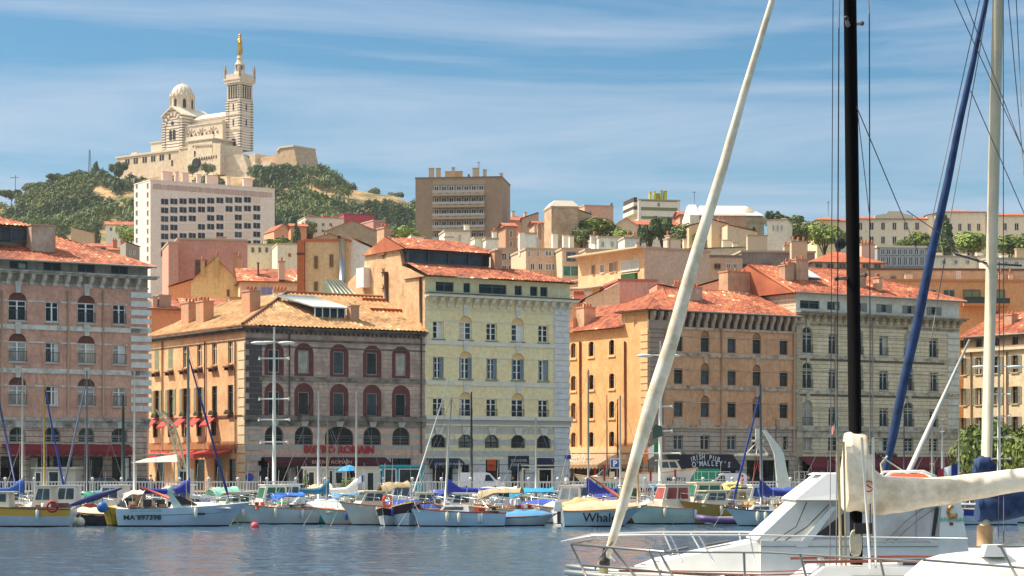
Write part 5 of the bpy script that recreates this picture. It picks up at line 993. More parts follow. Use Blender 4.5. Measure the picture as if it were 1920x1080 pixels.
b.strip(rows, close=True); b.ball((cx+.2, cy, Z0+9.9), .72, n=10, sz=1.15); b.lathe([(.8, 10.3), (.95, 10.9), (.1, 10.9)], (cx+.2, cy, Z0), 8)
b.tube([(cx+.9, cy-.5, Z0+8), (cx+1.6, cy-1.2, Z0+6.9), (cx+.9, cy-1.5, Z0+7.4)], [.42, .36, .2], n=6)
b.tube([(cx+1.1, cy-1.2, Z0+6.6), (cx+1.25, cy-1.2, Z0+8.2), (cx+1.2, cy-1.2, Z0+8.8)], [.5, .55, .3], n=7); b.ball((cx+1.2, cy-1.2, Z0+9.4), .48, n=8); b.tube([(cx+1.6, cy-1.2, Z0+8.3), (cx+2.5, cy-1.2, Z0+9.1)], [.2, .12], n=5)
part('gilded_statue', b, bas)
# nave, transept, dome
NW = stripe('d4c8b4', '86705a', 1.6, .36); nx0 = -38; hn = 15.4
b = MB(NW); b.box(nx0, -9.3, 2, 14, -2, hn); part('nave', b, bas)
b = MB(MW('ddd0b4', .6, .15, .5, 'zinc')); b.hexa([(nx0, 1.4, hn), (-9.3, 1.4, hn), (-9.3, 14.6, hn), (nx0, 14.6, hn)], [(nx0, 7.8, hn+3.4), (-9.3, 7.8, hn+3.4), (-9.3, 8.2, hn+3.4), (nx0, 8.2, hn+3.4)]); part('nave_roof', b, bas)
b = MB(SP); b.box(nx0, -9.3, 1.6, 2, hn-.8, hn); b.box(nx0, -9.6, -3, 2, -2, 11.4); b.box(nx0, -9.5, -3.4, 2, 11.4, 12.0); part('aisle', b, bas)
for i in range(3):
    x = -32.6+8.1*i; b = MB(SP); P = [(3.6*cos(pi*j/10), 3.6*sin(pi*j/10)) for j in range(11)]; Q = [(2.5*cos(pi*j/10), 2.5*sin(pi*j/10)) for j in range(11)]
    for j in range(10):
        mm = SP if j % 2 else M('8c7864', .9, name='dark_stone'); b.hexa([(P[j][0], -.35, P[j][1]), (P[j+1][0], -.35, P[j+1][1]), (Q[j+1][0], -.35, Q[j+1][1]), (Q[j][0], -.35, Q[j][1])], [(P[j][0], 0, P[j][1]), (P[j+1][0], 0, P[j+1][1]), (Q[j+1][0], 0, Q[j+1][1]), (Q[j][0], 0, Q[j][1])], mm)
    part('arch', b, bas, (x, -3, 6.2)); b = MB(DARK); b.prism([(-.7, 0), (.7, 0), (.7, 2), (0, 2.9), (-.7, 2)], -.2, 0); part('window', b, bas, (x, -3, 4.8))
tx0, tx1, ty = -53, -38, -4.5
b = MB(NW); b.prism([(tx0, -14), (tx1, -14), (tx1, 15.4), ((tx0+tx1)/2, 19.8), (tx0, 15.4)], ty, 18); part('transept', b, bas)
b = MB(SQ)
for x in (tx0, tx1-1.9): b.box(x-.2, x+2.1, ty-.3, ty+1.4, -13.9, 12.5)
part('corner_piers', b, bas)
b = MB(MW('e2d6bc', .6, .12)); xm = (tx0+tx1)/2
for x0, x1 in ((tx0-.7, xm), (tx1+.7, xm)): b.hexa([(x0, ty-.9, 14.9), (x0, 18.4, 14.9), (x0, 18.4, 15.5), (x0, ty-.9, 15.5)], [(x1, ty-.9, 19.8), (x1, 18.4, 19.8), (x1, 18.4, 20.5), (x1, ty-.9, 20.5)])
part('transept_roof', b, bas)
b = MB(SP); P = [(6.3*cos(pi*j/14), 6.3*sin(pi*j/14)) for j in range(15)]; Q = [(4.6*cos(pi*j/14), 4.6*sin(pi*j/14)) for j in range(15)]
for j in range(14): b.hexa([(P[j][0], -.3, P[j][1]), (P[j+1][0], -.3, P[j+1][1]), (Q[j+1][0], -.3, Q[j+1][1]), (Q[j][0], -.3, Q[j][1])], [(P[j][0], 0, P[j][1]), (P[j+1][0], 0, P[j+1][1]), (Q[j+1][0], 0, Q[j+1][1]), (Q[j][0], 0, Q[j][1])], SP if j % 2 else M('8c7864', .9, name='dark_stone'))
part('arch', b, bas, (xm, ty, 10.5))
for dx in (-1.35, 1.35): part('window', MB(DARK).prism([(-.9, 0), (.9, 0), (.9, 4.4)]+[(.9*cos(t), 4.4+.9*sin(t)) for t in (pi*j/6 for j in range(1, 6))]+[(-.9, 4.4)], -.2, 0), bas, (xm+dx, ty, 2.6))
part('window', MB(DARK).prism([(1.0*cos(2*pi*j/12), 1.0*sin(2*pi*j/12)) for j in range(12)], -.2, 0), bas, (xm, ty, 11.4))
dcx, dcy = -49.5, 6.5
b = MB(SP); b.box(dcx-7.0, dcx+7.0, dcy-7.0, dcy+7.0, 12, 18); b.lathe([(6.9, 18), (6.2, 19), (6.2, 26.6), (6.6, 26.8), (6.6, 27.5)], (dcx, dcy, 0), 16, smooth=False); [b.lathe([(.45, 19), (.45, 26.6), (.7, 26.8), (.5, 28.2), (.05, 28.6)], (dcx+6.2*cos(pi*i/8), dcy+6.2*sin(pi*i/8), 0), 6) for i in range(16)]; part('drum', b, bas)
b = MB(DARK)
for i in range(16):
    a = 2*pi*(i+.5)/16; b2 = [(-.8, 20.4), (.8, 20.4), (.8, 24.4), (0, 25.4), (-.8, 24.4)]
    if i % 2 == 0: b.hexa([(dcx+6.0*cos(a)-t*sin(a), dcy+6.0*sin(a)+t*cos(a), z) for t, z in b2], [(dcx+6.32*cos(a)-t*sin(a), dcy+6.32*sin(a)+t*cos(a), z) for t, z in b2])
part('drum_windows', b, bas)
b = MB(MW('dacbb0', .6, .15, .5)); rows = []; n = 96
for k in range(13):
    t = pi/2*k/12; rows.append([(dcx+5.7*cos(t)*(1+.06*abs(sin(8*a)))*cos(a), dcy+5.7*cos(t)*(1+.06*abs(sin(8*a)))*sin(a), 27.3+6.6*sin(t)) for a in (2*pi*j/n for j in range(n))])
b.strip(rows, close=True); b.lathe([(.5, 0), (.3, 1), (.12, 1.2), (.1, 3.6)], (dcx, dcy, 33.6), 6); part('dome', b, bas)
# terraces and fort
FW = plaster('d0c0a4', 'bba88a', .5, '7c6648', .6); b = MB(FW)
b.box(bx_(209, -10), bx_(334, -10), -10, 12, -16, bz_(288)); part('terrace_wing', b, bas)
b = MB(MW('d8cab0', .8, .15)); b.box(bx_(209, -10)-.4, bx_(334, -10), -10.5, 12.4, bz_(288), bz_(285)); b.box(bx_(234, -6), bx_(334, -6), -6, 10, bz_(285), bz_(281)); b.box(bx_(235, -6), bx_(246, -6), -5, 8, bz_(281), bz_(277)); b.box(bx_(272, -6), tx0+1, -4, 10, bz_(281), bz_(263)); b.box(bx_(272, -6)-.4, tx0+1, -4.4, 10.4, bz_(263), bz_(261)); part('terrace_top', b, bas)
for px in (231, 248, 266, 283, 300, 318): [part('window', MB(DARK).box(-.62, .62, -.15, 0, 0, 3.0), bas, (bx_(px, -10)+d, -10, bz_(303))) for d in (-.95, .95)]
b = MB(FW); b.hexa([(bx_(350, -17), -17, -16), (bx_(399, -17), -17, -16), (bx_(399, -17), 0, -16), (bx_(350, -17), 0, -16)], [(bx_(352, -15), -15, bz_(265)), (bx_(398, -15), -15, bz_(265)), (bx_(398, -15), 0, bz_(265)), (bx_(352, -15), 0, bz_(265))])
b.box(bx_(334, -13), bx_(352, -13), -13, 2, -16, bz_(275)); b.hexa([(bx_(399, -17), -17, -16), (3, -17, -16), (3, 1, -16), (bx_(399, -17), 1, -16)], [(bx_(399, -16), -15.9, bz_(273)), (2, -15.9, bz_(277)), (2, 0, bz_(277)), (bx_(399, -16), 0, bz_(273))]); part('bastion', b, bas)
b = MB(MW('dccdb2', .8, .15)); b.box(bx_(347, -15.6), bx_(400, -15.6), -15.6, 1, bz_(265), bz_(263)); b.box(bx_(348, -12), bx_(400, -12), -12, -11.6, bz_(263), bz_(254)); b.box(bx_(334, -13.4), bx_(352, -13.4), -13.4, 2, bz_(275), bz_(273)); part('parapet', b, bas)
b = MB(DARK)
for px in (363, 368.5, 374): b.box(bx_(px, -15)-.35, bx_(px, -15)+.35, -15.5, -15, bz_(276), bz_(273.5))
b.box(bx_(367, -15)-.3, bx_(367, -15)+.3, -16, -15, bz_(295), bz_(284)); part('slits', b, bas)
for i_ in range(9): part('slit', MB(DARK).box(-.25, .25, -.2, .1, 0, 1.6), bas, (-14.5+1.75*i_, -16.35, -7.5))
for i_ in range(26): part('merlon', MB(MW('dccdb2', .8, .15)).box(-.4, .4, -.5, 0, 0, .9), bas, (-17.5+.78*i_, -15.4, .2-.04*i_)) if i_ % 2 else None
part('gate', MB(DARK).prism([(-2.6, 0), (2.6, 0), (2.6, 1.5)]+[(2.6*cos(t), 1.5+2.6*sin(t)) for t in (pi*j/8 for j in range(1, 8))]+[(-2.6, 1.5)], -.8, .6), bas, (bx_(368, -17), -16.8, bz_(314)))
# ramp, stairs and rocky fort to the right
b = MB(FW); b.hexa([(3, -14, -18), (20, -10, -18), (20, 8, -18), (3, 8, -18)], [(2, -12, bz_(283)), (11, -9, bz_(281)), (12, 6, bz_(281)), (2, 6, bz_(277))]); b.box(9, 17, -6, 6, -18, bz_(281)); part('ramp', b, bas)
part('window', MB(DARK).box(-1, 1, -.3, 0, 0, 3.6), bas, (11.4, -6.0, bz_(297)))
FR = plaster('c9a884', 'a88c6c', .5, '6c5844', .9); b = MB(FR)
P = [(14, -18), (17, bz_(290)), (22, bz_(288)), (27, bz_(288)), (30, bz_(284)), (33, bz_(276)), (42, bz_(276)), (45.5, -12), (46, -20)]
b.prism(P, -4, 12); part('fort', b, bas)
b = MB(MW('dccdb2', .8, .15)); b.prism([(31, bz_(281)), (33, bz_(276)+.0), (42.2, bz_(276)), (42.4, bz_(276)+.8), (32.6, bz_(276)+.8), (30.2, bz_(281)+.5)], -4.5, 12.2); b.box(15, 29, -7, -4, -18, bz_(290)-3); part('parapet', b, bas)
for o_ in bas.children:                  # the ground climbs slightly away from the tower
    n_ = o_.name.split('.')[0]; xs_ = [v.co.x for v in o_.data.vertices]; ys_ = [v.co.y for v in o_.data.vertices]; x_m = sum(xs_)/len(xs_)+o_.location.x; y_m = sum(ys_)/len(ys_)+o_.location.y
    if n_ in ('tower', 'belfry_opening', 'colonnade', 'lantern', 'angel_statues', 'gilded_statue') or (n_ in ('corner_piers', 'cornice') and x_m > -20): continue
    if x_m < -37.5 and y_m > -8 and not n_.startswith('terrace'): o_.location.z += 4.9
    elif n_ in ('nave', 'nave_roof', 'aisle', 'arch') or (n_ == 'window' and x_m > -37 and y_m > -4 and x_m < -5): o_.location.z += 2.2
    elif x_m < -40: o_.location.z += 3.6
    elif x_m > 8: o_.location.z -= 4.0
# ================================================================= trees
LM = {}
def leafmat(c, c2):
    k = (c, c2)
    if k in LM: return LM[k]
    m, nt, N, L, b = new_mat('foliage'); g = N.new('ShaderNodeNewGeometry'); r = N.new('ShaderNodeValToRGB'); t = N.new('ShaderNodeTexCoord'); n = N.new('ShaderNodeTexNoise'); n.inputs['Scale'].default_value = .6; n.inputs['Detail'].default_value = 3
    L.new(t.outputs['Object'], n.inputs['Vector']); a = N.new('ShaderNodeMath'); a.operation = 'MULTIPLY_ADD'; a.inputs[1].default_value = .35; L.new(g.outputs['Random Per Island'], a.inputs[0]); L.new(n.outputs['Fac'], a.inputs[2])
    r.color_ramp.elements[0].position = .38; r.color_ramp.elements[0].color = rgb(c2); r.color_ramp.elements[1].position = .85; r.color_ramp.elements[1].color = rgb(c); L.new(a.outputs[0], r.inputs[0]); L.new(r.outputs[0], b.inputs['Base Color']); b.inputs['Roughness'].default_value = .75; b.inputs['Specular IOR Level'].default_value = .15
    LM[k] = m; return m
PINE = leafmat('8c9660', '4e5a38'); OAK = leafmat('8a9650', '4a5c2e'); PALE = leafmat('9aa858', '607638'); DKG = leafmat('6a7a50', '38462e'); BARK = MW('54422f', .9, .3)
def crown_mb(kind, n, s, m, seed, R0=1.0):
    q = random.Random(seed); b = MB(m); lobes = []
    if kind == 'round': lobes = [((q.uniform(-.5, .5), q.uniform(-.5, .5), q.uniform(-.35, .5)), q.uniform(.38, .62)) for _ in range(9)]
    elif kind == 'pine': lobes = [((q.uniform(-.75, .75), q.uniform(-.7, .7), q.uniform(-.25, .35)), q.uniform(.28, .45)) for _ in range(10)]
    elif kind == 'cone': lobes = [((q.uniform(-.12, .12), q.uniform(-.12, .12), -1+2*t), .62*(1-t)+.1) for t in [i/9 for i in range(10)]]
    elif kind == 'cypress': lobes = [((q.uniform(-.08, .08), q.uniform(-.08, .08), -1+2*t), .34*sin(pi*min(.98, t*.8+.18))) for t in [i/9 for i in range(10)]]
    for _ in range(n):
        c, r = q.choice(lobes); d = Vector((q.gauss(0, 1), q.gauss(0, 1), q.gauss(0, 1))).normalized()*r*q.uniform(.72, 1.05)
        p = (Vector(c)+d)*R0; nn = (d.normalized()+Vector((q.uniform(-.6, .6), q.uniform(-.6, .6), q.uniform(-.3, .7)))).normalized()
        a = nn.orthogonal().normalized(); e = nn.cross(a); w = s*q.uniform(.6, 1.3); ang = q.uniform(0, pi); a, e = a*cos(ang)+e*sin(ang), e*cos(ang)-a*sin(ang)
        b.add([p-a*w, p+e*w*.55+nn*w*.2, p+a*w, p-e*w*.55+nn*w*.1], ((0, 1, 2, 3),))
    return b
def core(b, kind, R0, m):                # a small opaque heart so that the crown is not see-through everywhere
    return b
CR_ = {}
for kind, n, s in (('round', 900, .10), ('pine', 800, .10), ('cone', 700, .10), ('cypress', 700, .09)):
    for mi, m in enumerate((PINE, OAK, PALE, DKG)): CR_[(kind, mi)] = None
def crown(kind, mi):
    if CR_[(kind, mi)] is None:
        n, s = {'round': (1900, .12), 'pine': (1500, .12), 'cone': (1300, .115), 'cypress': (1100, .09)}[kind]
        CR_[(kind, mi)] = crown_mb(kind, n, s, (PINE, OAK, PALE, DKG)[mi], mi*7+len(kind)).mesh('crown')
    return CR_[(kind, mi)]
def tree(label, px, yb, yt, D, kind='round', mi=0, wpx=None, name=None, group=None, trunk=.1):
    p = W3(px, yb, D); h = (yb-yt)*D/F; w = (wpx or (yb-yt)*.9)*D/F/2*1.25
    gz = terr(p.x, D) if D > 262 else (ZG if D > 176 else 0); base = min(gz, p.z); hh = p.z+h-base
    root = thing(name or {'pine': 'pine_tree', 'round': 'broadleaf_tree', 'cone': 'conifer_tree', 'cypress': 'cypress_tree'}[kind], label, 'tree', (p.x, D, base-.2), rnd.uniform(0, 6), group)
    th_ = hh-h*(1-trunk); b = MB(BARK); r = max(.12, hh*.025); b.tube([(0, 0, 0), (.05*h, 0, th_*.6), (0, .04*h, hh-h*.4)], [r, r*.8, r*.4], n=6)
    for k in range(4): a = k*1.7; b.tube([(0, 0, th_*.8), (w*.5*cos(a), w*.5*sin(a), hh-h*.45)], [r*.5, r*.2], n=4)
    part('trunk', b, root); o = part('crown', crown(kind, mi), root, (0, 0, hh-h*(1-trunk)/2)); o.scale = (w/.95, w/.95, h*(1-trunk)/2/(1.0 if kind in ('cone', 'cypress') else .85 if kind == 'round' else .62)); o.rotation_euler = (0, 0, rnd.uniform(0, 6))
    return root
tree('bright green broadleaf tree beside the white school gable', 1122, 452, 403, 455, 'round', 1, 66); tree('dark bushy tree at the left foot of the bright green tree', 1092, 458, 428, 450, 'round', 0, 30); tree('small pale tree right of the bright green tree', 1165, 460, 428, 452, 'round', 2, 34)
tree('dark pine left of the church, tallest of the clump', 1243, 455, 403, 450, 'pine', 3, 36); tree('dark pine under the striped block', 1217, 456, 418, 448, 'pine', 3, 32); tree('bushy tree between the dark pines and the church', 1283, 458, 420, 445, 'round', 0, 42); tree('slim dark conifer at the school gable', 1199, 452, 420, 452, 'cone', 3, 16)
tree('mid-green bush in front of the church wall', 1310, 455, 434, 440, 'round', 1, 26); tree('dark round tree in front of the church apse', 1388, 445, 424, 440, 'round', 3, 40); tree('low shrub under the church wall', 1352, 447, 436, 438, 'round', 2, 40)
tree('open-crowned pine on the skyline right of the church', 1447, 425, 394, 520, 'pine', 3, 24); tree('broad umbrella pine on the skyline right of the church', 1483, 435, 400, 515, 'pine', 3, 52); tree('dark pine below the umbrella pine', 1500, 462, 415, 470, 'pine', 0, 48); tree('bright bushes left of the black mast', 1545, 465, 418, 460, 'round', 2, 56); tree('leafy tree touching the black mast', 1572, 462, 428, 455, 'round', 1, 34); tree('dark shrub tree by the white house', 1466, 458, 432, 455, 'round', 0, 24)
tree('round green tree in front of the institution, left of the cypress', 1722, 475, 430, 470, 'round', 1, 50); tree('tall dark cypress-like tree in front of the institution', 1774, 480, 405, 465, 'cone', 3, 46); tree('yellow-green tree right of the tall dark tree', 1817, 482, 433, 460, 'round', 2, 54); tree('green tree right of the pale mast on the ridge', 1890, 482, 436, 460, 'round', 1, 62); tree('green tree at the far right of the ridge', 1938, 482, 438, 462, 'round', 0, 50); tree('small round tree left of the institution trees', 1693, 470, 446, 470, 'round', 1, 26)
tree('street tree at the right edge, nearest the cream building', 1822, 925, 786, 226, 'round', 1, 64, trunk=.2); tree('street tree at the right edge behind the lamp post', 1872, 925, 778, 228, 'round', 1, 76, trunk=.2); tree('street tree cut by the right edge', 1925, 925, 784, 224, 'round', 1, 70, trunk=.2)
tree('light green tree beside the hillside villa', 238, 458, 422, 700, 'round', 2, 44); tree('tall dark cypress pair beside the villa', 181, 462, 418, 720, 'cypress', 3, 26); tree('green shrub tree beneath the grey gable house', 528, 465, 443, 420, 'round', 1, 56); tree('dark conifer left of the crimson block', 556, 455, 418, 560, 'cone', 3, 22); tree('small tree behind the ochre gabled house', 580, 440, 415, 600, 'round', 0, 26)
tree('pale green bush beside the brown tower', 765, 462, 424, 500, 'round', 2, 40); tree('olive tree below the hill woods', 735, 458, 430, 520, 'round', 0, 30)
HT = 'separate trees on the hill skyline'
for px, yb, yt, D, k, mi, w, lb in ((180, 328, 303, 1120, 'cone', 3, 22, 'pointed conifer beside the radio mast'), (222, 335, 302, 1100, 'pine', 3, 30, 'big dark pine at the left corner of the basilica terrace'), (152, 338, 320, 1115, 'pine', 0, 28, 'rounded pine left of the pointed conifer'), (108, 348, 326, 1110, 'pine', 3, 40, 'broad pine on the left skyline'), (66, 362, 342, 1105, 'pine', 0, 34, 'low pine further down the left skyline'), (22, 375, 354, 1100, 'pine', 3, 40, 'pine at the far left skyline'), (388, 330, 306, 1090, 'pine', 0, 22, 'pine in front of the bastion gate'), (362, 328, 308, 1092, 'round', 3, 16, 'dark bush at the gate'), (484, 335, 308, 1100, 'pine', 0, 26, 'pine at the foot of the ramp'), (590, 338, 310, 1112, 'cone', 3, 24, 'pointed conifer right of the fort'), (628, 350, 330, 1110, 'pine', 3, 28, 'pine halfway down the right skyline'), (655, 362, 343, 1108, 'pine', 0, 20, 'small pine near the rocky slope'), (702, 372, 353, 1105, 'round', 0, 20, 'lone bush on the rocky crest'), (742, 375, 360, 1105, 'pine', 0, 22, 'wind-bent bush near the crest end'), (536, 330, 308, 1098, 'pine', 0, 40, 'broad pine under the fort wall')):
    tree(lb, px, yb, yt, D, k, mi, w, group=HT, trunk=.15)
# pinewood on the slope: many crowns as one mass
def wood():
    q = random.Random(11); b = MB(PINE); tmpl = [crown_mb('pine', 130, .17, m, 50+i) for i, m in enumerate((PINE, DKG, PINE, OAK))]; cnt = 0
    for _ in range(9000):
        px = q.uniform(-80, 800); D = q.uniform(760, 1128); X = (px-960)/F*D; z = terr(X, D); py = HZ-(z-CH)*F/D
        if py > 480: continue
        bare = mnoise.noise((X*.022, D*.012, 2))+.25*mnoise.noise((X*.09, D*.05, 7))
        if not 470 < px < 640 and bare > (.05 if px < 600 else .06-(px-600)*.0011) and not (py > 398 and px > 600): continue
        if px > 648 and py < 388+6*mnoise.noise((px*.05, 0, 0)): continue
        if px > 655 and py < 362: continue
        if 560 < px < 680 and 352 < py-(px-580)*.35 < 366: continue
        if 170 < px < 215 and 355 < py < 385: continue
        if 200 < px < 476 and py < 347: continue
        if px >= 476 and px < 600 and py < 326: continue
        r = 1.5+2.7*q.random()**1.6; pn = mnoise.noise((X*.03, D*.02, 9))+q.uniform(-.25, .25); t = tmpl[1 if pn < -.1 else (3 if pn > .32 else (0 if pn < .12 else 2))]; mi = t.mats[0]; o = len(b.v); cz = z+r*.75
        b.add([(X+v[0]*r, D+v[1]*r, cz+v[2]*r*1.15) for v in t.v], t.f, mi); cnt += 1
        if cnt > 2700: break
    o = part('pine_wood', b); o['kind'] = 'stuff'; return o
wood()
# ================================================================= boats
WHI = MW('e6e4dc', .35, .12, 1.2, 'gelcoat'); CRE = MW('ddd2b8', .4, .15, 1.2, 'gelcoat'); ROPE = M('cfc7b0', .9, name='rope'); CHROME = M('c9c9c6', .25, .8, 'stainless')
RUB = M('b5835a', .6, name='teak'); DKB = M('1b2030', .6, name='boot_stripe')
def hullpts(L, B, Fb, rake=.9, fl=.8, n=14, tr=.86, sheer=.42):
    R_ = []
    for i in range(n+1):
        t = i/n; k = max(0, (t-.42)/.58); bd = B/2*(tr+(1-tr)*min(1, t*2.6))*(1-k**2.5)+.015; xd = -L/2+L*t; xw = -L/2+.12+(L-rake-.12)*t
        bw = B/2*fl*(tr+(1-tr)*min(1, t*2.6))*(1-k**1.9); zs = Fb*(1+sheer*t*t+.04*(1-t)); ww = bw*.9+.008
        R_.append([(xw, 0, -.35), (xw, ww, -.02), (xw+.0*L, bw+.01, .09), (lerp(xw, xd, .45), lerp(bw, bd, .62)+.01, lerp(.1, zs, .55)), (xd, bd, zs)])
    return R_
def hull(root, L, B, Fb, m=WHI, deck=WHI, boot=DKB, rake=.9, fl=.8, stripe=None, rub=RUB, tr=.86, well=None, sheer=.42):
    R_ = hullpts(L, B, Fb, rake, fl, 14, tr, sheer); b = MB(m); b.smooth = True
    for s in (1, -1):
        for k, mm in ((0, boot), (1, boot), (2, m), (3, stripe or m)):
            rows = [[(p[k][0], s*p[k][1], p[k][2]), (p[k+1][0], s*p[k+1][1], p[k+1][2])] for p in R_]; b.strip(rows, mm)
    p = R_[0]; b.poly([(q[0], q[1], q[2]) for q in p]+[(q[0], -q[1], q[2]) for q in reversed(p[1:])], m); q = R_[-1]; part('hull', b, root)
    d = MB(deck); rows = []
    for q in R_: x, y, z = q[4]; rows.append([(x, y*s, z-.03+.05*(1-s*s)) for s in (1, .5, 0, -.5, -1)])
    d.strip(rows, smooth=True); part('deck', d, root)
    if rub:
        r = MB(rub)
        for s in (1, -1): r.tube([(q[4][0], s*q[4][1], q[4][2]) for q in R_], .045, n=5)
        part('gunwale', r, root)
    return R_
def sheerz(L, Fb, x, sheer=.42): t = (x+L/2)/L; return Fb*(1+sheer*t*t+.04*(1-t))
def boxt(b, x0, x1, w0, w1, z0, z1, rf=0, rb=0, m=None):   # tapered deckhouse; returns its four upright faces
    lo = [(x0, -w0/2, z0), (x1, -w0/2, z0), (x1, w0/2, z0), (x0, w0/2, z0)]; hi = [(x0+rb, -w1/2, z1), (x1-rf, -w1/2, z1), (x1-rf, w1/2, z1), (x0+rb, w1/2, z1)]
    b.hexa(lo, hi, m); return [(lo[i], lo[(i+1) % 4], hi[(i+1) % 4], hi[i]) for i in range(4)]
def panel(b, face, a0, a1, c0, c1, m, t=.02):
    A, B_, C, D = [Vector(p) for p in face]; n = (B_-A).cross(D-A).normalized()
    f = lambda a, c: A.lerp(B_, a).lerp(D.lerp(C, a), c); q = [f(a0, c0), f(a1, c0), f(a1, c1), f(a0, c1)]
    b.hexa([p-n*.005 for p in q], [p+n*t for p in q], m)
GREENG = glassmat('2c5a44'); BOATG = glassmat('3a4a50')
def canopy(root, x0, x1, w, z0, z1, m, name='canopy', arch=.35, front=True):
    b = MB(m); b.smooth = True; rows = []; h = z1-z0
    for i in range(9):
        t = i/8; x = lerp(x0, x1, t); zt = z0+h*(1-.10*abs(sin(3*pi*t)))*(1 if t < .8 else 1-.9*(t-.8)); ze = lerp(z0+h*.72, z0+h*.35, max(0, t-.6)/.4)
        rows.append([(x, w/2*c, lerp(ze, zt, (1-abs(c)**2.6))+.02*sin(x*9+c*4)) for c in (-1, -.9, -.7, -.4, 0, .4, .7, .9, 1)])
    b.strip(rows); b.strip([[(p[0], p[1]*.97, p[2]-.05) for p in r] for r in rows]); o = part(name, b, root)
    k = MB(CHROME)
    for t in (.05, .5, .95): x = lerp(x0, x1, t); k.tube([(lerp(x, (x0+x1)/2, .5), -w/2, z0-.15), (x, -w/2*.98, z0+h*.6), (x, -w/2*.6, z0+h*.9), (x, w/2*.6, z0+h*.9), (x, w/2*.98, z0+h*.6), (lerp(x, (x0+x1)/2, .5), w/2, z0-.15)], .02, n=4)
    part('canopy_frame', k, root); return o
def tarp(root, L, Fb, B, m, ridge=.7, x0=-.46, x1=.4):
    b = MB(m); b.smooth = True; rows = []
    for i in range(17):
        t = i/16; x = L*lerp(x0, x1, t); hw = hullpts(L, B, Fb)[min(14, int(((x+L/2)/L)*14))][4][1]*1.04; zs = sheerz(L, Fb, x)
        rz = ridge*(sin(pi*min(1, t*.9+.1))**.7)*(1-.18*abs(sin(t*9)))
        rows.append([(x, s*hw, zs+.02-(.1 if abs(s) == 1 else 0)+rz*(1-abs(s))**.8+.03*sin(x*7+s*5)) for s in (-1, -.75, -.5, -.25, 0, .25, .5, .75, 1)])
    b.strip(rows); part('tarpaulin', b, root)
def outboard(root, x, z, c='e8e8e4'):
    b = MB(MW(c, .4, .1)); boxt(b, x-.55, x+.1, .42, .3, z+.1, z+.75, .12, .1); b.box(x-.3, x-.05, -.1, .1, z-.7, z+.12, M('3a3a3c', .5)); b.box(x-.5, x+.05, -.06, .06, z-.75, z-.7, M('3a3a3c', .5)); part('outboard_motor', b, root)
def rails(root, R_, i0=8, h=.55, m=CHROME, inset=.92):
    b = MB(m)
    P = [(q[4][0]-.05, q[4][1]*inset, q[4][2]+h) for q in R_[i0:]]; P = P+[(x, -y, z) for x, y, z in reversed(P)]; b.tube(P, .022, n=5)
    for q in R_[i0::2]:
        for s in (1, -1): b.tube([(q[4][0]-.05, s*q[4][1]*inset, q[4][2]), (q[4][0]-.05, s*q[4][1]*inset, q[4][2]+h)], .018, n=4)
    part('bow_rail', b, root)
def fender(root, x, y, z, c='e2ddc8'): part('fender', MB(M(c, .5, name='fender')).tube([(x, y, z+.35), (x, y, z+.25), (x, y, z-.2), (x, y, z-.3)], [.03, .12, .12, .04], n=8), root)
def sailrig(root, x, z, H, lean=0, r=.06, mc='c4c2b8', boom=None, cover='2a3f9c', furl=None, tack=None, spread=(.55,), stay=True, yaw=0):
    m = M(mc, .4, .3, 'mast_alloy'); b = MB(m); top = (x+lean, 0, z+H); b.tube([(x, 0, z), (x+lean*.5, 0, z+H*.5), top], [r, r, r*.7], n=8)
    b.box(top[0]-.02, top[0]+.02, -.25, .25, top[2]-.05, top[2]); part('mast', b, root)
    for s in spread: zz = z+H*s; xx = x+lean*s; part('spreader', MB(m).box(xx-.03, xx+.03, -.75, .75, zz-.02, zz+.02), root)
    w = MB(M('8c8c88', .5, .4, 'wire'))
    for s in (1, -1): w.tube([(x, s*.95, z-.2), (x+lean*.5, s*.75, z+H*.55), top], .012, n=3)
    if stay: w.tube([top, (tack or x+2.4, 0, z-.1)], .014, n=3); w.tube([top, (x-3.2, 0, z-.1)], .012, n=3)
    part('rigging', w, root)
    if boom:
        part('boom', MB(m).tube([(x-.1, 0, z+.75), (x-boom, 0, z+.8)], .05, n=6), root)
        if cover:
            c = MB(MW(cover, .75, .25, 2, 'canvas')); c.smooth = True; rows = []
            for i in range(11):
                t = i/10; xx = x+.12-(boom+.1)*t; hh = lerp(.62, .2, min(1, t*3.2)) if t < .3 else .24-.1*(t-.3); cz = z+.72+hh*.8-(.0 if t < .2 else .08*sin(pi*t)); 
                rows.append([(xx, (.13+.05*(1-t))*cos(a), cz+hh*sin(a)*(1+.06*sin(i*2.1+3*a))) for a in (2*pi*j/10 for j in range(10))])
            c.strip(rows, close=True); part('boom_cover', c, root)
    if furl:
        a = Vector((tack or x+2.4, 0, z+.1)); t = Vector(top)-Vector((0, 0, .6)); c = MB(MW(furl, .7, .2, 2, 'canvas')); c.tube([a.lerp(t, i/10) for i in range(11)], [.04]+[.1-.05*(i/10)+.01*sin(i*2.3) for i in range(1, 10)]+[.03], n=7); part('furled_sail', c, root)
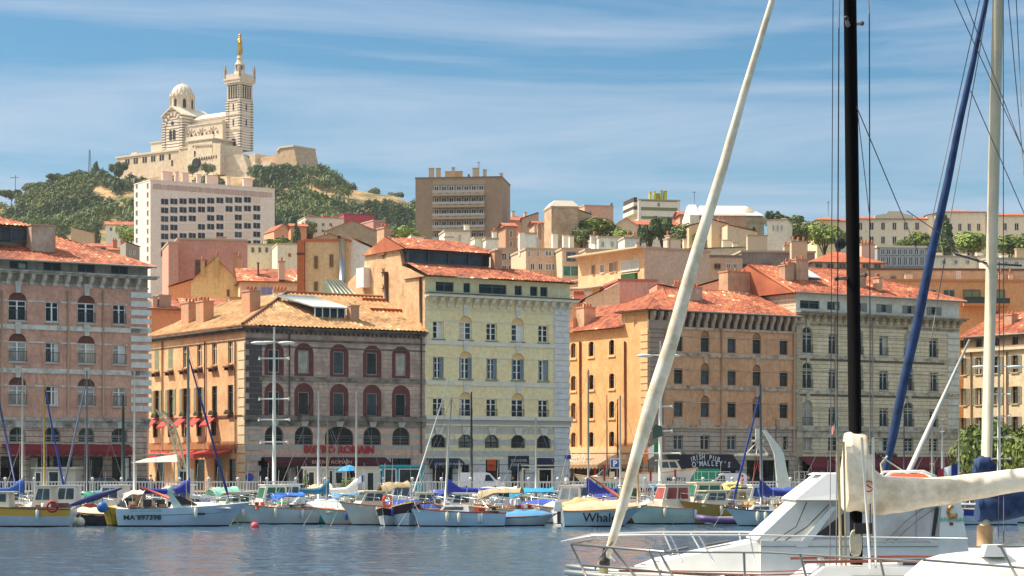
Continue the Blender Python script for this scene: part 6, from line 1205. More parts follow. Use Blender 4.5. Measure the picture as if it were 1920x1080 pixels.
def boat(label, px, Y, L, B, hd, kind, hc=WHI, dc=WHI, ac='2a5fb0', Fb=.75, name='motorboat', cat='boat', group=None, stripe=None, rub=RUB, boot=DKB, g=None, rail=True, mast=None, **kw):
    Fb *= 1.2; x = (px-960)/F*Y; root = thing(name, label, cat, (x, Y, kw.get('z', 0)), R(hd), group); root.rotation_euler[0] = 0
    R_ = hull(root, L, B, Fb, hc, dc, boot, kw.get('rake', .9), kw.get('fl', .8), stripe, rub, kw.get('tr', .86)); g = g or BOATG; acm = MW(ac, .75, .2, 2, 'canvas') if isinstance(ac, str) else ac
    zs = lambda q: sheerz(L, Fb, q)
    if kind in ('cabin', 'pilot'):
        h = 1.0 if kind == 'cabin' else 1.55; x0, x1 = (-.02*L, .3*L) if kind == 'cabin' else (-.22*L, .12*L); b = MB(dc)
        fc = boxt(b, x0, x1, B*.72, B*.6, zs(0)-.05, zs(0)+h, .55 if kind == 'cabin' else .45, .05)
        b.box(x0-.25, x1-.35, -B*.33, B*.33, zs(0)+h, zs(0)+h+.07); part('cabin', b, root)
        for k, (f_, a, c_) in enumerate(((0, .08, .46), (0, .52, .88), (2, .12, .48), (2, .54, .92), (1, .06, .48), (1, .52, .94))): w = MB(g); panel(w, fc[f_], a, c_, .42, .9, g); part('window', w, root)
        if kind == 'pilot': fb = MB(dc); boxt(fb, x1-.3, .36*L, B*.66, B*.3, zs(x1)-.05, zs(x1)+.42, 1.0, 0); part('foredeck_trunk', fb, root)
        w = MB(M('4a4036', .8, name='cockpit')); w.box(-.46*L, x0-.05, -B*.32, B*.32, zs(0)-.02, zs(0)+.03); w.box(-.44*L, -.34*L, -B*.3, B*.3, zs(0)+.03, zs(0)+.3, acm); part('cockpit', w, root)
    if kind == 'sport':
        b = MB(dc); fc = boxt(b, -.1*L, .36*L, B*.72, B*.3, zs(0)-.06, zs(.2*L)+.22, 1.6, .1); part('foredeck_trunk', b, root)
        w = MB(g); w.hexa([(-.06*L, -B*.34, zs(0)+.2), (.1*L, -B*.26, zs(0)+.2), (.1*L, B*.26, zs(0)+.2), (-.06*L, B*.34, zs(0)+.2)], [(-.1*L, -B*.32, zs(0)+.72), (-.02*L, -B*.26, zs(0)+.75), (-.02*L, B*.26, zs(0)+.75), (-.1*L, B*.32, zs(0)+.72)]); part('windscreen', w, root)
        w = MB(M('54483c', .8, name='cockpit')); w.box(-.42*L, -.12*L, -B*.33, B*.33, zs(0)-.02, zs(0)+.03); [w.box(-.2*L-q*.9, -.2*L-q*.9+.4, s*.5-.25, s*.5+.25, zs(0), zs(0)+.5, acm) for q in (0, 1) for s in (1, -1)]; part('cockpit', w, root)
    if kind == 'open':
        w = MB(M('6a5c4c', .85, name='cockpit')); w.box(-.42*L, .2*L, -B*.36, B*.36, zs(-.2*L)-.03, zs(0)+.02); part('cockpit', w, root)
        for q in (-.25, 0): part('seat', MB(acm).box(q*L, q*L+.35, -B*.36, B*.36, zs(0)+.02, zs(0)+.14), root)
    if kind in ('tarp',): tarp(root, L, Fb, B, acm, kw.get('ridge', .7)*.8, kw.get('t0', -.46), kw.get('t1', .42))
    if kw.get('canopy'): x0, x1 = kw.get('cx', (-.36, .04)); canopy(root, x0*L, x1*L, B*.78, zs(0)+.1, zs(0)+kw.get('ch', 1.35), MW(kw['canopy'], .75, .2, 2, 'canvas'))
    if kind == 'sail':
        b = MB(dc); fc = boxt(b, -.12*L, .2*L, B*.5, B*.36, zs(0)-.04, zs(0)+.42, .4, .05); part('coachroof', b, root)
        for f_ in (0, 2): w = MB(g); panel(w, fc[f_], .1, .8, .3, .75, g); part('window', w, root)
        part('cockpit', MB(M('6a5240', .8, name='cockpit')).box(-.42*L, -.14*L, -B*.28, B*.28, zs(0)-.02, zs(0)+.05), root)
    if mast: sailrig(root, kw.get('mx', .1)*L, zs(0)+(.4 if kind == 'sail' else 0), **mast)
    if rail and kind != 'tarp': rails(root, R_)
    q_ = random.Random(int(px*7+Y)); cols_ = ('c8502c', '2a5ca8', 'e8e4d8', 'd8b030', '2c7c5c', '7c5a3c', 'b02c34', 'e8e4d8')
    if kind in ('open', 'sport', 'cabin', 'pilot', 'sail'):
        for _ in range(3):
            xx, yy, c_ = q_.uniform(-.42, -.16)*L, q_.uniform(-.28, .28)*B, q_.choice(cols_); s_ = q_.uniform(.12, .24); zz = zs(xx)
            if q_.random() < .5: part('crate', MB(MW(c_, .6, .2, 4)).box(xx-s_, xx+s_, yy-s_*.7, yy+s_*.7, zz, zz+s_*1.5), root)
            else: part('bucket', MB(MW(c_, .6, .2, 4)).lathe([(s_*.5, 0), (s_*.7, s_*1.6), (s_*.6, s_*1.6), (.01, s_*1.3)], (xx, yy, zz), 9), root)
        if q_.random() < .5: part('aerial', MB(M('d0d0cc', .5)).tube([(-.1*L, .2*B, zs(0)), (-.13*L, .2*B, zs(0)+q_.uniform(2.2, 3.6))], .014, n=4), root)
    if Y < 158 and kind != 'tarp' and not kw.get('z') and not kw.get('text'):
        t_ = R_[-1]; part('mooring_line', MB(M('d8d4c4', .9, name='rope')).tube([(t_[4][0]-.1, 0, t_[4][2]), (t_[4][0]+.5, .25, .35), (t_[4][0]+.8, .35, -.1)], .011, n=4), root)
        for qq in (-.25, .1): tt = R_[min(14, int((qq+.5)*14))]; fender(root, qq*L, (1 if math.cos(R(hd)) < 0 else -1)*(tt[4][1]+.1), tt[4][2]-.35, q_.choice(('e2ddc8', 'c9d0d4', '3c4c8c', 'd8d0b4')))
    if kw.get('outb'): outboard(root, -L/2, Fb*.9, kw['outb'] if isinstance(kw['outb'], str) else 'e8e8e4')
    for q, s in kw.get('fend', ()): t = R_[min(14, int((q+.5)*14))]; fender(root, q*L, s*(t[4][1]+.1), t[4][2]-.35)
    if kw.get('text'):
        tx, size, tm, q, dz, sx = kw['text']; t = R_[min(14, int((q+.5)*14))]; s = -1 if abs(hd) < 90 else 1
        o = part('lettering', textmesh(tx, size, tm, .012, .012, sx), root, (q*L, s*(t[3][1]+.15), dz*1.12), 0 if s < 0 else pi); o.rotation_euler[0] = R(kw.get('tilt', 14))
    return root, R_
BLK = M('1c1c1e', .6, name='letter_black')
# ---- front row, left to right
r, h = boat('long white workboat with a yellow sheer band, at the left edge', 18, 146, 8.6, 2.7, 180, 'cabin', MW('b9c4cc', .4, .12), CRE, '5c3a30', .95, stripe=M('d9a436', .5, name='yellow_band'), rub=M('3c2c24', .7), boot=M('3a1a1c', .7))
b = MB(M('a82a24', .6, name='lifebuoy')); P = [(.33*cos(a), 0, .33*sin(a)) for a in (2*pi*i/14 for i in range(15))]; b.tube(P, .09, n=7); p = W3(98, 950, 144.4); o = part('lifebuoy', b, None, p); tag(o, 'red lifebuoy hung on the stern of the yellow-banded workboat', 'lifebuoy')
boat('small dark-hulled dinghy under a cream tarpaulin beside the yellow-banded workboat', 165, 149, 3.1, 1.5, 175, 'tarp', MW('2c2a30', .5, .3), CRE, 'ddd0ac', .62, name='dinghy', rub=M('9c6a4c', .7), ridge=.55)
boat('yellow dinghy heaped with nets between the dark dinghy and the white cruiser', 212, 147.5, 2.0, 1.3, -95, 'tarp', MW('d4a81c', .5, .3), CRE, 'd9b02c', .75, name='dinghy', ridge=.4)
for i, (px, py, r_, c, lb) in enumerate(((192, 951, .38, '1c5c9c', 'large blue ball fender hanging between the dinghies'), (139, 977, .3, 'd8ccb0', 'pale ball fender at the waterline behind the workboat, left one'), (150, 979, .34, 'd8ccb0', 'pale ball fender at the waterline behind the workboat, right one'))):
    p = W3(px, py, 146.5); tag(part('ball_fender', MB(M(c, .5, name='fender')).ball((0, 0, 0), r_, n=12).tube([(0, 0, r_*.9), (0, 0, r_*1.6)], .03, n=5), None, p), lb, 'fender')
r, R_ = boat('white sports cruiser with a pale radar arch and registration letters, bow to the right', 346, 147, 8.9, 2.7, 3, 'sport', MW('c4d2dc', .3, .08), WHI, '2a2a2c', .95, rub=None, rake=1.5, text=('MA 897398', .46, BLK, -.30, .42, 1.15), fend=((.1, -1),), g=GL[2])
zz = 1.0; b = MB(MW('9fb8b4', .4, .1))
for s in (1, -1): b.hexa([(-.55, s*1.05-.06, zz), (.2, s*1.05-.06, zz), (.2, s*1.05+.06, zz), (-.55, s*1.05+.06, zz)], [(-1.05, s*.85-.06, zz+1.25), (-.75, s*.85-.06, zz+1.25), (-.75, s*.85+.06, zz+1.25), (-1.05, s*.85+.06, zz+1.25)])
b.box(-1.05, -.75, -.9, .9, zz+1.2, zz+1.35); b.ball((-.95, 0, zz+1.5), .22, n=8); part('radar_arch', b, r); part('lettering', textmesh('SEA 655 LEADER', .26, M('3c8c84', .6), .012, 0, 1.1), r, (-2.4, -1.48, 1.0)); part('porthole', MB(GL[2]).box(.9, 1.5, -1.42, -1.3, .78, .92), r); b = MB(M('2a6a8c', .5)); b.tube([(q[3][0], -q[3][1]-.02, q[3][2]+.05) for q in R_[2:13]], .02, n=4); part('pinstripe', b, r)
boat('white day cruiser with green windows and a mint canopy behind the cruiser bow', 462, 156, 6.6, 2.4, 205, 'cabin', MW('c4d4c8', .4, .1), CRE, '3c9c7c', .85, g=GREENG, boot=M('2c5c50', .7))
r, _ = boat('white launch with a blue canopy and two orange fenders on the foredeck', 522, 152, 5.6, 2.2, 203, 'open', MW('c9cfcc', .4, .12), CRE, 'd8d0c0', .85, canopy='2a6cc4', cx=(-.3, .12), ch=1.1)
for q in (-.2, .35): part('fender', MB(M('d8442c', .6, name='fender')).tube([(1.4+q, .3+q, 1.1), (1.4+q, .3+q, 1.55)], .14, n=8), r)
boat('turquoise-hulled boat under a white cover, right of the blue-canopy launch', 606, 153.5, 5.2, 2.1, 200, 'tarp', MW('5cb0a8', .4, .12), WHI, 'e8e8e2', .8, ridge=.9, t0=-.4, t1=.3)
boat('low white speedboat with an orange rubbing strake right of the turquoise hull', 656, 151, 5.2, 2.1, 198, 'sport', MW('c4cfc4', .4, .1), CRE, 'd8d0c0', .7, rub=M('c9703c', .6), boot=M('a8584c', .7))
boat('cream boat with a tan spray hood and an orange horseshoe buoy', 712, 150, 5.8, 2.2, 202, 'cabin', MW('cdc9bc', .4, .1), CRE, 'b59c74', .95, canopy='a8926c', cx=(-.34, 0), ch=1.75, rub=M('b5703c', .6))
b = MB(M('dc5a34', .6, name='lifebuoy')); b.tube([(.3*cos(a), 0, .36*sin(a)) for a in (pi*(.65+1.7*i/12) for i in range(13))], .1, n=7); tag(part('horseshoe_buoy', b, None, W3(727, 939, 148.2)), 'orange horseshoe buoy on the rail of the cream boat with the tan hood', 'lifebuoy')
boat('tiny white pointed boat with a dark maroon band, left of its bigger twin', 726, 147.6, 3.0, 1.4, -100, 'open', WHI, WHI, '8c8478', .75, stripe=M('3c1f24', .6), rail=False); boat('small white pointed boat with a dark maroon band beside the double-ender', 762, 147.2, 3.4, 1.9, -75, 'open', MW('c9d4da', .4, .1), WHI, '8c8478', .95, stripe=M('3c1f24', .6), rail=False)
r, R_ = boat('pale blue-grey double-ended sailboat with a small coachroof, middle of the front row', 858, 146, 6.5, 2.2, 180, 'sail', MW('b4cad8', .35, .08), WHI, 'e8e8e0', .75, name='sailboat', rub=M('7c3c2c', .6), boot=M('14181c', .6), tr=.25, mx=.13, mast=dict(H=7.2, lean=-.45, boom=None, cover=None, tack=3.1, r=.075), fend=((-.22, 1), (-.02, 1)), rail=False, rake=.7)
c = MB(MW('3a241e', .8, .3)); c.smooth = True; canopy(r, 1.6, 2.9, 1.2, 1.15, 1.75, MW('3a241e', .8, .3))
boat('low white dinghy under a bright blue tarpaulin beside the sailboat', 988, 147.5, 4.2, 1.7, 5, 'tarp', MW('b9c2c8', .5, .2), CRE, '4a94c8', .5, name='dinghy', ridge=.55, outb='2a2a2c'); 
boat('white runabout under a beige tarpaulin with big black lettering on its side', 1133, 146, 5.7, 2.2, 3, 'tarp', MW('b5c8cc', .35, .06), CRE, 'd4bc94', .85, ridge=.85, outb='e4e4dc', text=('Whaler', .86, BLK, -.04, .32, 1.0), rub=M('c98c5c', .6), rake=1.5, t0=-.5, t1=.42)
boat('pale green cruiser with a white deckhouse and red-curtained windscreen', 1250, 152.5, 6.6, 2.5, 198, 'pilot', MW('b9ccc0', .4, .1), CRE, 'c4b89c', .85, g=glassmat('8c4038'), rub=M('c9a07c', .6)); boat('white cabin cruiser with large green windows, middle of the right-hand row', 1308, 155, 7.0, 2.6, 200, 'pilot', MW('b4c8bc', .4, .1), CRE, 'c4b89c', .95, g=GREENG)
boat('mustard-hulled cabin boat right of the green-windowed cruiser', 1352, 153, 6.4, 2.4, 202, 'cabin', MW('b09040', .45, .15), CRE, 'd0b45c', .95, g=glassmat('4c5a54')); boat('white motorboat with brown-tinted windows left of the grey mast', 1392, 156.5, 6.2, 2.4, 198, 'cabin', WHI, CRE, 'ddd0b4', .95, g=glassmat('8a7c54'))
# inflatable
r = thing('inflatable_boat', 'purple and white inflatable with a pointed nose left of the small blue-covered sailboat', 'boat', ((1352-960)/F*148, 148, 0), R(195)); b = MB(M('5c4a78', .5, name='hypalon')); b.tube([(-1.5, .6, .35), (.4, .6, .38), (1.2, .35, .48), (1.6, 0, .55), (1.2, -.35, .48), (.4, -.6, .38), (-1.5, -.6, .35)], .23, n=10); part('tube', b, r); part('floor', MB(MW('d8d8d4', .5, .2)).box(-1.45, 1.0, -.5, .5, .15, .6), r); outboard(r, -1.5, .5, '2a2a2c')
boat('small pale sailboat with a blue foredeck cover and grey mast, right end of the row', 1432, 147, 5.3, 2.0, 180, 'sail', MW('a8bcc4', .4, .1), WHI, '2a6cc4', .75, name='sailboat', rub=DKB, mx=.03, mast=dict(H=8.2, lean=.06, boom=2.6, cover='2a3c8c', furl='24408c', tack=2.1, r=.09, mc='6c6c70'), fend=((.0, 1),))
# ---- second and third rows
ROW = [
 ('white cabin boat with teal windows behind the yellow-banded workboat', 22, 153, 6, 2.3, 190, 'cabin', WHI, WHI, '2c8c84', dict(g=glassmat('2c6c6c'))),
 ('small white wheelhouse boat with an upright glazed cabin near the red lifebuoy', 78, 152.5, 4.8, 2.1, 170, 'pilot', WHI, CRE, '3c8c5c', {}),
 ('white boat with a dark blue stripe behind the cream-tarped dinghy', 120, 160, 7, 2.4, 185, 'sport', WHI, WHI, '24408c', dict(stripe=M('24408c', .5))),
 ('white motorboat with an emerald canopy left of the grey furled sail', 150, 157, 5.6, 2.2, -130, 'open', WHI, CRE, '2c9c6c', dict(canopy='1f9470', cx=(-.3, .0), ch=1.2)),
 ('cream fishing boat with an orange box in front of the left sailing cradle', 205, 158, 6.2, 2.4, 160, 'pilot', CRE, WHI, 'c9602c', {}),
 ('white runabout with pale bimini behind the yellow dinghy', 236, 153.5, 5.2, 2.1, 165, 'sport', WHI, CRE, 'c9b890', dict(canopy='ddd2b4', cx=(-.35, -.02))),
 ('brown-cabined small boat left of the sports cruiser arch', 262, 156, 5.0, 2.0, 150, 'cabin', CRE, MW('b08c64', .6, .2), '8c6a44', {}),
 ('black-topped speedboat moored behind the sports cruiser', 372, 151.5, 6.4, 2.2, 8, 'sport', WHI, MW('2a2a2e', .4, .1), '1c1c1e', {}),
 ('white motorboat with a mint bimini on bent poles', 405, 160, 5.6, 2.2, -140, 'open', WHI, WHI, '7cc4ac', dict(canopy='8cc8b0', cx=(-.3, .1), ch=1.5)),
 ('white boat with an upright orange jerrycan rack left of the green-window cruiser', 430, 163, 5.4, 2.1, 200, 'cabin', WHI, WHI, 'd8843c', {}),
 ('cream-topped cruiser with a dark green cockpit cover, behind the blue canopy', 500, 161, 6.6, 2.4, 205, 'pilot', CRE, WHI, '1f6a4a', dict(g=GREENG)),
 ('white boat with a peach bimini above the turquoise hull', 575, 160, 5.6, 2.2, 200, 'sport', WHI, CRE, 'e0b478', dict(canopy='e4bc88', cx=(-.34, 0), ch=1.7)),
 ('blue-covered motorboat behind the low speedboat', 605, 163, 5.8, 2.2, 195, 'tarp', WHI, WHI, '2c7cc4', dict(ridge=.9)),
 ('white motorboat with a tall windscreen frame left of the turquoise kiosk', 645, 160, 5.6, 2.2, 200, 'sport', WHI, WHI, 'd8d4c8', dict(g=glassmat('9cb0a8'))),
 ('white boat with a timber hatch behind the tan spray hood', 690, 158, 5.6, 2.2, 190, 'cabin', WHI, CRE, 'a8683c', {}),
 ('white motorboat with a royal blue cover under the leaning white pole', 762, 155, 6.0, 2.2, 195, 'tarp', WHI, WHI, '28509c', dict(ridge=.8)),
 ('white cuddy boat with a blue bimini behind the double-ender', 812, 159, 5.8, 2.2, 185, 'cabin', WHI, CRE, '2a4c9c', dict(canopy='2a4c9c', cx=(-.36, .05), ch=1.3)),
 ('boat with a khaki cockpit tent and steel hoops right of the double-ender', 935, 152.5, 6.0, 2.3, 170, 'open', CRE, CRE, 'a89c74', dict(canopy='a89a78', cx=(-.3, .25), ch=1.5)),
 ('white launch with a long cyan awning', 985, 160, 6.4, 2.3, 180, 'open', WHI, WHI, '1c94bc', dict(canopy='1c9cc4', cx=(-.35, .2), ch=1.45)),
 ('cream boat with an orange bucket between the khaki tent and the blue tarpaulin', 962, 155, 4.6, 1.9, 165, 'open', CRE, CRE, 'dc6c34', {}),
 ('silver-railed motorboat with clear windows above the blue tarpaulin', 1058, 154, 5.8, 2.2, 175, 'pilot', WHI, WHI, '2a3c7c', dict(g=glassmat('8ca0a4'))),
 ('boat under a bulging orange-cream tarpaulin left of the lettered runabout', 1098, 151.5, 4.8, 2.1, 20, 'tarp', WHI, CRE, 'e0aa70', dict(ridge=1.1)),
 ('white boat with green windows behind the lettered runabout', 1168, 156, 6.0, 2.3, 185, 'pilot', WHI, WHI, '3c8c5c', dict(g=GREENG)),
 ('white boat with a pale tube cover above the beige tarpaulin', 1118, 160, 5.6, 2.2, 190, 'sport', WHI, CRE, 'e0ccac', dict(canopy='24388c', cx=(-.36, .1), ch=1.0)),
 ('varnished wooden sloop hull with a red-brown sheer behind the furled white sail', 1205, 155, 6.6, 2.1, 195, 'open', MW('7c3424', .5, .2), MW('a8643c', .6, .2), 'b5703c', {}),
 ('white boat with a scarlet cabin cover left of the deckhouse cruiser', 1262, 161, 5.6, 2.2, 190, 'cabin', WHI, WHI, 'c83424', dict(canopy='c8382c', cx=(-.36, .02), ch=1.6)),
 ('white boat with light blue panel behind the wooden masts', 1225, 162, 5.0, 2.1, 185, 'pilot', WHI, MW('a8cce0', .5, .1), '8cb8d8', {}),
 ('white flybridge boat with a yellow rolled cover', 1368, 163, 6.8, 2.5, 190, 'pilot', WHI, CRE, 'dcc060', dict(canopy='e0c468', cx=(-.1, .1), ch=1.9)),
 ('white boat with a blue and white striped awning right of the grey mast', 1462, 158, 6.0, 2.3, 185, 'open', WHI, WHI, '28509c', dict(canopy='2a4ca0', cx=(-.35, .3), ch=1.5)),
 ('white motorboat with a cyan seat cover near the big white yacht', 1490, 152, 5.6, 2.2, 190, 'sport', WHI, WHI, '2a9cd0', {}),
 ('white cabin boat partly hidden by the yacht windscreen', 1530, 157, 6.2, 2.3, 195, 'cabin', WHI, CRE, 'd8842c', {}),
 ('white boat with blue hull band seen beyond the yacht stern', 1815, 150, 7.2, 2.4, 180, 'sail', MW('c9d0d8', .4, .1), WHI, '2a3c8c', dict(stripe=M('24388c', .5))),
 ('white and green cruiser beneath the blue boom cover at the right edge', 1900, 156, 7.0, 2.5, 185, 'cabin', WHI, WHI, '2c8c6c', dict(g=GREENG)),
 ('white launch with a long cobalt awning beyond the big yacht', 1735, 165, 8.0, 2.6, 180, 'open', WHI, WHI, '2a7cc4', dict(canopy='2c86c8', cx=(-.4, .35), ch=1.9)),
 ('far cream motorboat between the left kiosk and the dinghies', 100, 168, 5.6, 2.2, 190, 'sport', CRE, WHI, 'd0c4a0', {}), ('far white boat with a navy cockpit tent near the left masts', 182, 167, 5.8, 2.2, 185, 'open', WHI, WHI, '24306c', dict(canopy='28346c', cx=(-.3, .1), ch=1.2)),
 ('far white cabin boat below the lattice crane', 318, 167, 6.0, 2.3, 180, 'cabin', WHI, WHI, 'c4b89c', {}), ('far white runabout behind the mint bimini', 395, 170, 5.4, 2.1, 175, 'sport', WHI, CRE, 'c4b89c', {}), ('far white boat with a red-brown awning left of the first kiosk', 545, 169, 5.6, 2.2, 180, 'open', WHI, WHI, '9c4a34', dict(canopy='a0523c', cx=(-.3, .1), ch=1.1)),
 ('far white boat behind the peach bimini', 625, 169.5, 5.6, 2.2, 185, 'cabin', WHI, WHI, 'b8c4c8', {}), ('far pale motorboat below the turquoise kiosk', 725, 169, 6.2, 2.3, 180, 'sport', CRE, WHI, 'c8503c', {}), ('far white boat with a red seat left of the navy awning shop', 790, 168, 5.4, 2.1, 175, 'open', WHI, CRE, 'c8402c', {}), ('far cream motorboat under the white van', 900, 168.5, 6.4, 2.4, 180, 'cabin', CRE, CRE, 'c09870', {}), ('far white boat with an orange stripe below the fence middle', 1010, 169.5, 5.6, 2.2, 185, 'sport', WHI, WHI, 'dc7c3c', dict(stripe=M('c8703c', .5))), ('far cream boat below the green-hulled boat ashore', 1080, 168, 5.4, 2.1, 180, 'cabin', CRE, WHI, 'c4b08c', {}), ('far navy-covered boat near the rust-red spar', 1150, 168, 6.0, 2.2, 180, 'tarp', WHI, WHI, '24389c', dict(ridge=.9)), ('far white boat behind the scarlet cover', 1300, 169, 6.0, 2.3, 185, 'sport', WHI, WHI, 'c4b89c', {}), ('far white boat below the small white van', 1385, 169.5, 5.6, 2.2, 180, 'cabin', WHI, WHI, 'c8b090', {}), ('far white boat below the jib crane', 1450, 169, 5.6, 2.2, 180, 'open', WHI, WHI, '2850a0', dict(canopy='2a4ca0', cx=(-.3, .1), ch=1.0)),
 ('mid-row white pilothouse boat just right of the red lifebuoy', 118, 155, 5.6, 2.2, 175, 'pilot', WHI, WHI, 'c8503c', {}), ('mid-row white boat with folded cream bimini left of the lattice crane foot', 290, 161, 5.8, 2.2, 185, 'sport', WHI, CRE, 'e0d4b8', dict(canopy='e4dccb', cx=(-.3, -.1), ch=1.6)), ('mid-row white cabin boat behind the radar arch', 330, 159, 5.8, 2.2, 175, 'pilot', WHI, WHI, 'b8c4c8', {}),
 ('mid-row white boat with a navy tonneau right of the thick grey mast', 378, 165, 5.6, 2.2, 180, 'tarp', WHI, WHI, '24307c', dict(ridge=.8)), ('mid-row cream cabin boat above the blue canopy launch', 532, 165, 5.8, 2.2, 200, 'pilot', CRE, WHI, 'c4a47c', {}), ('mid-row white boat with a sky-blue cockpit tent between bistro and kiosk masts', 632, 157, 5.4, 2.1, 195, 'open', WHI, WHI, '4c9cd0', dict(canopy='4ca0d4', cx=(-.3, .1), ch=1.2)),
 ('mid-row white wheelhouse boat under the turquoise kiosk', 742, 163, 5.6, 2.2, 185, 'pilot', WHI, WHI, 'c4b89c', {}), ('mid-row white runabout with a navy bimini right of the leaning white pole', 800, 164, 5.6, 2.2, 185, 'sport', WHI, CRE, '24388c', dict(canopy='2a44a0', cx=(-.36, -.02), ch=1.3)), ('mid-row white cabin boat behind the double-ender stern', 882, 155, 5.8, 2.2, 175, 'cabin', WHI, WHI, 'c8d0d4', {}),
 ('mid-row cream motorboat with a long white awning below the white van', 915, 162, 6.4, 2.3, 180, 'open', CRE, WHI, 'e8e0cc', dict(canopy='ece4d0', cx=(-.36, .2), ch=1.5)), ('mid-row white boat with a royal-blue cuddy cover right of the cyan awning', 1030, 158, 5.4, 2.1, 175, 'tarp', WHI, WHI, '2c50b0', dict(ridge=.8)), ('mid-row white wheelhouse boat left of the navy boom cover', 1078, 162, 5.6, 2.2, 175, 'pilot', WHI, WHI, 'c4b89c', {}),
 ('mid-row white cruiser with tinted panes between scarlet cover and green windows', 1288, 158.5, 5.8, 2.2, 195, 'pilot', WHI, CRE, 'd8c8a0', {}), ('mid-row white cabin boat left of the grey mast sailboat', 1412, 160, 5.8, 2.2, 190, 'pilot', WHI, WHI, 'c4b89c', {}), ('mid-row white boat with an orange sunshade right of the striped awning', 1502, 162, 5.6, 2.2, 185, 'open', WHI, CRE, 'e09030', dict(canopy='e8a04c', cx=(-.3, .1), ch=1.5)),
]
for lb, px, Y, L_, B_, hd, kd, hc, dc, ac, kw in ROW: boat(lb, px, Y, L_*.92, B_, hd, kd, hc, dc, ac, .8, **kw)
# plain white boats that nothing tells apart, filling the rear rows
P1, _ = boat('plain small white cabin motorboat moored in the crowded rear rows', 52, 162, 5.0, 2.1, 188, 'cabin', WHI, WHI, 'd8d4c8', .85, group='plain white cabin motorboats in the rear rows')
P2, _ = boat('plain small white open runabout moored in the crowded rear rows', 148, 163, 4.8, 2.0, 184, 'sport', WHI, WHI, 'c9d0d4', .85, group='plain white runabouts in the rear rows', g=glassmat('8ca0a4'))
for proto, spots in ((P1, ((225, 165), (355, 164), (448, 168), (488, 165), (586, 166.5), (668, 163), (705, 164), (845, 163), (955, 163), (1045, 165), (1128, 165), (1190, 165), (1335, 163), (1480, 166))), (P2, ((270, 169), (420, 157.5), (560, 156.5), (672, 155), (735, 158.5), (780, 160.5), (865, 167), (925, 158), (1015, 163.5), (1095, 157.5), (1270, 166), (1345, 159), (1430, 164), (1385, 160.5)))):
    for k_, (px, Y) in enumerate(spots):
        c_ = copy_tree(proto); c_.location = ((px-960)/F*Y, Y, 0); c_.rotation_euler = (0, 0, R(180+((k_*37) % 26)-6))
# ---- sailboats of the rear rows, known by their masts: (label, mast px, top y, Y, dict)
for lb, px, yt, Y, hd, mc, kw, hc in (
 ('sailboat with a pale mast, orange sail bag and blue boom cover at the left', 42, 700, 155, 0, 'c9c4b0', dict(boom=3.4, cover='22509c', spread=(.32,)), WHI),
 ('sailboat with a yellow wooden mast left of the white kiosk door', 83, 712, 158, 0, 'b8964c', dict(boom=None, spread=(.3,), tack=1.6, furl='24408c'), CRE),
 ('sailboat with a slate-grey mast behind the left kiosk', 163, 700, 160, 180, '6a6a6c', dict(boom=None, furl='6a7488', tack=-1.9, spread=(.6,)), WHI),
 ('sailboat with a white mast and short crosstree at the salmon corner', 252, 700, 164, 0, 'c9c6b8', dict(boom=None, spread=(.4,)), WHI),
 ('sloop with thick grey mast and big royal-blue boom cover before the peach wall', 353, 655, 153, 0, '8c8880', dict(boom=3.3, cover='26349c', furl='1f2a6c', tack=2.9, r=.11, spread=(.3, .6)), WHI),
 ('sailboat with a slim white mast and navy luff beside the bistro', 597, 738, 158, 0, 'c9c9c4', dict(boom=None, spread=(.4,)), WHI), ('sailboat with a tan mast left of the bistro lettering end', 614, 790, 154, 0, 'a89470', dict(boom=2.0, cover='1f6c8c', spread=(.5,)), WHI), ('sailboat with a thin pale mast and white boom cover right of the lettering', 668, 740, 156, 0, 'cdc8bc', dict(boom=2.8, cover='e8e4dc', spread=(.7,)), WHI),
 ('sailboat with a royal-blue boom cover behind the double-ender mast', 838, 800, 158, 180, 'b5b2a4', dict(boom=3.4, cover='2a3ca0', spread=(.4,)), WHI), ('sailboat with a thin mast and wind vane before the yellow building', 1005, 786, 160, 0, 'bdb8a8', dict(boom=None, spread=(.6,)), WHI),
 ('sailboat with a grey mast in front of the orange side wall, navy boom cover', 1103, 697, 157, 180, '8c8a80', dict(boom=3.2, cover='26349c', spread=(.5,)), WHI), ('sailboat with a bare pole mast near the blue parking sign', 1163, 745, 160, 0, 'a8a498', dict(boom=None, spread=(.5,)), WHI), ('gaff boat with an ochre wooden mast left of the pub', 1196, 850, 154, 180, 'b5884c', dict(boom=2.6, cover='', spread=()), MW('8c4a2c', .5, .2)),
 ('sailboat with a pale mast and tiny pennant before the cream building', 1570, 782, 150, 0, 'c4b490', dict(boom=None, spread=(.5,)), WHI), ('sailboat with a thin mast right of the blue furled sail', 1748, 800, 152, 0, 'bdb4a0', dict(boom=None, spread=(.5,)), WHI), ('sailboat with a grey mast at the cream building quoins', 1798, 785, 154, 0, 'b4aea0', dict(boom=None, spread=(.35,)), WHI), ('sailboat with a white cross-topped mast left of the tricolour flag', 1767, 790, 160, 0, 'd4d2c8', dict(boom=None, spread=(.85,)), WHI)):
    L_ = 6.8; mx = .1; s = 1 if hd == 0 else -1; mxpx = px-s*mx*L_*F/Y; Hh = CH+(HZ-yt)*Y/F-1.3
    kw = dict(kw); tk = kw.pop('tack', None); tk = (abs(tk) if tk else None); kw['tack'] = (mx*L_+tk) if tk else None; kw.setdefault('r', .07)
    if kw.get('cover') == '': kw['cover'] = None
    boat(lb, mxpx, Y, L_, 2.2, hd, 'sail', hc, WHI, 'c4b89c', .78, name='sailboat', mx=mx, mast=dict(H=Hh, mc=mc, **kw), rail=False)
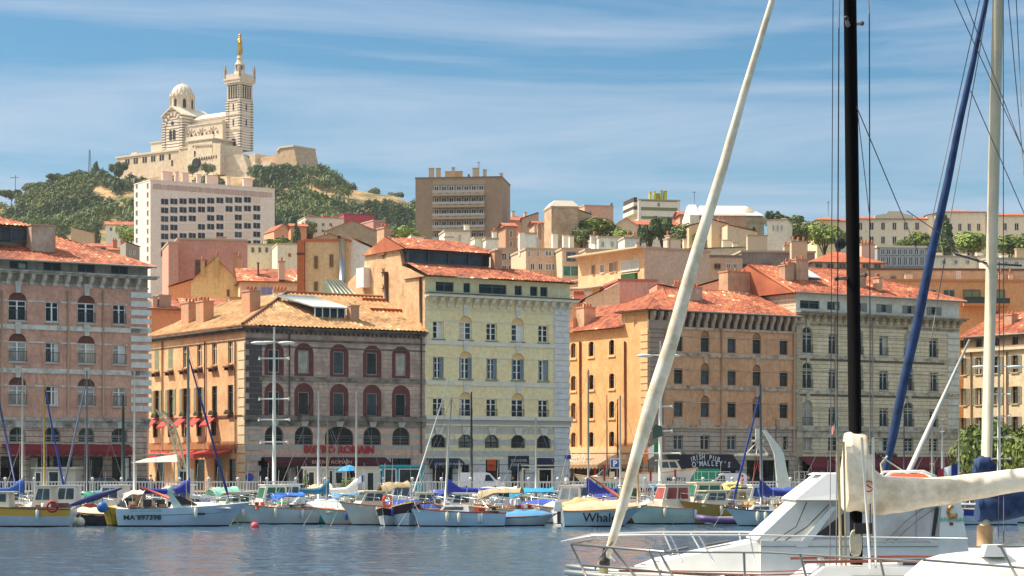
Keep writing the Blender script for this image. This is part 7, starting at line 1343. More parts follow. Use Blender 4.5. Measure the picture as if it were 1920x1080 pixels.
# loose spars seen above the row
def spar(label, a, b_, r, c, cat='spar', name='spar', n=8, group=None):
    A, B_ = W3(*a), W3(*b_); k = MB(MW(c, .6, .2, 2)); k.tube([A*0, (B_-A)*.5, B_-A], r if hasattr(r, '__len__') else [r]*3, n=n); o = part(name, k, None, A); tag(o, label, cat, group); return o
spar('rust-red wooden spar slanting over the boats in front of the pub', (1105, 893, 158), (1200, 958, 153), [.03, .14, .08], '8c3424'); spar('white sloping gin pole in front of the cream building', (1690, 915, 120), (1818, 637, 124), [.16, .12, .06], 'd8cfc0'); spar('orange spar lying across the boats near the blue boom cover', (262, 912, 153), (352, 948, 150), [.05, .1, .06], 'd8583c'); spar('white slanting pole rising from the blue tarpaulin left of the double-ender', (774, 925, 151), (842, 712, 151), [.05, .05, .03], 'dcdcd8')
spar('navy furled sail slanting at the left edge', (-5, 735, 165), (28, 905, 163), [.06, .1, .05], '2c3f74', 'furled sail', 'furled_sail'); spar('blue rolled sail bag lying over the dinghies left of the sports cruiser', (132, 948, 150), (228, 915, 152), [.1, .26, .08], '28306c', 'furled sail', 'furled_sail')
for i, (px, lb) in enumerate(((596, 'left end of the low speedboat'), (660, 'bow of the cream hooded boat'), (556, 'bow of the turquoise boat'), (1228, 'bow of the pale green cruiser'), (1288, 'bow of the mustard boat'), (1362, 'nose of the inflatable'))):
    pass
tag(part('mooring_buoy', MB(M('d8505c', .5, name='fender')).ball((0, 0, .1), .28, n=12).tube([(0, 0, .3), (0, 0, .5)], .04, n=5), None, ((478-960)/F*143.5, 143.5, 0)), 'pink-red mooring buoy floating before the green-window cruiser', 'buoy')
# ================================================================= quay furniture
fr = thing('quay_fence', 'white baluster fence with ball-topped posts along the quay edge', 'fence', (-48, 176.7, ZG)); WF = MW('e0ddd4', .6, .15, 1, 'white_paint'); pitch = 2.35; NP = 32
pm = MB(WF); pm.box(-.07, .07, -.07, .07, 0, 1.3); pm.ball((0, 0, 1.42), .14, n=8); pm = pm.mesh('post'); bm = MB(WF); bm.box(.07, pitch-.07, -.04, .04, 1.12, 1.22); bm.box(.07, pitch-.07, -.03, .03, .1, .17)
for i in range(9): x = .07+(pitch-.14)*(i+.5)/9; bm.box(x-.035, x+.035, -.03, .03, .17, 1.12)
bm = bm.mesh('baluster_panel')
for i in range(NP): part('post', pm, fr, (i*pitch, 0, 0)); part('baluster_panel', bm, fr, (i*pitch, 0, 0)) if not 13 <= i <= 16 else None
def kiosk(label, px0, px1, yt, Y, c, dep=2.6, win=(), trim=None, wc='2a2c2c'):
    sc = Y/F; L = (px1-px0)*sc; z = CH+(HZ-yt)*sc-ZG; r = thing('kiosk', label, 'kiosk', ((px0-960)*sc, Y, ZG)); m = MW(c, .6, .15, 1, 'kiosk_board'); b = MB(m); b.box(0, L, 0, dep, 0, z-.12); part('wall', b, r); part('roof', MB(trim or m).box(-.15, L+.15, -.25, dep+.15, z-.12, z+.06), r)
    for a, b_, c0, c1 in win: part('window', MB(M('e4e4de', .6, name='window_frame')).box(a*L, b_*L, -.06, 0, c0*z, c1*z).box(a*L+.08, b_*L-.08, -.07, -.01, c0*z+.08, c1*z-.08, glassmat(wc)), r)
    return r, L, z
kiosk('cream clapboard kiosk with a dark doorway behind the left masts', 62, 141, 877, 182, 'b9b5a4', win=((.04, .2, .2, .85), (.36, .62, .05, .88))); kiosk('white panelled kiosk with a sliding door left of the blue parasol', 598, 646, 876, 181, 'c9c6b8', win=((.38, .56, .05, .9), (.6, .95, .4, .85))); kiosk('narrow white hut with a thick flat roof behind the fence shrub', 568, 600, 876, 184, 'd4d2c8', win=((.3, .7, .05, .85),))
r, L, z = kiosk('turquoise-framed glazed kiosk with sliding windows', 716, 792, 873, 179, '2a9ca8', win=((.06, .36, .42, .9), (.42, .95, .42, .9)), trim=MW('2a9ca8', .5, .1)); r, L, z = kiosk('white kiosk with a curved canopy attached left of the turquoise one', 666, 714, 880, 179.4, 'd8d8d4', win=((.45, .75, .05, .9),)); b = MB(WHI); b.smooth = True; b.strip([[(x, -.9+.9*cos(a), z-.3+.55*sin(a)) for a in (pi/2*j/6 for j in range(7))] for x in (0, L)]); o = part('canopy', b, r); o.location.y = -.9
def lamp(label, px, yt, Y, c, arms, lamps, r=.13, yb=None, name='lamp_post', cat='lamp post', group=None):
    H = CH+(HZ-yt)*Y/F-ZG; ro = thing(name, label, cat, ((px-960)/F*Y, Y, ZG), 0, group); m = MW(c, .5, .15, 1); b = MB(m); b.tube([(0, 0, 0), (0, 0, H*.55), (0, 0, H)], [r, r*.8, r*.45], n=10); b.lathe([(r*2, 0), (r*1.6, .4), (r, .6)], n=10); part('pole', b, ro)
    for ya, w in arms: z = CH+(HZ-ya)*Y/F-ZG; k = MB(m); k.tube([(-w, 0, z), (w, 0, z)], .07, n=6); [k.tube([(s*w, 0, z-.12), (s*w, 0, z+.16)], .07, n=6) for s in (1, -1)]; part('cross_arm', k, ro)
    for ya, dx, w in lamps: z = CH+(HZ-ya)*Y/F-ZG; k = MB(M('c9ccc8', .4, name='lamp_head')); k.ball((dx, 0, z), w, n=10, sz=.3, sx=1.5); k.tube([(0, 0, z+.05), (dx, 0, z+.05)], .05, n=5); part('lamp_head', k, ro)
    return ro
lamp('tall white harbour light mast with five cross-arms before the bistro building', 514, 613, 178.5, 'd4d6cc', ((672, 1.2), (748, 1.2), (787, 1.25), (829, 1.1)), ((643, -1.2, .5), (643, 1.0, .5), (642, -.5, .4)), .17); lamp('tall white harbour light mast behind the furled white sail', 1238, 640, 186, 'd4d6cc', ((762, 1.0), (808, 1.0), (850, 1.7)), ((667, -1.3, .5), (667, 1.0, .5)), .17); lamp('tall white harbour light mast by the street trees at the right', 1873, 670, 190, 'd4d6cc', ((739, 1.0), (780, 1.0), (820, 1.0), (860, 1.0)), ((688, -1.6, .5), (688, 1.4, .5)), .17)
lamp('dark green street lamp standard at the salmon building corner', 231, 740, 180, '26382f', (), (), .18); lamp('dark street lamp standard in front of the yellow building', 884, 735, 184, '1f2a2c', (), (), .13); lamp('slim dark pole carrying the blue parking sign', 1158, 748, 190, '26302c', (), (), .09, name='sign_post', cat='sign post'); lamp('thin rust-coloured pole before the orange side wall', 1138, 740, 192, '7c4630', (), (), .07); lamp('thin dark pole in front of the cream building', 1455, 786, 200, '24283c', (), (), .07); lamp('slim tall dark pole before the cream building arched windows', 1695, 762, 215, '2c3040', (), (), .08)
r = lamp('short pole with a bracket lamp and red-white pennant beside the navy shop awning', 861, 862, 190, 'a8a69c', (), (), .1)
lampz = 0
o = tag(part('parking_sign', MB(M('e4e4e4', .6, name='enamel')).box(-.42, .42, -.04, 0, -.42, .42).box(-.34, .34, -.06, -.04, -.34, .34, M('3058a8', .5, name='enamel')), None, W3(1153, 869, 188)), 'blue and white square parking sign on the slim dark pole', 'sign'); part('lettering', textmesh('P', .7, M('f0f0f0', .6), .01, .03), o, (0, -.08, -.24))
tag(part('round_sign', MB(M('26348c', .5, name='enamel')).prism([(.35*cos(2*pi*i/16), .35*sin(2*pi*i/16)) for i in range(16)], -.03, .03).box(-.04, .04, -.02, .02, -2.2, -.34, M('6c6c6c', .5)), None, W3(468, 895, 182)), 'round blue road sign behind the fence near the bistro corner', 'sign')
r = thing('parasol', 'bright blue parasol left of the white canopy kiosk', 'parasol', ((655-960)/F*180, 180, ZG)); part('pole', MB(M('b0a890', .6)).tube([(0, 0, 0), (0, 0, 2.5)], .03, n=6), r); part('canopy', MB(MW('2a94c8', .7, .15)).lathe([(1.0, 2.05), (.6, 2.35), (.02, 2.55)], n=8, smooth=False), r)
r = thing('awning_canopy', 'grey-white canvas canopy hung from the lattice crane before the peach wall', 'canopy', W3(292, 868, 178)); b = MB(MW('c9cabc', .7, .2)); b.hexa([(-1.9, -.8, 0), (1.9, -.8, .1), (1.9, .8, .1), (-1.9, .8, 0)], [(-.8, -.1, .35), (1.7, -.1, .7), (1.7, .1, .7), (-.8, .1, .35)]); part('cloth', b, r); b = MB(M('9c9a8c', .5)); [b.tube([(x, 0, .05), (x, 0, -2.0)], .05, n=5) for x in (-1.6, 1.5)]; part('frame', b, r)
# shrubs in tubs
for i, (px, yt, w, c, lb) in enumerate(((672//1-3, 885, 18, 0, 'x'), )): pass
tree('tub conifer shrub beside the narrow white hut', 574, 918, 880, 179.5, 'cone', 0, 20, name='potted_shrub', trunk=.05); tree('leafy tub shrub under the blue parasol', 655, 925, 893, 178.5, 'round', 0, 24, name='potted_shrub', trunk=.05)
# red and white marker poles
for px, yt, Y, lb in ((1133, 873, 178, 'scarlet marker pole nearest the yellow building'), (1116, 880, 186, 'scarlet marker pole between the green boat ashore and its neighbour pole'), (1180, 876, 189, 'scarlet marker pole left of the white furled sail'), (1220, 882, 182, 'scarlet marker pole just right of the white furled sail'), (1266, 880, 181, 'scarlet marker pole in front of the pub awning left end')):
    H = CH+(HZ-yt)*Y/F-ZG; b = MB(M('a8201c', .5, name='red_paint')); b.tube([(0, 0, 0), (0, 0, H)], .09, n=8); b.lathe([(.2, 0), (.2, .1), (.1, .15)], n=8); tag(part('marker_pole', b, None, ((px-960)/F*Y, Y, ZG)), lb, 'pole', 'scarlet poles of the boat yard')
# trellis frames
r = thing('trellis_frame', 'stack of pale wooden trellis frames behind the fence before the yellow building', 'trellis', ((980-960)/F*179, 179, ZG)); m = MB(MW('c9c2a8', .7, .2)); 
for x in (0, 1.3, 2.4, 3.3): m.box(x-.07, x+.07, -.05, .05, 0, 2.3)
for z in (1.1, 2.2, 2.5): m.box(-.1, 3.4, -.04, .04, z-.05, z+.05)
part('frame', m, r)
for px, Y, lb in ((1302, 184, 'wire mesh barrier panels in front of the green van'), (1490, 182, 'small white gridded frame beside the jib crane')):
    r = thing('mesh_barrier', lb, 'barrier', ((px-960)/F*Y, Y, ZG)); m = MB(M('c4c6ba', .5, name='galvanised')); w = 3.0 if px < 1400 else 1.2; n = 5 if px < 1400 else 3
    for i in range(n+1): m.box(w*i/n-.025, w*i/n+.025, -.02, .02, 0, 2.0)
    for z in (.1, .7, 1.3, 1.95): m.box(0, w, -.018, .018, z, z+.05)
    part('frame', m, r)
# ---- vehicles
def wheel(root, x, y, r=.31):
    w = part('wheel', MB(M('2c2c2e', .5)).lathe([(.01, -.1), (r*.6, -.1), (r*.6, .1), (.01, .1)], n=14), root, (x, y, r)); w.rotation_euler[0] = pi/2
    part('tyre', MB(M('161616', .9, name='rubber')).lathe([(r*.6, -.11), (r, -.09), (r, .09), (r*.6, .11)], n=16), w); return w
def van(label, px, Y, c, L=4.3, H=1.85, flip=1, kind='van', heading=0, name='delivery_van'):
    r = thing(name, label, kind if kind != 'van' else 'van', ((px-960)/F*Y, Y, ZG), R(heading)); m = MW(c, .35, .06, 1, 'car_paint'); b = MB(m)
    if kind == 'van': P = [(-L/2, .3), (L/2, .3), (L/2, .78), (L/2-.25, 1.0), (L/2-.75, 1.12), (L/2-1.35, H-.1), (L/2-1.7, H), (-L/2+.2, H), (-L/2, H-.25)]
    else: P = [(-L/2, .3), (L/2, .3), (L/2, .7), (L/2-.3, .82), (L/2-1.1, .92), (L/2-1.75, H), (-L/2+.9, H), (-L/2+.2, .95), (-L/2, .85)]
    P = [(x*flip, z) for x, z in P]; P = P if flip > 0 else P[::-1]; n = len(P)
    b.hexa([(x, -.86 if z < 1 else -.72, z) for x, z in P], [(x, .86 if z < 1 else .72, z) for x, z in P]); part('body', b, r)
    g = M('1c2428', .15, name='car_glass')
    if kind == 'van': W_ = [(L/2-1.0, 1.08), (L/2-1.42, H-.2), (L/2-1.75, H-.2), (L/2-1.85, 1.08)]
    else: W_ = [(L/2-1.25, .95), (L/2-1.8, H-.1), (-L/2+1.0, H-.1), (-L/2+.55, .95)]
    W_ = [(x*flip, z) for x, z in W_]; part('side_window', MB(g).hexa([(x, -.80 if z < 1.2 else -.75, z) for x, z in W_], [(x, -.70, z) for x, z in W_]), r)
    xs = [(L/2-1.12)*flip, (L/2-1.3)*flip]; part('windscreen', MB(g).hexa([(L/2*flip-.82*flip, -.7, 1.1), (L/2*flip-.82*flip, .7, 1.1), (L/2*flip-1.3*flip, .65, H-.14), (L/2*flip-1.3*flip, -.65, H-.14)], [((L/2-.76)*flip, -.7, 1.12), ((L/2-.76)*flip, .7, 1.12), ((L/2-1.24)*flip, .65, H-.12), ((L/2-1.24)*flip, -.65, H-.12)]), r) if kind == 'van' else None
    for x in (-L/2+.75, L/2-.8):
        for y in (-.8, .8): wheel(r, x*flip, y)
    for y in (-.6, .6): part('headlight', MB(M('d8d8d0', .2)).box((L/2)*flip-.03, (L/2)*flip+.03, y-.15, y+.15, .58, .74), r)
    return r
van('white delivery van parked before the yellow building', 903, 203, 'e4e4e4'); van('green van parked under the navy pub awning', 1303, 213, '1f8c68', 4.9, 2.2, -1); van('small white van with a blue side panel behind the fence, right of the green van', 1360, 197, 'dcdce0', 3.8, 1.8, -1)
van('dark blue car parked left of the green lamp standard', 205, 184, '26303c', 4.0, 1.45, 1, 'car', name='parked_car'); van('black-blue car at the left edge of the quay', 12, 181, '1c2438', 4.0, 1.5, 1, 'car', name='parked_car'); van('grey car half hidden behind the salmon building corner lamp', 250, 186, '3a444c', 4.0, 1.45, -1, 'car', name='parked_car')
# ---- boats laid up ashore
boat('green and white day boat laid up ashore behind the fence', 1130, 184, 4.9, 1.9, 180, 'sport', MW('2c8c6c', .45, .12), CRE, 'd8ccb0', .8, z=2.0, boot=MW('d8d0b0', .5, .1), stripe=CRE, rail=False, ); boat('big white launch with a cabin laid up ashore beside the pub', 1238, 188, 6.4, 2.3, 0, 'cabin', WHI, CRE, 'c4b89c', 1.05, z=2.1, boot=M('24282c', .7), text=('MA 7713', .4, BLK, .2, .62, 1.1), rail=False)
for px, Y, lb in ((1130, 184, 'wooden cradle under the green and white boat ashore'), (1238, 188, 'wooden cradle under the big white launch ashore')):
    b = MB(MW('5c4632', .85, .3)); [b.box(x-.1, x+.1, -.9, .9, 0, .25) for x in (-1.2, 1.0)]; [b.box(x-.08, x+.08, s-.08, s+.08, .2, .75) for x in (-1.2, 1.0) for s in (-.75, .75)]; b.box(-1.5, 1.3, -.1, .1, .25, .4); tag(part('cradle', b, None, ((px-960)/F*Y, Y, ZG)), lb, 'cradle')
# ---- cranes
r = thing('jib_crane', 'white cranked jib crane with a spreader bar before the maroon awnings', 'crane', ((1468-960)/F*179, 179, ZG)); b = MB(MW('d4d8cc', .45, .12)); q = lambda px, py: ((px-1468)*179/F, 0, CH+(HZ-py)*179/F-ZG)
def beam(b, P, w, d=.35):
    for (p0, w0), (p1, w1) in zip(zip(P, w), zip(P[1:], w[1:])): b.hexa([(p0[0]-w0, -d, p0[2]), (p0[0]+w0, -d, p0[2]), (p0[0]+w0, d, p0[2]), (p0[0]-w0, d, p0[2])], [(p1[0]-w1, -d, p1[2]), (p1[0]+w1, -d, p1[2]), (p1[0]+w1, d, p1[2]), (p1[0]-w1, d, p1[2])])
beam(b, [q(1470, 915), q(1464, 878), q(1460, 850), q(1448, 828), q(1432, 806)], [.55, .42, .38, .26, .14]); part('jib', b, r)
b = MB(MW('e0dcc4', .5, .12)); P0, P1 = q(1378, 853), q(1440, 853); b.tube([P0, P1], .12, n=6); c0 = q(1421, 827); [b.tube([c0, q(a, 852)], .04, n=4) for a in (1398, 1418, 1426, 1440)]; b.tube([c0, q(1430, 806)], .05, n=4); b.tube([(c0[0]-.5, 0, c0[2]), (c0[0]+.5, 0, c0[2])], .1, n=5); part('spreader_bar', b, r); b = MB(M('a85040', .7)); [b.tube([q(a, 854), q(c_, 905)], .035, n=4) for a, c_ in ((1417, 1412), (1424, 1428), (1424, 1410), (1417, 1430))]; part('sling', b, r); part('hook_block', MB(M('d8d4c0', .5)).box(c0[0]-.2, c0[0]+.2, -.15, .15, c0[2]+.1, c0[2]+1.0), r)
r = thing('lattice_crane', 'cream lattice boom crane in front of the peach side wall', 'crane', ((340-960)/F*179, 179, ZG)); q = lambda px, py, y=0: ((px-340)*179/F, y, CH+(HZ-py)*179/F-ZG); b = MB(MW('c4bf9c', .5, .2)); P = [(346, 900), (338, 860), (330, 825), (322, 800), (298, 768)]
for y in (-.3, .3):
    for dx in (-6, 6): b.tube([q(a+dx, c_, y) for a, c_ in P], .05, n=5)
for (a0, c0), (a1, c1) in zip(P, P[1:]):
    for k in range(2): t, u = k/2, (k+1)/2; [b.tube([q(lerp(a0, a1, t)-6*s, lerp(c0, c1, t), y), q(lerp(a0, a1, u)+6*s, lerp(c0, c1, u), y)], .022, n=4) for s in (1, -1) for y in (-.3, .3)]
part('boom', b, r); part('cab', MB(MW('c9c8bc', .5, .15)).box(-.2, .9, -.7, .7, 0, 2.2).box(0, .7, -.73, -.7, 1.2, 2.0, GL[1]), r); b = MB(M('8c7c6c', .6)); [b.tube([q(a, 848), q(c_, 905)], .04, n=4) for a, c_ in ((300, 290), (322, 315))]; b.tube([q(250, 854), q(330, 850)], .07, n=5); part('sling_bar', b, r)
# ---- flags
def flag(label, px, py, Y, cols, w=1.0, h=.7, zb=None, ang=0, pole=True):
    p = W3(px, py, Y); r = thing('flag', label, 'flag', p); b = MB(M('c9c9c4', .5)); zb = zb if zb is not None else ZG
    if pole: b.tube([(0, 0, zb-p.z), (0, 0, .1)], .03, n=6); part('staff', b, r)
    c = MB()
    for k, cc in enumerate(cols):
        rows = [[(w*(k+t)/3*cos(ang)+.0*z, .08*sin(9*(k+t)/3*w+z*2), -h+z+w*(k+t)/3*sin(ang)) for z in (0, h/2, h)] for t in (0, .33, .67, 1)]; c.strip(rows, M(cc, .7, name='flag_cloth'))
    part('cloth', c, r); return r
FRF = ('24347c', 'e4e4e4', 'c02c34')
flag('large French tricolour hanging in front of the cream building foot', 1796, 868, 110, ('2a3a84', 'e8e4e0', 'c03040'), 1.1, .8, 1.0, R(200)); flag('Irish tricolour flying left of the pub awning', 1236, 826, 190, ('1f7c4c', 'e8e8e4', 'dc7c34'), 1.7, 1.0, None, R(215)); flag('small French flag behind the fence at the light mast', 485, 885, 172, FRF, .8, .5, .5, R(-70)); flag('small French flag before the white panelled kiosk', 602, 888, 165, FRF, .8, .5, .5, R(-75)); flag('small French flag left of the canopy kiosk', 684, 890, 165, FRF, .8, .5, .5, R(200)); flag('small pennant above the thin tan mast before the cream building', 1569, 786, 150.3, ('3c8c6c', 'e8d8cc', 'd87c6c'), .7, .5, 6, R(-120), False)
# ---- people on the quay
def person(label, px, Y, shirt, trousers, hair='3a2a20', rz=0, arm=0, h=1.72):
    s = h/1.72; v = [(0, 0, .93), (0, .01, 1.15), (0, .02, 1.38), (0, 0, 1.5), (0, -.02, 1.62), (.1, 0, .88), (.11, -.02, .5), (.12, .02, .08), (.12, -.14, .04), (-.1, 0, .88), (-.12, .04, .5), (-.13, .08, .08), (-.13, -.08, .04), (.19, .01, 1.4), (.25, .03-arm*.1, 1.12), (.24, -.06-arm*.25, .88+arm*.2), (-.19, .01, 1.4), (-.25, .03, 1.12), (-.23, -.05, .86)]
    e = [(0, 1), (1, 2), (2, 3), (3, 4), (0, 5), (5, 6), (6, 7), (7, 8), (0, 9), (9, 10), (10, 11), (11, 12), (2, 13), (13, 14), (14, 15), (2, 16), (16, 17), (17, 18)]
    rad = [.14, .13, .15, .06, .1, .09, .065, .045, .035, .09, .065, .045, .035, .06, .045, .032, .06, .045, .032]
    me = bpy.data.meshes.new('p'); me.from_pydata([tuple(c*s for c in q) for q in v], e, []); o = bpy.data.objects.new('p', me); COL.objects.link(o); md = o.modifiers.new('s', 'SKIN'); o.modifiers.new('d', 'SUBSURF').levels = 1
    for sv_, r_ in zip(me.skin_vertices[0].data, rad): sv_.radius = (r_*s, r_*s*.85)
    me.skin_vertices[0].data[0].use_root = True
    dg = bpy.context.evaluated_depsgraph_get(); m2 = bpy.data.meshes.new_from_object(o.evaluated_get(dg)); bpy.data.objects.remove(o); bpy.data.meshes.remove(me)
    m2.materials.clear(); mats = [M('b98468', .6, name='skin'), M(shirt, .8, name='shirt'), M(trousers, .8, name='trousers'), M('2a2420', .7, name='shoes')]
    for m in mats: m2.materials.append(m)
    for p_ in m2.polygons: z = p_.center.z/s; ax = abs(p_.center.x)/s; p_.material_index = 0 if z > 1.47 or (ax > .2 and z < 1.1) else 1 if z > .95 else 3 if z < .1 else 2; p_.use_smooth = True
    ob = part('person', m2, None, ((px-960)/F*Y, Y, ZG), rz); tag(ob, label, 'person'); hb = MB(M(hair, .8, name='hair')); hb.ball((0, .02*s, 1.66*s), .105*s, n=10, sz=.9); part('hair', hb, ob)
    return ob
person('person in a plum shirt walking behind the fence under the canvas canopy', 283, 180, '5c4454', '2c2c34', rz=R(70), arm=1); person('person in black crouched by the yellow building shop window', 962, 200, '1c1c20', '1c1c20', rz=R(20), h=1.5); person('person in a white top behind the fence at the orange side wall corner', 1062, 184, 'd4ccc8', '3c4454', rz=R(-40)); person('person in a dark shirt by the maroon awnings near the crane', 1404, 183, '24242c', '3c3c44', rz=R(120), arm=1); person('person in a red top walking left of the jib crane', 1392, 178.4, 'a82c2c', '2c2c34', rz=R(100))
# ================================================================= foreground yachts
def P3(o, px, py, Y): w = W3(px, py, Y); return (w.x-o.location.x, w.y-o.location.y, w.z-o.location.z)
def cover(root, cols, Y, m, wid=.26, name='boom_cover', n=16, seed=1):
    b = MB(m); b.smooth = True; rows = []
    out = []
    for (a, b_) in zip(cols, cols[1:]):
        for k in range(8): t = k/8; out.append(tuple(lerp(a[i], b_[i], t) for i in range(3)))
    out.append(cols[-1])
    for i, (px, y0, y1) in enumerate(out):
        T, Bm = P3(root, px, y0, Y), P3(root, px, y1, Y); cz, hz = (T[2]+Bm[2])/2, (T[2]-Bm[2])/2; row = []
        for j in range(n):
            a = 2*pi*j/n; wr = 1+.10*mnoise.noise((T[0]*3.2+seed, 2.6*cz+hz*sin(a)*3.4-T[0]*1.4, cos(a)*1.1)); row.append((T[0]+.03*sin(a*2+i*.6), T[1]+min(wid, hz*1.3)*cos(a)*wr*(1+1.2*max(0, min(1, (hz-.45)/.25)))+.05*mnoise.noise((T[0]*6, sin(a)*2+T[0]*2.5, seed)), cz+hz*sin(a)*(1+.03*(wr-1)*4)))
        rows.append(row)
    b.strip(rows, close=True); b.poly(rows[0]); b.poly(rows[-1][::-1]); return part(name, b, root)
def furled(root, A, B_, Y, rs, m, name='furled_sail', n=14, steps=60):
    a, c = Vector(P3(root, *A, Y)), Vector(P3(root, *B_, Y)); b = MB(m); b.smooth = True; rows = []
    ax = (c-a).normalized(); u = ax.cross(Vector((0, 1, 0))).normalized(); v = ax.cross(u)
    for i in range(steps+1):
        t = i/steps; p = a.lerp(c, t); r = curve(rs, t); ln = (c-a).length*t
        rows.append([p+(u*cos(q)+v*sin(q))*r*(1+.09*sin(q-ln*1.8)+.06*mnoise.noise((ln*2.2, cos(q), sin(q)))) for q in (2*pi*j/n for j in range(n))])
    b.strip(rows, close=True); return part(name, b, root)
CANV = MW('ecdfc8', .85, .16, 2.2, 'sailcloth', 'c9b596')
# --- the big sailing yacht, bow to the left
Y1 = 42; SB = thing('sailing_yacht', 'large white sailing yacht with a black mast, cream boom cover and white furled headsail', 'sailboat', ((1590-960)/F*Y1, Y1, 0))
hb = thing('tmp', 'x', 'x'); bpy.data.objects.remove(hb)
def hull_into(root, cx, L, B, Fb, **kw):
    n0 = set(root.children); tmp = bpy.data.objects.new('t', None); COL.objects.link(tmp); R_ = hull(tmp, L, B, Fb, **kw)
    for ch in list(tmp.children): ch.parent = root; ch.location = (cx, 0, 0); ch.rotation_euler = (0, 0, pi)
    bpy.data.objects.remove(tmp); return R_
R1 = hull_into(SB, 1.35, 13.6, 4.0, 1.45, m=WHI, deck=WHI, rub=M('ddd8cc', .5, name='strake'), rake=1.8, sheer=.36)
b = MB(WHI); fc = boxt(b, -1.5, 4.5, 2.5, 2.1, 1.45, 2.12, .5, .9); part('coachroof', b, SB)
for s in (-1, 1): part('handrail', MB(M('8c4a38', .5, name='teak')).tube([(-1.0, s*.85, 2.2), (1.2, s*.9, 2.24), (3.6, s*.9, 2.24)], .03, n=6), SB)
for f_ in (0, 2): w = MB(GL[2]); panel(w, fc[f_], .15, .8, .35, .75, GL[2]); part('window', w, SB)
BM = M('050404', .8, 0, 'black_mast', .08); b = MB(BM); A, T = Vector(P3(SB, 1606, 1060, Y1)), Vector(P3(SB, 1589, -420, Y1)); b.smooth = True; b.tube([A, A.lerp(T, .5), T], [.122, .132, .112], n=12, ry=[.19, .2, .17]); part('mast', b, SB)
for (a0, b0), (a1, b1), dy in (((1591, 50), (1573, 52), -.9), ((1594, 46), (1630, 26), .9), ((1587, 522), (1636, 508), .9), ((1587, 522), (1556, 530), -.9)):
    p, q = Vector(P3(SB, a0, b0, Y1)), Vector(P3(SB, a1, b1, Y1)); q.y += dy; bb = MB(M('8c6c58', .5, name='spreader')); bb.tube([p, q], [.05, .025], n=6); bb.ball(q, .05, M('1c1c1c', .5), 6); part('spreader', bb, SB)
part('radar_reflector', MB(M('141414', .5)).ball(P3(SB, 1576, 457, Y1-.3), .11, n=8), SB)
furled(SB, (1137, 1048), (1500, -178), Y1, [(0, .045), (.02, .08), (.14, .115), (.25, .15), (.38, .13), (.53, .105), (.77, .065), (1, .04)], CANV)
part('patch', MB(MW('50604c', .8, .2)).prism([(-.09, -.13), (.11, -.07), (.09, .11), (-.03, .16), (-.09, .07)], -.03, .03), SB, tuple(Vector(P3(SB, 1231, 811, Y1))+Vector((0, -.17, 0))))
b = MB(M('2c2a26', .5, name='furling_drum')); p = Vector(P3(SB, 1134, 1055, Y1)); b.lathe([(.03, -.1), (.1, -.05), (.1, .05), (.05, .12), (.04, .3)], p, 10); part('furling_drum', b, SB); b = MB(MW('a8a06c', .6, .3)); b.tube([p+Vector((-.02, 0, -.1)), p+Vector((-.05, 0, -.9))], .09, n=8); part('bow_fitting', b, SB)
cover(SB, [(1583, 815, 957), (1592, 808, 960), (1618, 812, 963), (1628, 838, 964), (1636, 872, 965), (1652, 893, 966), (1690, 895, 961), (1740, 896, 951), (1800, 891, 942), (1860, 884, 931), (1925, 877, 920), (2010, 866, 908)], Y1-.05, CANV, .24)
part('boom', MB(M('b0aca0', .4, .5, 'alloy')).tube([P3(SB, 1600, 930, Y1), P3(SB, 2080, 885, Y1)], .09, n=8), SB)
b = MB(M('b02c2c', .6, name='red_emblem')); q = P3(SB, 1629, 912, Y1-.60); 
for k in range(2): b.tube([(q[0]+.085*cos(a+k*pi), q[1]-.0, q[2]+.1*sin(a+k*pi)) for a in (pi*i/8*.95 for i in range(9))], .014, n=5)
b.tube([(q[0]-.05, q[1], q[2]+.03), (q[0]+.05, q[1], q[2]-.03)], .014, n=5); part('emblem', b, SB)
ST2 = M('b8ab9c', .35, .35, 'stainless'); b = MB(ST2)
for P in ([(1071, 1020), (1140, 1026), (1245, 1035)], [(1092, 1060), (1160, 1065), (1257, 1072)], [(1071, 1020), (1100, 1082)], [(1148, 1027), (1192, 1082)], [(1217, 1031), (1240, 1082)], [(1236, 1034), (1262, 1082)]): b.tube([P3(SB, x, y, Y1-1.0) for x, y in P], .026, n=6)
for P in ([(1071, 1020), (1110, 1014), (1150, 1016)], [(1150, 1016), (1128, 1045), (1124, 1075)]): b.tube([(lambda v: (v[0], v[1]+(2.0 if i == len(P)-1 else .3), v[2]))(P3(SB, x, y, Y1-1.0)) for i, (x, y) in enumerate(P)], .024, n=6)
part('pulpit', b, SB)
b = MB(ST2)
for P in ([(1245, 1035), (1440, 1036), (1647, 1048), (1900, 1064), (2000, 1070)],): b.tube([P3(SB, x, y, Y1-1.9) for x, y in P], .02, n=6)
for x0, y0, x1 in ((1395, 1036, 1398), (1500, 1038, 1524), (1650, 1048, 1668), (1800, 1057, 1822)): b.tube([P3(SB, x0, y0, Y1-1.9), P3(SB, x1, 1130, Y1-1.9)], .024, n=6)
part('lifeline', b, SB)
b = MB(M('4c4c50', .4, .5, 'wire'))
for (a0, b0), (a1, b1), w in (((1573, 52), (1568, 1062), .012), ((1573, 52), (1580, -300), .012), ((1630, 26), (1632, 1070), .012), ((1630, 26), (1612, -300), .012), ((1606, 200), (1720, 470), .01), ((1608, 210), (1632, 420), .008), ((1447, 0), (1590, -350), .01), ((1562, 0), (1556, 1062), .008)): b.tube([P3(SB, a0, b0, Y1-.4), P3(SB, a1, b1, Y1-.4)], w, n=4)
part('rigging', b, SB)
b = MB(ROPE)
for k in range(4): c0 = Vector(P3(SB, 1600+k*3, 1018, Y1-.3)); b.tube([c0+Vector((.06*cos(a), 0, .24*sin(a))) for a in (2*pi*i/12 for i in range(13))], .018, n=5)
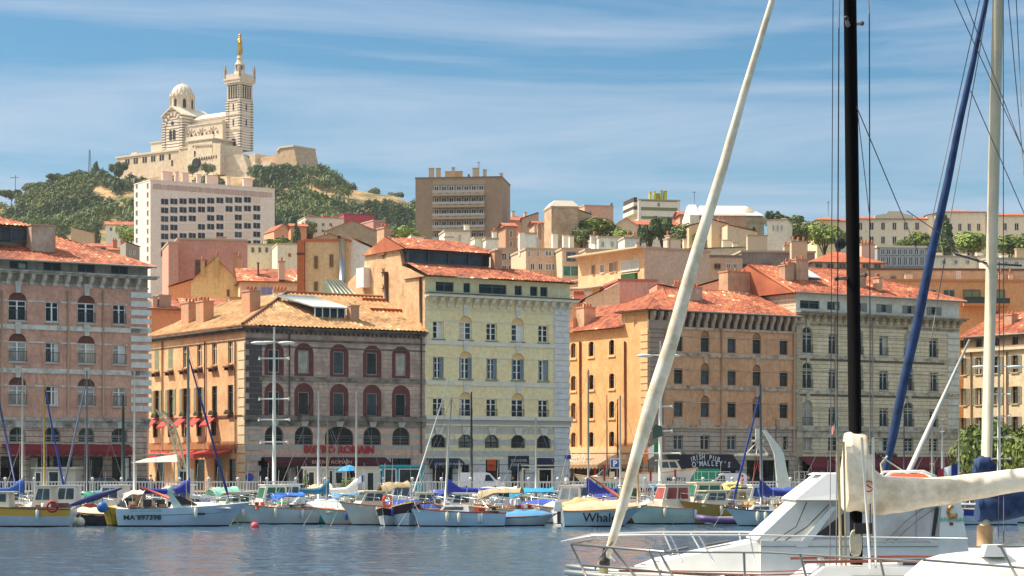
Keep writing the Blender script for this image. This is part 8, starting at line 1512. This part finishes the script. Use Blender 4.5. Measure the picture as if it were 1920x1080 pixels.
part('coiled_rope', b, SB); part('winch_box', MB(M('16161a', .5)).box(*[v for v in (P3(SB, 1598, 1000, Y1)[0], P3(SB, 1630, 1000, Y1)[0], -.35, -.15, P3(SB, 1598, 1000, Y1)[2], P3(SB, 1598, 980, Y1)[2])]), SB)
for xx, yy in ((-.6, -.55), (.4, .55), (2.4, -.7), (3.1, .7)): part('winch', MB(CHROME).lathe([(.09, 0), (.07, .06), (.06, .12), (.08, .15), (.02, .16)], (xx, yy, 2.12), 12), SB)
part('deck_hatch', MB(M('3a3f44', .2, name='smoked_acrylic')).box(1.0, 1.6, -.3, .3, 2.12, 2.17), SB)
for xx in (-4.6, -2.6, 3.8): part('cleat', MB(CHROME).tube([(xx-.12, -1.1, 1.95), (xx+.12, -1.1, 1.95)], .02, n=5).box(xx-.04, xx+.04, -1.12, -1.08, 1.7, 1.95), SB)
for yy in (-.4, .4): part('jackline', MB(MW('8c3c34', .7, .2)).tube([(-4.4, yy*.4, 2.0), (-1.6, yy*1.5, 1.95), (4.6, yy*1.6, 2.16)], .012, n=5), SB)
# tan halyard bundle in front of the mast and the little flags at its foot
b = MB(MW('b8a880', .7, .2))
for x0, x1, w in ((1571, 1577, .03), (1582, 1586, .02)): b.tube([P3(SB, x0, 828, Y1-.5), P3(SB, x1, 1060, Y1-.5)], w, n=6)
for x0, x1 in ((1616, 1632), (1637, 1642)): b.tube([P3(SB, x0, 820, Y1-1.2), P3(SB, x1, 1066, Y1-1.2)], .024, M('dcd8cc', .6, name='pale_pole'), 6)
part('halyard', b, SB)
# --- motor yacht beyond it
Y2 = 52; MY = thing('motor_yacht', 'white motor yacht with a green sheer stripe, canvas-sided wheelhouse and gold emblem on its arch', 'motor yacht', ((1440-960)/F*Y2, Y2, 0))
R2 = hull_into(MY, 0, 9.6, 3.3, 1.22, m=WHI, deck=WHI, rub=M('d8d4c8', .4), stripe=None, rake=1.6, sheer=.34)
k = F/Y2; X = lambda px: (px-1440)/k; Z = lambda py: CH+(HZ-py)/k
b = MB(M('3c9c7c', .5, name='green_stripe'))
for s in (1, -1): rows = [[(-q[4][0]*.995, s*(q[4][1]+.02), q[4][2]-.13-.10*z) for z in (0, 1)] for q in R2[0:13]]; b.strip(rows)
part('stripe', b, MY)
b = MB(WHI); b.smooth = False; W0 = 1.25
b.hexa([(X(1190), -.3, Z(1062)), (X(1420), -W0, Z(1075)), (X(1420), W0, Z(1075)), (X(1190), .3, Z(1062))], [(X(1230), -.2, Z(1046)), (X(1415), -1.05, Z(1012)), (X(1415), 1.05, Z(1012)), (X(1230), .2, Z(1046))])
b.box(X(1415), X(1790), -W0, W0, 1.2, Z(1010)); part('superstructure', b, MY)
cloth = MW('e2ddd4', .7, .12, 1.5, 'canvas'); b = MB(cloth); b.hexa([(X(1408), -1.2, Z(1010)), (X(1560), -1.2, Z(1010)), (X(1560), 1.2, Z(1010)), (X(1408), 1.2, Z(1010))], [(X(1492), -1.05, Z(932)), (X(1600), -1.05, Z(936)), (X(1600), 1.05, Z(936)), (X(1492), 1.05, Z(932))]); part('windscreen_cover', b, MY)
for y0 in (-1.18, 1.1): part('side_canvas', MB(MW('d4cdc6', .6, .12, 1.5, 'canvas', 'b8aea6')).box(X(1560), X(1742), y0, y0+.08, Z(1010), Z(940)), MY)
for pts in ([(1512, 1004), (1570, 1004), (1570, 958)], [(1728, 1002), (1734, 1002), (1742, 950), (1735, 950)]): part('window', MB(M('2a2422', .4, name='window_band')).hexa([(X(a), -1.20, Z(c)) for a, c in pts], [(X(a), -1.24, Z(c)) for a, c in pts]), MY)
part('windscreen_pillar', MB(WHI).hexa([(X(1480), -1.27, Z(1022)), (X(1500), -1.27, Z(1022)), (X(1500), -1.2, Z(1022)), (X(1480), -1.2, Z(1022))], [(X(1546), -1.2, Z(948)), (X(1556), -1.2, Z(948)), (X(1556), -1.1, Z(948)), (X(1546), -1.1, Z(948))]), MY)
b = MB(MW('ece8e0', .5, .08)); b.hexa([(X(1477), -1.35, Z(936)), (X(1745), -1.35, Z(938)), (X(1745), 1.35, Z(938)), (X(1477), 1.35, Z(936))], [(X(1538), -1.1, Z(888)), (X(1740), -1.1, Z(896)), (X(1740), 1.1, Z(896)), (X(1538), 1.1, Z(888))]); part('hardtop', b, MY)
b = MB(MW('cfd2d4', .5, .1)); boxt(b, X(1520), X(1580), 1.2, .9, Z(890), Z(886), .1, .1); part('roof_hatch', b, MY)
b = MB(WHI)
for s in (-1, 1): y0, y1 = sorted((s*1.3, s*1.22)); b.hexa([(X(1738), y0, Z(1040)), (X(1797), y0, Z(1040)), (X(1797), y1, Z(1040)), (X(1738), y1, Z(1040))], [(X(1746), y0, Z(938)), (X(1780), y0, Z(938)), (X(1780), y1, Z(938)), (X(1746), y1, Z(938))])
b.box(X(1744), X(1782), -1.3, 1.3, Z(938), Z(930)); part('radar_arch', b, MY)
b = MB(M('c08c3c', .4, .6, 'gold_emblem')); c0 = (X(1765), -1.33, Z(957)); b.tube([(c0[0]+.1*cos(a), c0[1], c0[2]+.13*sin(a)) for a in (pi*(.4+1.5*i/12) for i in range(13))], [.02]+[.04]*11+[.02], n=6); b.ball((c0[0]-.02, c0[1], c0[2]-.12), .06, n=8); part('emblem', b, MY); part('lettering', textmesh('BENETEAU', .13, M('5cb09c', .6), .008, 0, 1.1), MY, (X(1764), -1.33, Z(975))); part('vent', MB(M('6c2c24', .5)).box(X(1760), X(1766), -1.33, -1.3, Z(982), Z(977)), MY)
b = MB(M('e4e4e0', .3, .3, 'white_rail'))
for s in (-1.35, 1.2):
    b.tube([(X(1052), 0, Z(1016)), (X(1110), s*.45, Z(1003)), (X(1240), s*.9, Z(1000)), (X(1400), s, Z(1000)), (X(1560), s*1.1, Z(1003)), (X(1790), s*1.1, Z(1006))], .024, n=6)
    for x0, x1 in ((1112, 1150), (1250, 1272), (1395, 1404), (1302, 1330)): b.tube([(X(x0), s*(.5 if x0 < 1200 else .95), Z(1002)), (X(x1), s*(.5 if x0 < 1200 else .95), Z(1050))], .02, n=5)
part('bow_rail', b, MY)
for xx0, xx1, yy0 in ((1250, 1290, 1034), (1320, 1365, 1022)): part('deck_hatch', MB(M('4c5256', .2, name='smoked_acrylic')).hexa([(X(xx0), -.3, Z(yy0+2)), (X(xx1), -.3, Z(yy0-6)), (X(xx1), .3, Z(yy0-6)), (X(xx0), .3, Z(yy0+2))], [(X(xx0), -.3, Z(yy0-1)), (X(xx1), -.3, Z(yy0-9)), (X(xx1), .3, Z(yy0-9)), (X(xx0), .3, Z(yy0-1))]), MY)
part('seam', MB(M('8c8880', .7)).box(X(1416), X(1790), -1.262, -1.25, Z(1022), Z(1020.5)), MY); part('seam', MB(M('9c968c', .7)).box(X(1478), X(1744), -1.36, -1.345, Z(938.5), Z(936)), MY)
part('grab_rail', MB(CHROME).tube([(X(1600), -1.3, Z(1014)), (X(1604), -1.36, Z(1012)), (X(1720), -1.36, Z(1012)), (X(1724), -1.3, Z(1014))], .018, n=5), MY)
for xx in (1440, 1530, 1620, 1700): part('snap_strip', MB(M('a49c90', .7)).box(X(xx), X(xx)+.02, -1.19, -1.178, Z(1008), Z(942)), MY) if xx > 1560 else None
for xx, yy in ((1205, 1056), (1230, 1050), (1345, 1030)): part('cleat', MB(CHROME).tube([(X(xx)-.1, -.7, Z(yy)), (X(xx)+.1, -.7, Z(yy))], .02, n=5), MY)
b = MB(ROPE)
for x0, x1, x2 in ((1440, 1480, 1500), (1460, 1500, 1545)): b.tube([(X(x0), -1.26, Z(1010)), (X(x1), -1.24, Z(985)), (X(x2), -1.2, Z(940))], .012, M('4c4a48', .8), 4)
for x0, x1 in ((1640, 1720), (1655, 1742)): b.tube([(X(x0), -1.3, Z(1015)), (X((x0+x1)/2), -1.3, Z(975)), (X(x1), -1.28, Z(945))], .010, M('8c847c', .8), 4)
part('lashing', b, MY)
dg_ = thing('tender', 'upturned orange tender with a white rim lying on the motor yacht hardtop', 'dinghy', (MY.location.x+X(1700), Y2, Z(896))); b = MB(M('d8562c', .6, name='orange_grp')); b.hexa([(-.55, -.45, 0), (.5, -.45, 0), (.5, .45, 0), (-.55, .45, 0)], [(-.35, -.3, .1), (.35, -.3, .1), (.35, .3, .1), (-.35, .3, .1)]); part('hull', b, dg_); part('rim', MB(WHI).tube([(-.6, -.45, .02), (-.45, -.5, .14), (.3, -.5, .16), (.6, -.45, .03), (.6, .45, .03), (.3, .5, .16), (-.45, .5, .14), (-.6, .45, .02), (-.6, -.45, .02)], .035, n=6), dg_)
# --- blue-sailed yacht further out
Y3 = 57; BS = thing('sailing_yacht', 'white sailing yacht with pale mast, cobalt furled headsail and blue boom cover', 'sailboat', ((1848-960)/F*Y3, Y3, 0)); BLUE = MW('263f68', .9, .3, 2.5, 'canvas', '162746')
R3 = hull_into(BS, 2.6, 12.5, 3.8, 1.25, m=WHI, deck=WHI, rub=M('24388c', .5), rake=1.6, sheer=.3); b = MB(WHI); boxt(b, -1.2, 3.8, 2.3, 1.9, 1.25, 1.85, .5, .8); part('coachroof', b, BS)
b = MB(MW('c9bc9f', .45, .18, 1.2, 'pale_mast')); b.smooth = True; A, T = Vector(P3(BS, 1846, 1022, Y3)), Vector(P3(BS, 1882, -440, Y3)); b.tube([A, A.lerp(T, .5), T], [.14, .15, .13], n=12, ry=[.2, .21, .18]); part('mast', b, BS); part('mast_foot', MB(MW('a8845c', .6, .2)).tube([P3(BS, 1846, 1024, Y3), P3(BS, 1847, 985, Y3)], .21, n=10), BS)
furled(BS, (1655, 905), (1892, -200), Y3, [(0, .07), (.08, .12), (.3, .125), (.45, .112), (.7, .078), (.82, .055), (1, .04)], BLUE, steps=60)
cover(BS, [(1826, 868, 886), (1834, 856, 888), (1850, 852, 888), (1864, 866, 887)], Y3, BLUE, .3, 'sail_collar', seed=4); cover(BS, [(1832, 930, 976), (1842, 926, 980), (1880, 925, 977), (1925, 921, 968), (1990, 915, 955)], Y3, BLUE, .3, seed=9)
b = MB(M('3a3a3c', .5)); [b.tube([P3(BS, 1852, 494, Y3), (lambda v: (v[0], v[1]+dy, v[2]))(P3(BS, x, y, Y3))], .03, n=5) for x, y, dy in ((1772, 484, -1.2), (1935, 490, 1.2))]; part('spreader', b, BS)
b = MB(M('5c5c60', .4, .5, 'wire'))
for (a0, b0), (a1, b1) in (((1785, -10), (1940, 330)), ((1805, -10), (1925, 300)), ((1839, -10), (1750, 400)), ((1855, -10), (1780, 420)), ((1881, 0), (1882, 1020)), ((1890, -10), (1925, 380)), ((1874, 490), (1872, 1010)), ((1820, 170), (1990, 560)), ((1905, -10), (1915, 200)), ((1772, 484), (1745, 640)), ((1853, 500), (1700, 395))): b.tube([P3(BS, a0, b0, Y3-.4), P3(BS, a1, b1, Y3-.4)], .012, n=4)
part('rigging', b, BS); b = MB(ROPE); b.tube([P3(BS, 1655, 893, Y3-.5), P3(BS, 1652, 870, Y3-.5), P3(BS, 1664, 855, Y3-.5)], .03, n=5); b.tube([P3(BS, 1655, 858, Y3-.5), P3(BS, 1700, 888, Y3-.5)], .02, n=5); part('rope', b, BS)
# --- nearest deck at the bottom right
Y4 = 36; ND = thing('sailing_yacht', 'nearest white yacht bow with steel rails cut by the bottom right corner', 'sailboat', ((1850-960)/F*Y4, Y4, 0)); R4 = hull_into(ND, 3.6, 10.5, 3.4, 1.62, m=WHI, deck=WHI, rub=M('2c2826', .6), rake=1.2, sheer=.3)
k4 = F/Y4; b = MB(WHI); b.smooth = True; rows = []
for i in range(13):
    t = i/12; px = lerp(1698, 2100, t); yt = curve([(1698, 1078), (1715, 1058), (1745, 1042), (1800, 1035), (1920, 1026), (2100, 1020)], px); x = (px-1850)/k4; zt = CH+(HZ-yt)/k4; rows.append([(x, -1.25*cos(a)*min(1, .35+t*2.2), 1.5+(zt-1.5)*abs(sin(a))**.45) for a in (pi*j/12 for j in range(13))])
b.strip(rows); b.poly(rows[0]); part('coachroof', b, ND)
b = MB(WHI); x0 = (1822-1850)/k4; x1 = (1868-1850)/k4; z0 = CH+(HZ-1040)/k4; b.hexa([(x0, -.9, z0), (x1, -.9, z0), (x1, -.4, z0), (x0, -.4, z0)], [(x0+.07, -.85, z0+.19), (x1-.06, -.85, z0+.19), (x1-.06, -.5, z0+.19), (x0+.07, -.5, z0+.19)]); part('hatch', b, ND)
b = MB(ST2)
for P in ([(1870, 1024), (1925, 1024), (1990, 1028)], [(1876, 1024), (1908, 1085)], [(1730, 1050), (1860, 1060), (1990, 1070)]): b.tube([P3(ND, x, y, Y4-1.2) for x, y in P], .022, n=6)
part('pulpit', b, ND)
# ================================================================= sea air over the whole harbour
b = MB(); hm = bpy.data.materials.new('sea_haze'); hm.use_nodes = True; hn_ = hm.node_tree; hn_.nodes.remove(hn_.nodes['Principled BSDF']); pv = hn_.nodes.new('ShaderNodeVolumePrincipled'); pv.inputs['Color'].default_value = (.82, .88, 1, 1); pv.inputs['Density'].default_value = .00006; pv.inputs['Anisotropy'].default_value = .3
hn_.links.new(pv.outputs[0], hn_.nodes['Material Output'].inputs['Volume']); b.cur = hm; b.box(-900, 900, -80, 2700, -6, 260); setting(part('haze', b), 'stuff')
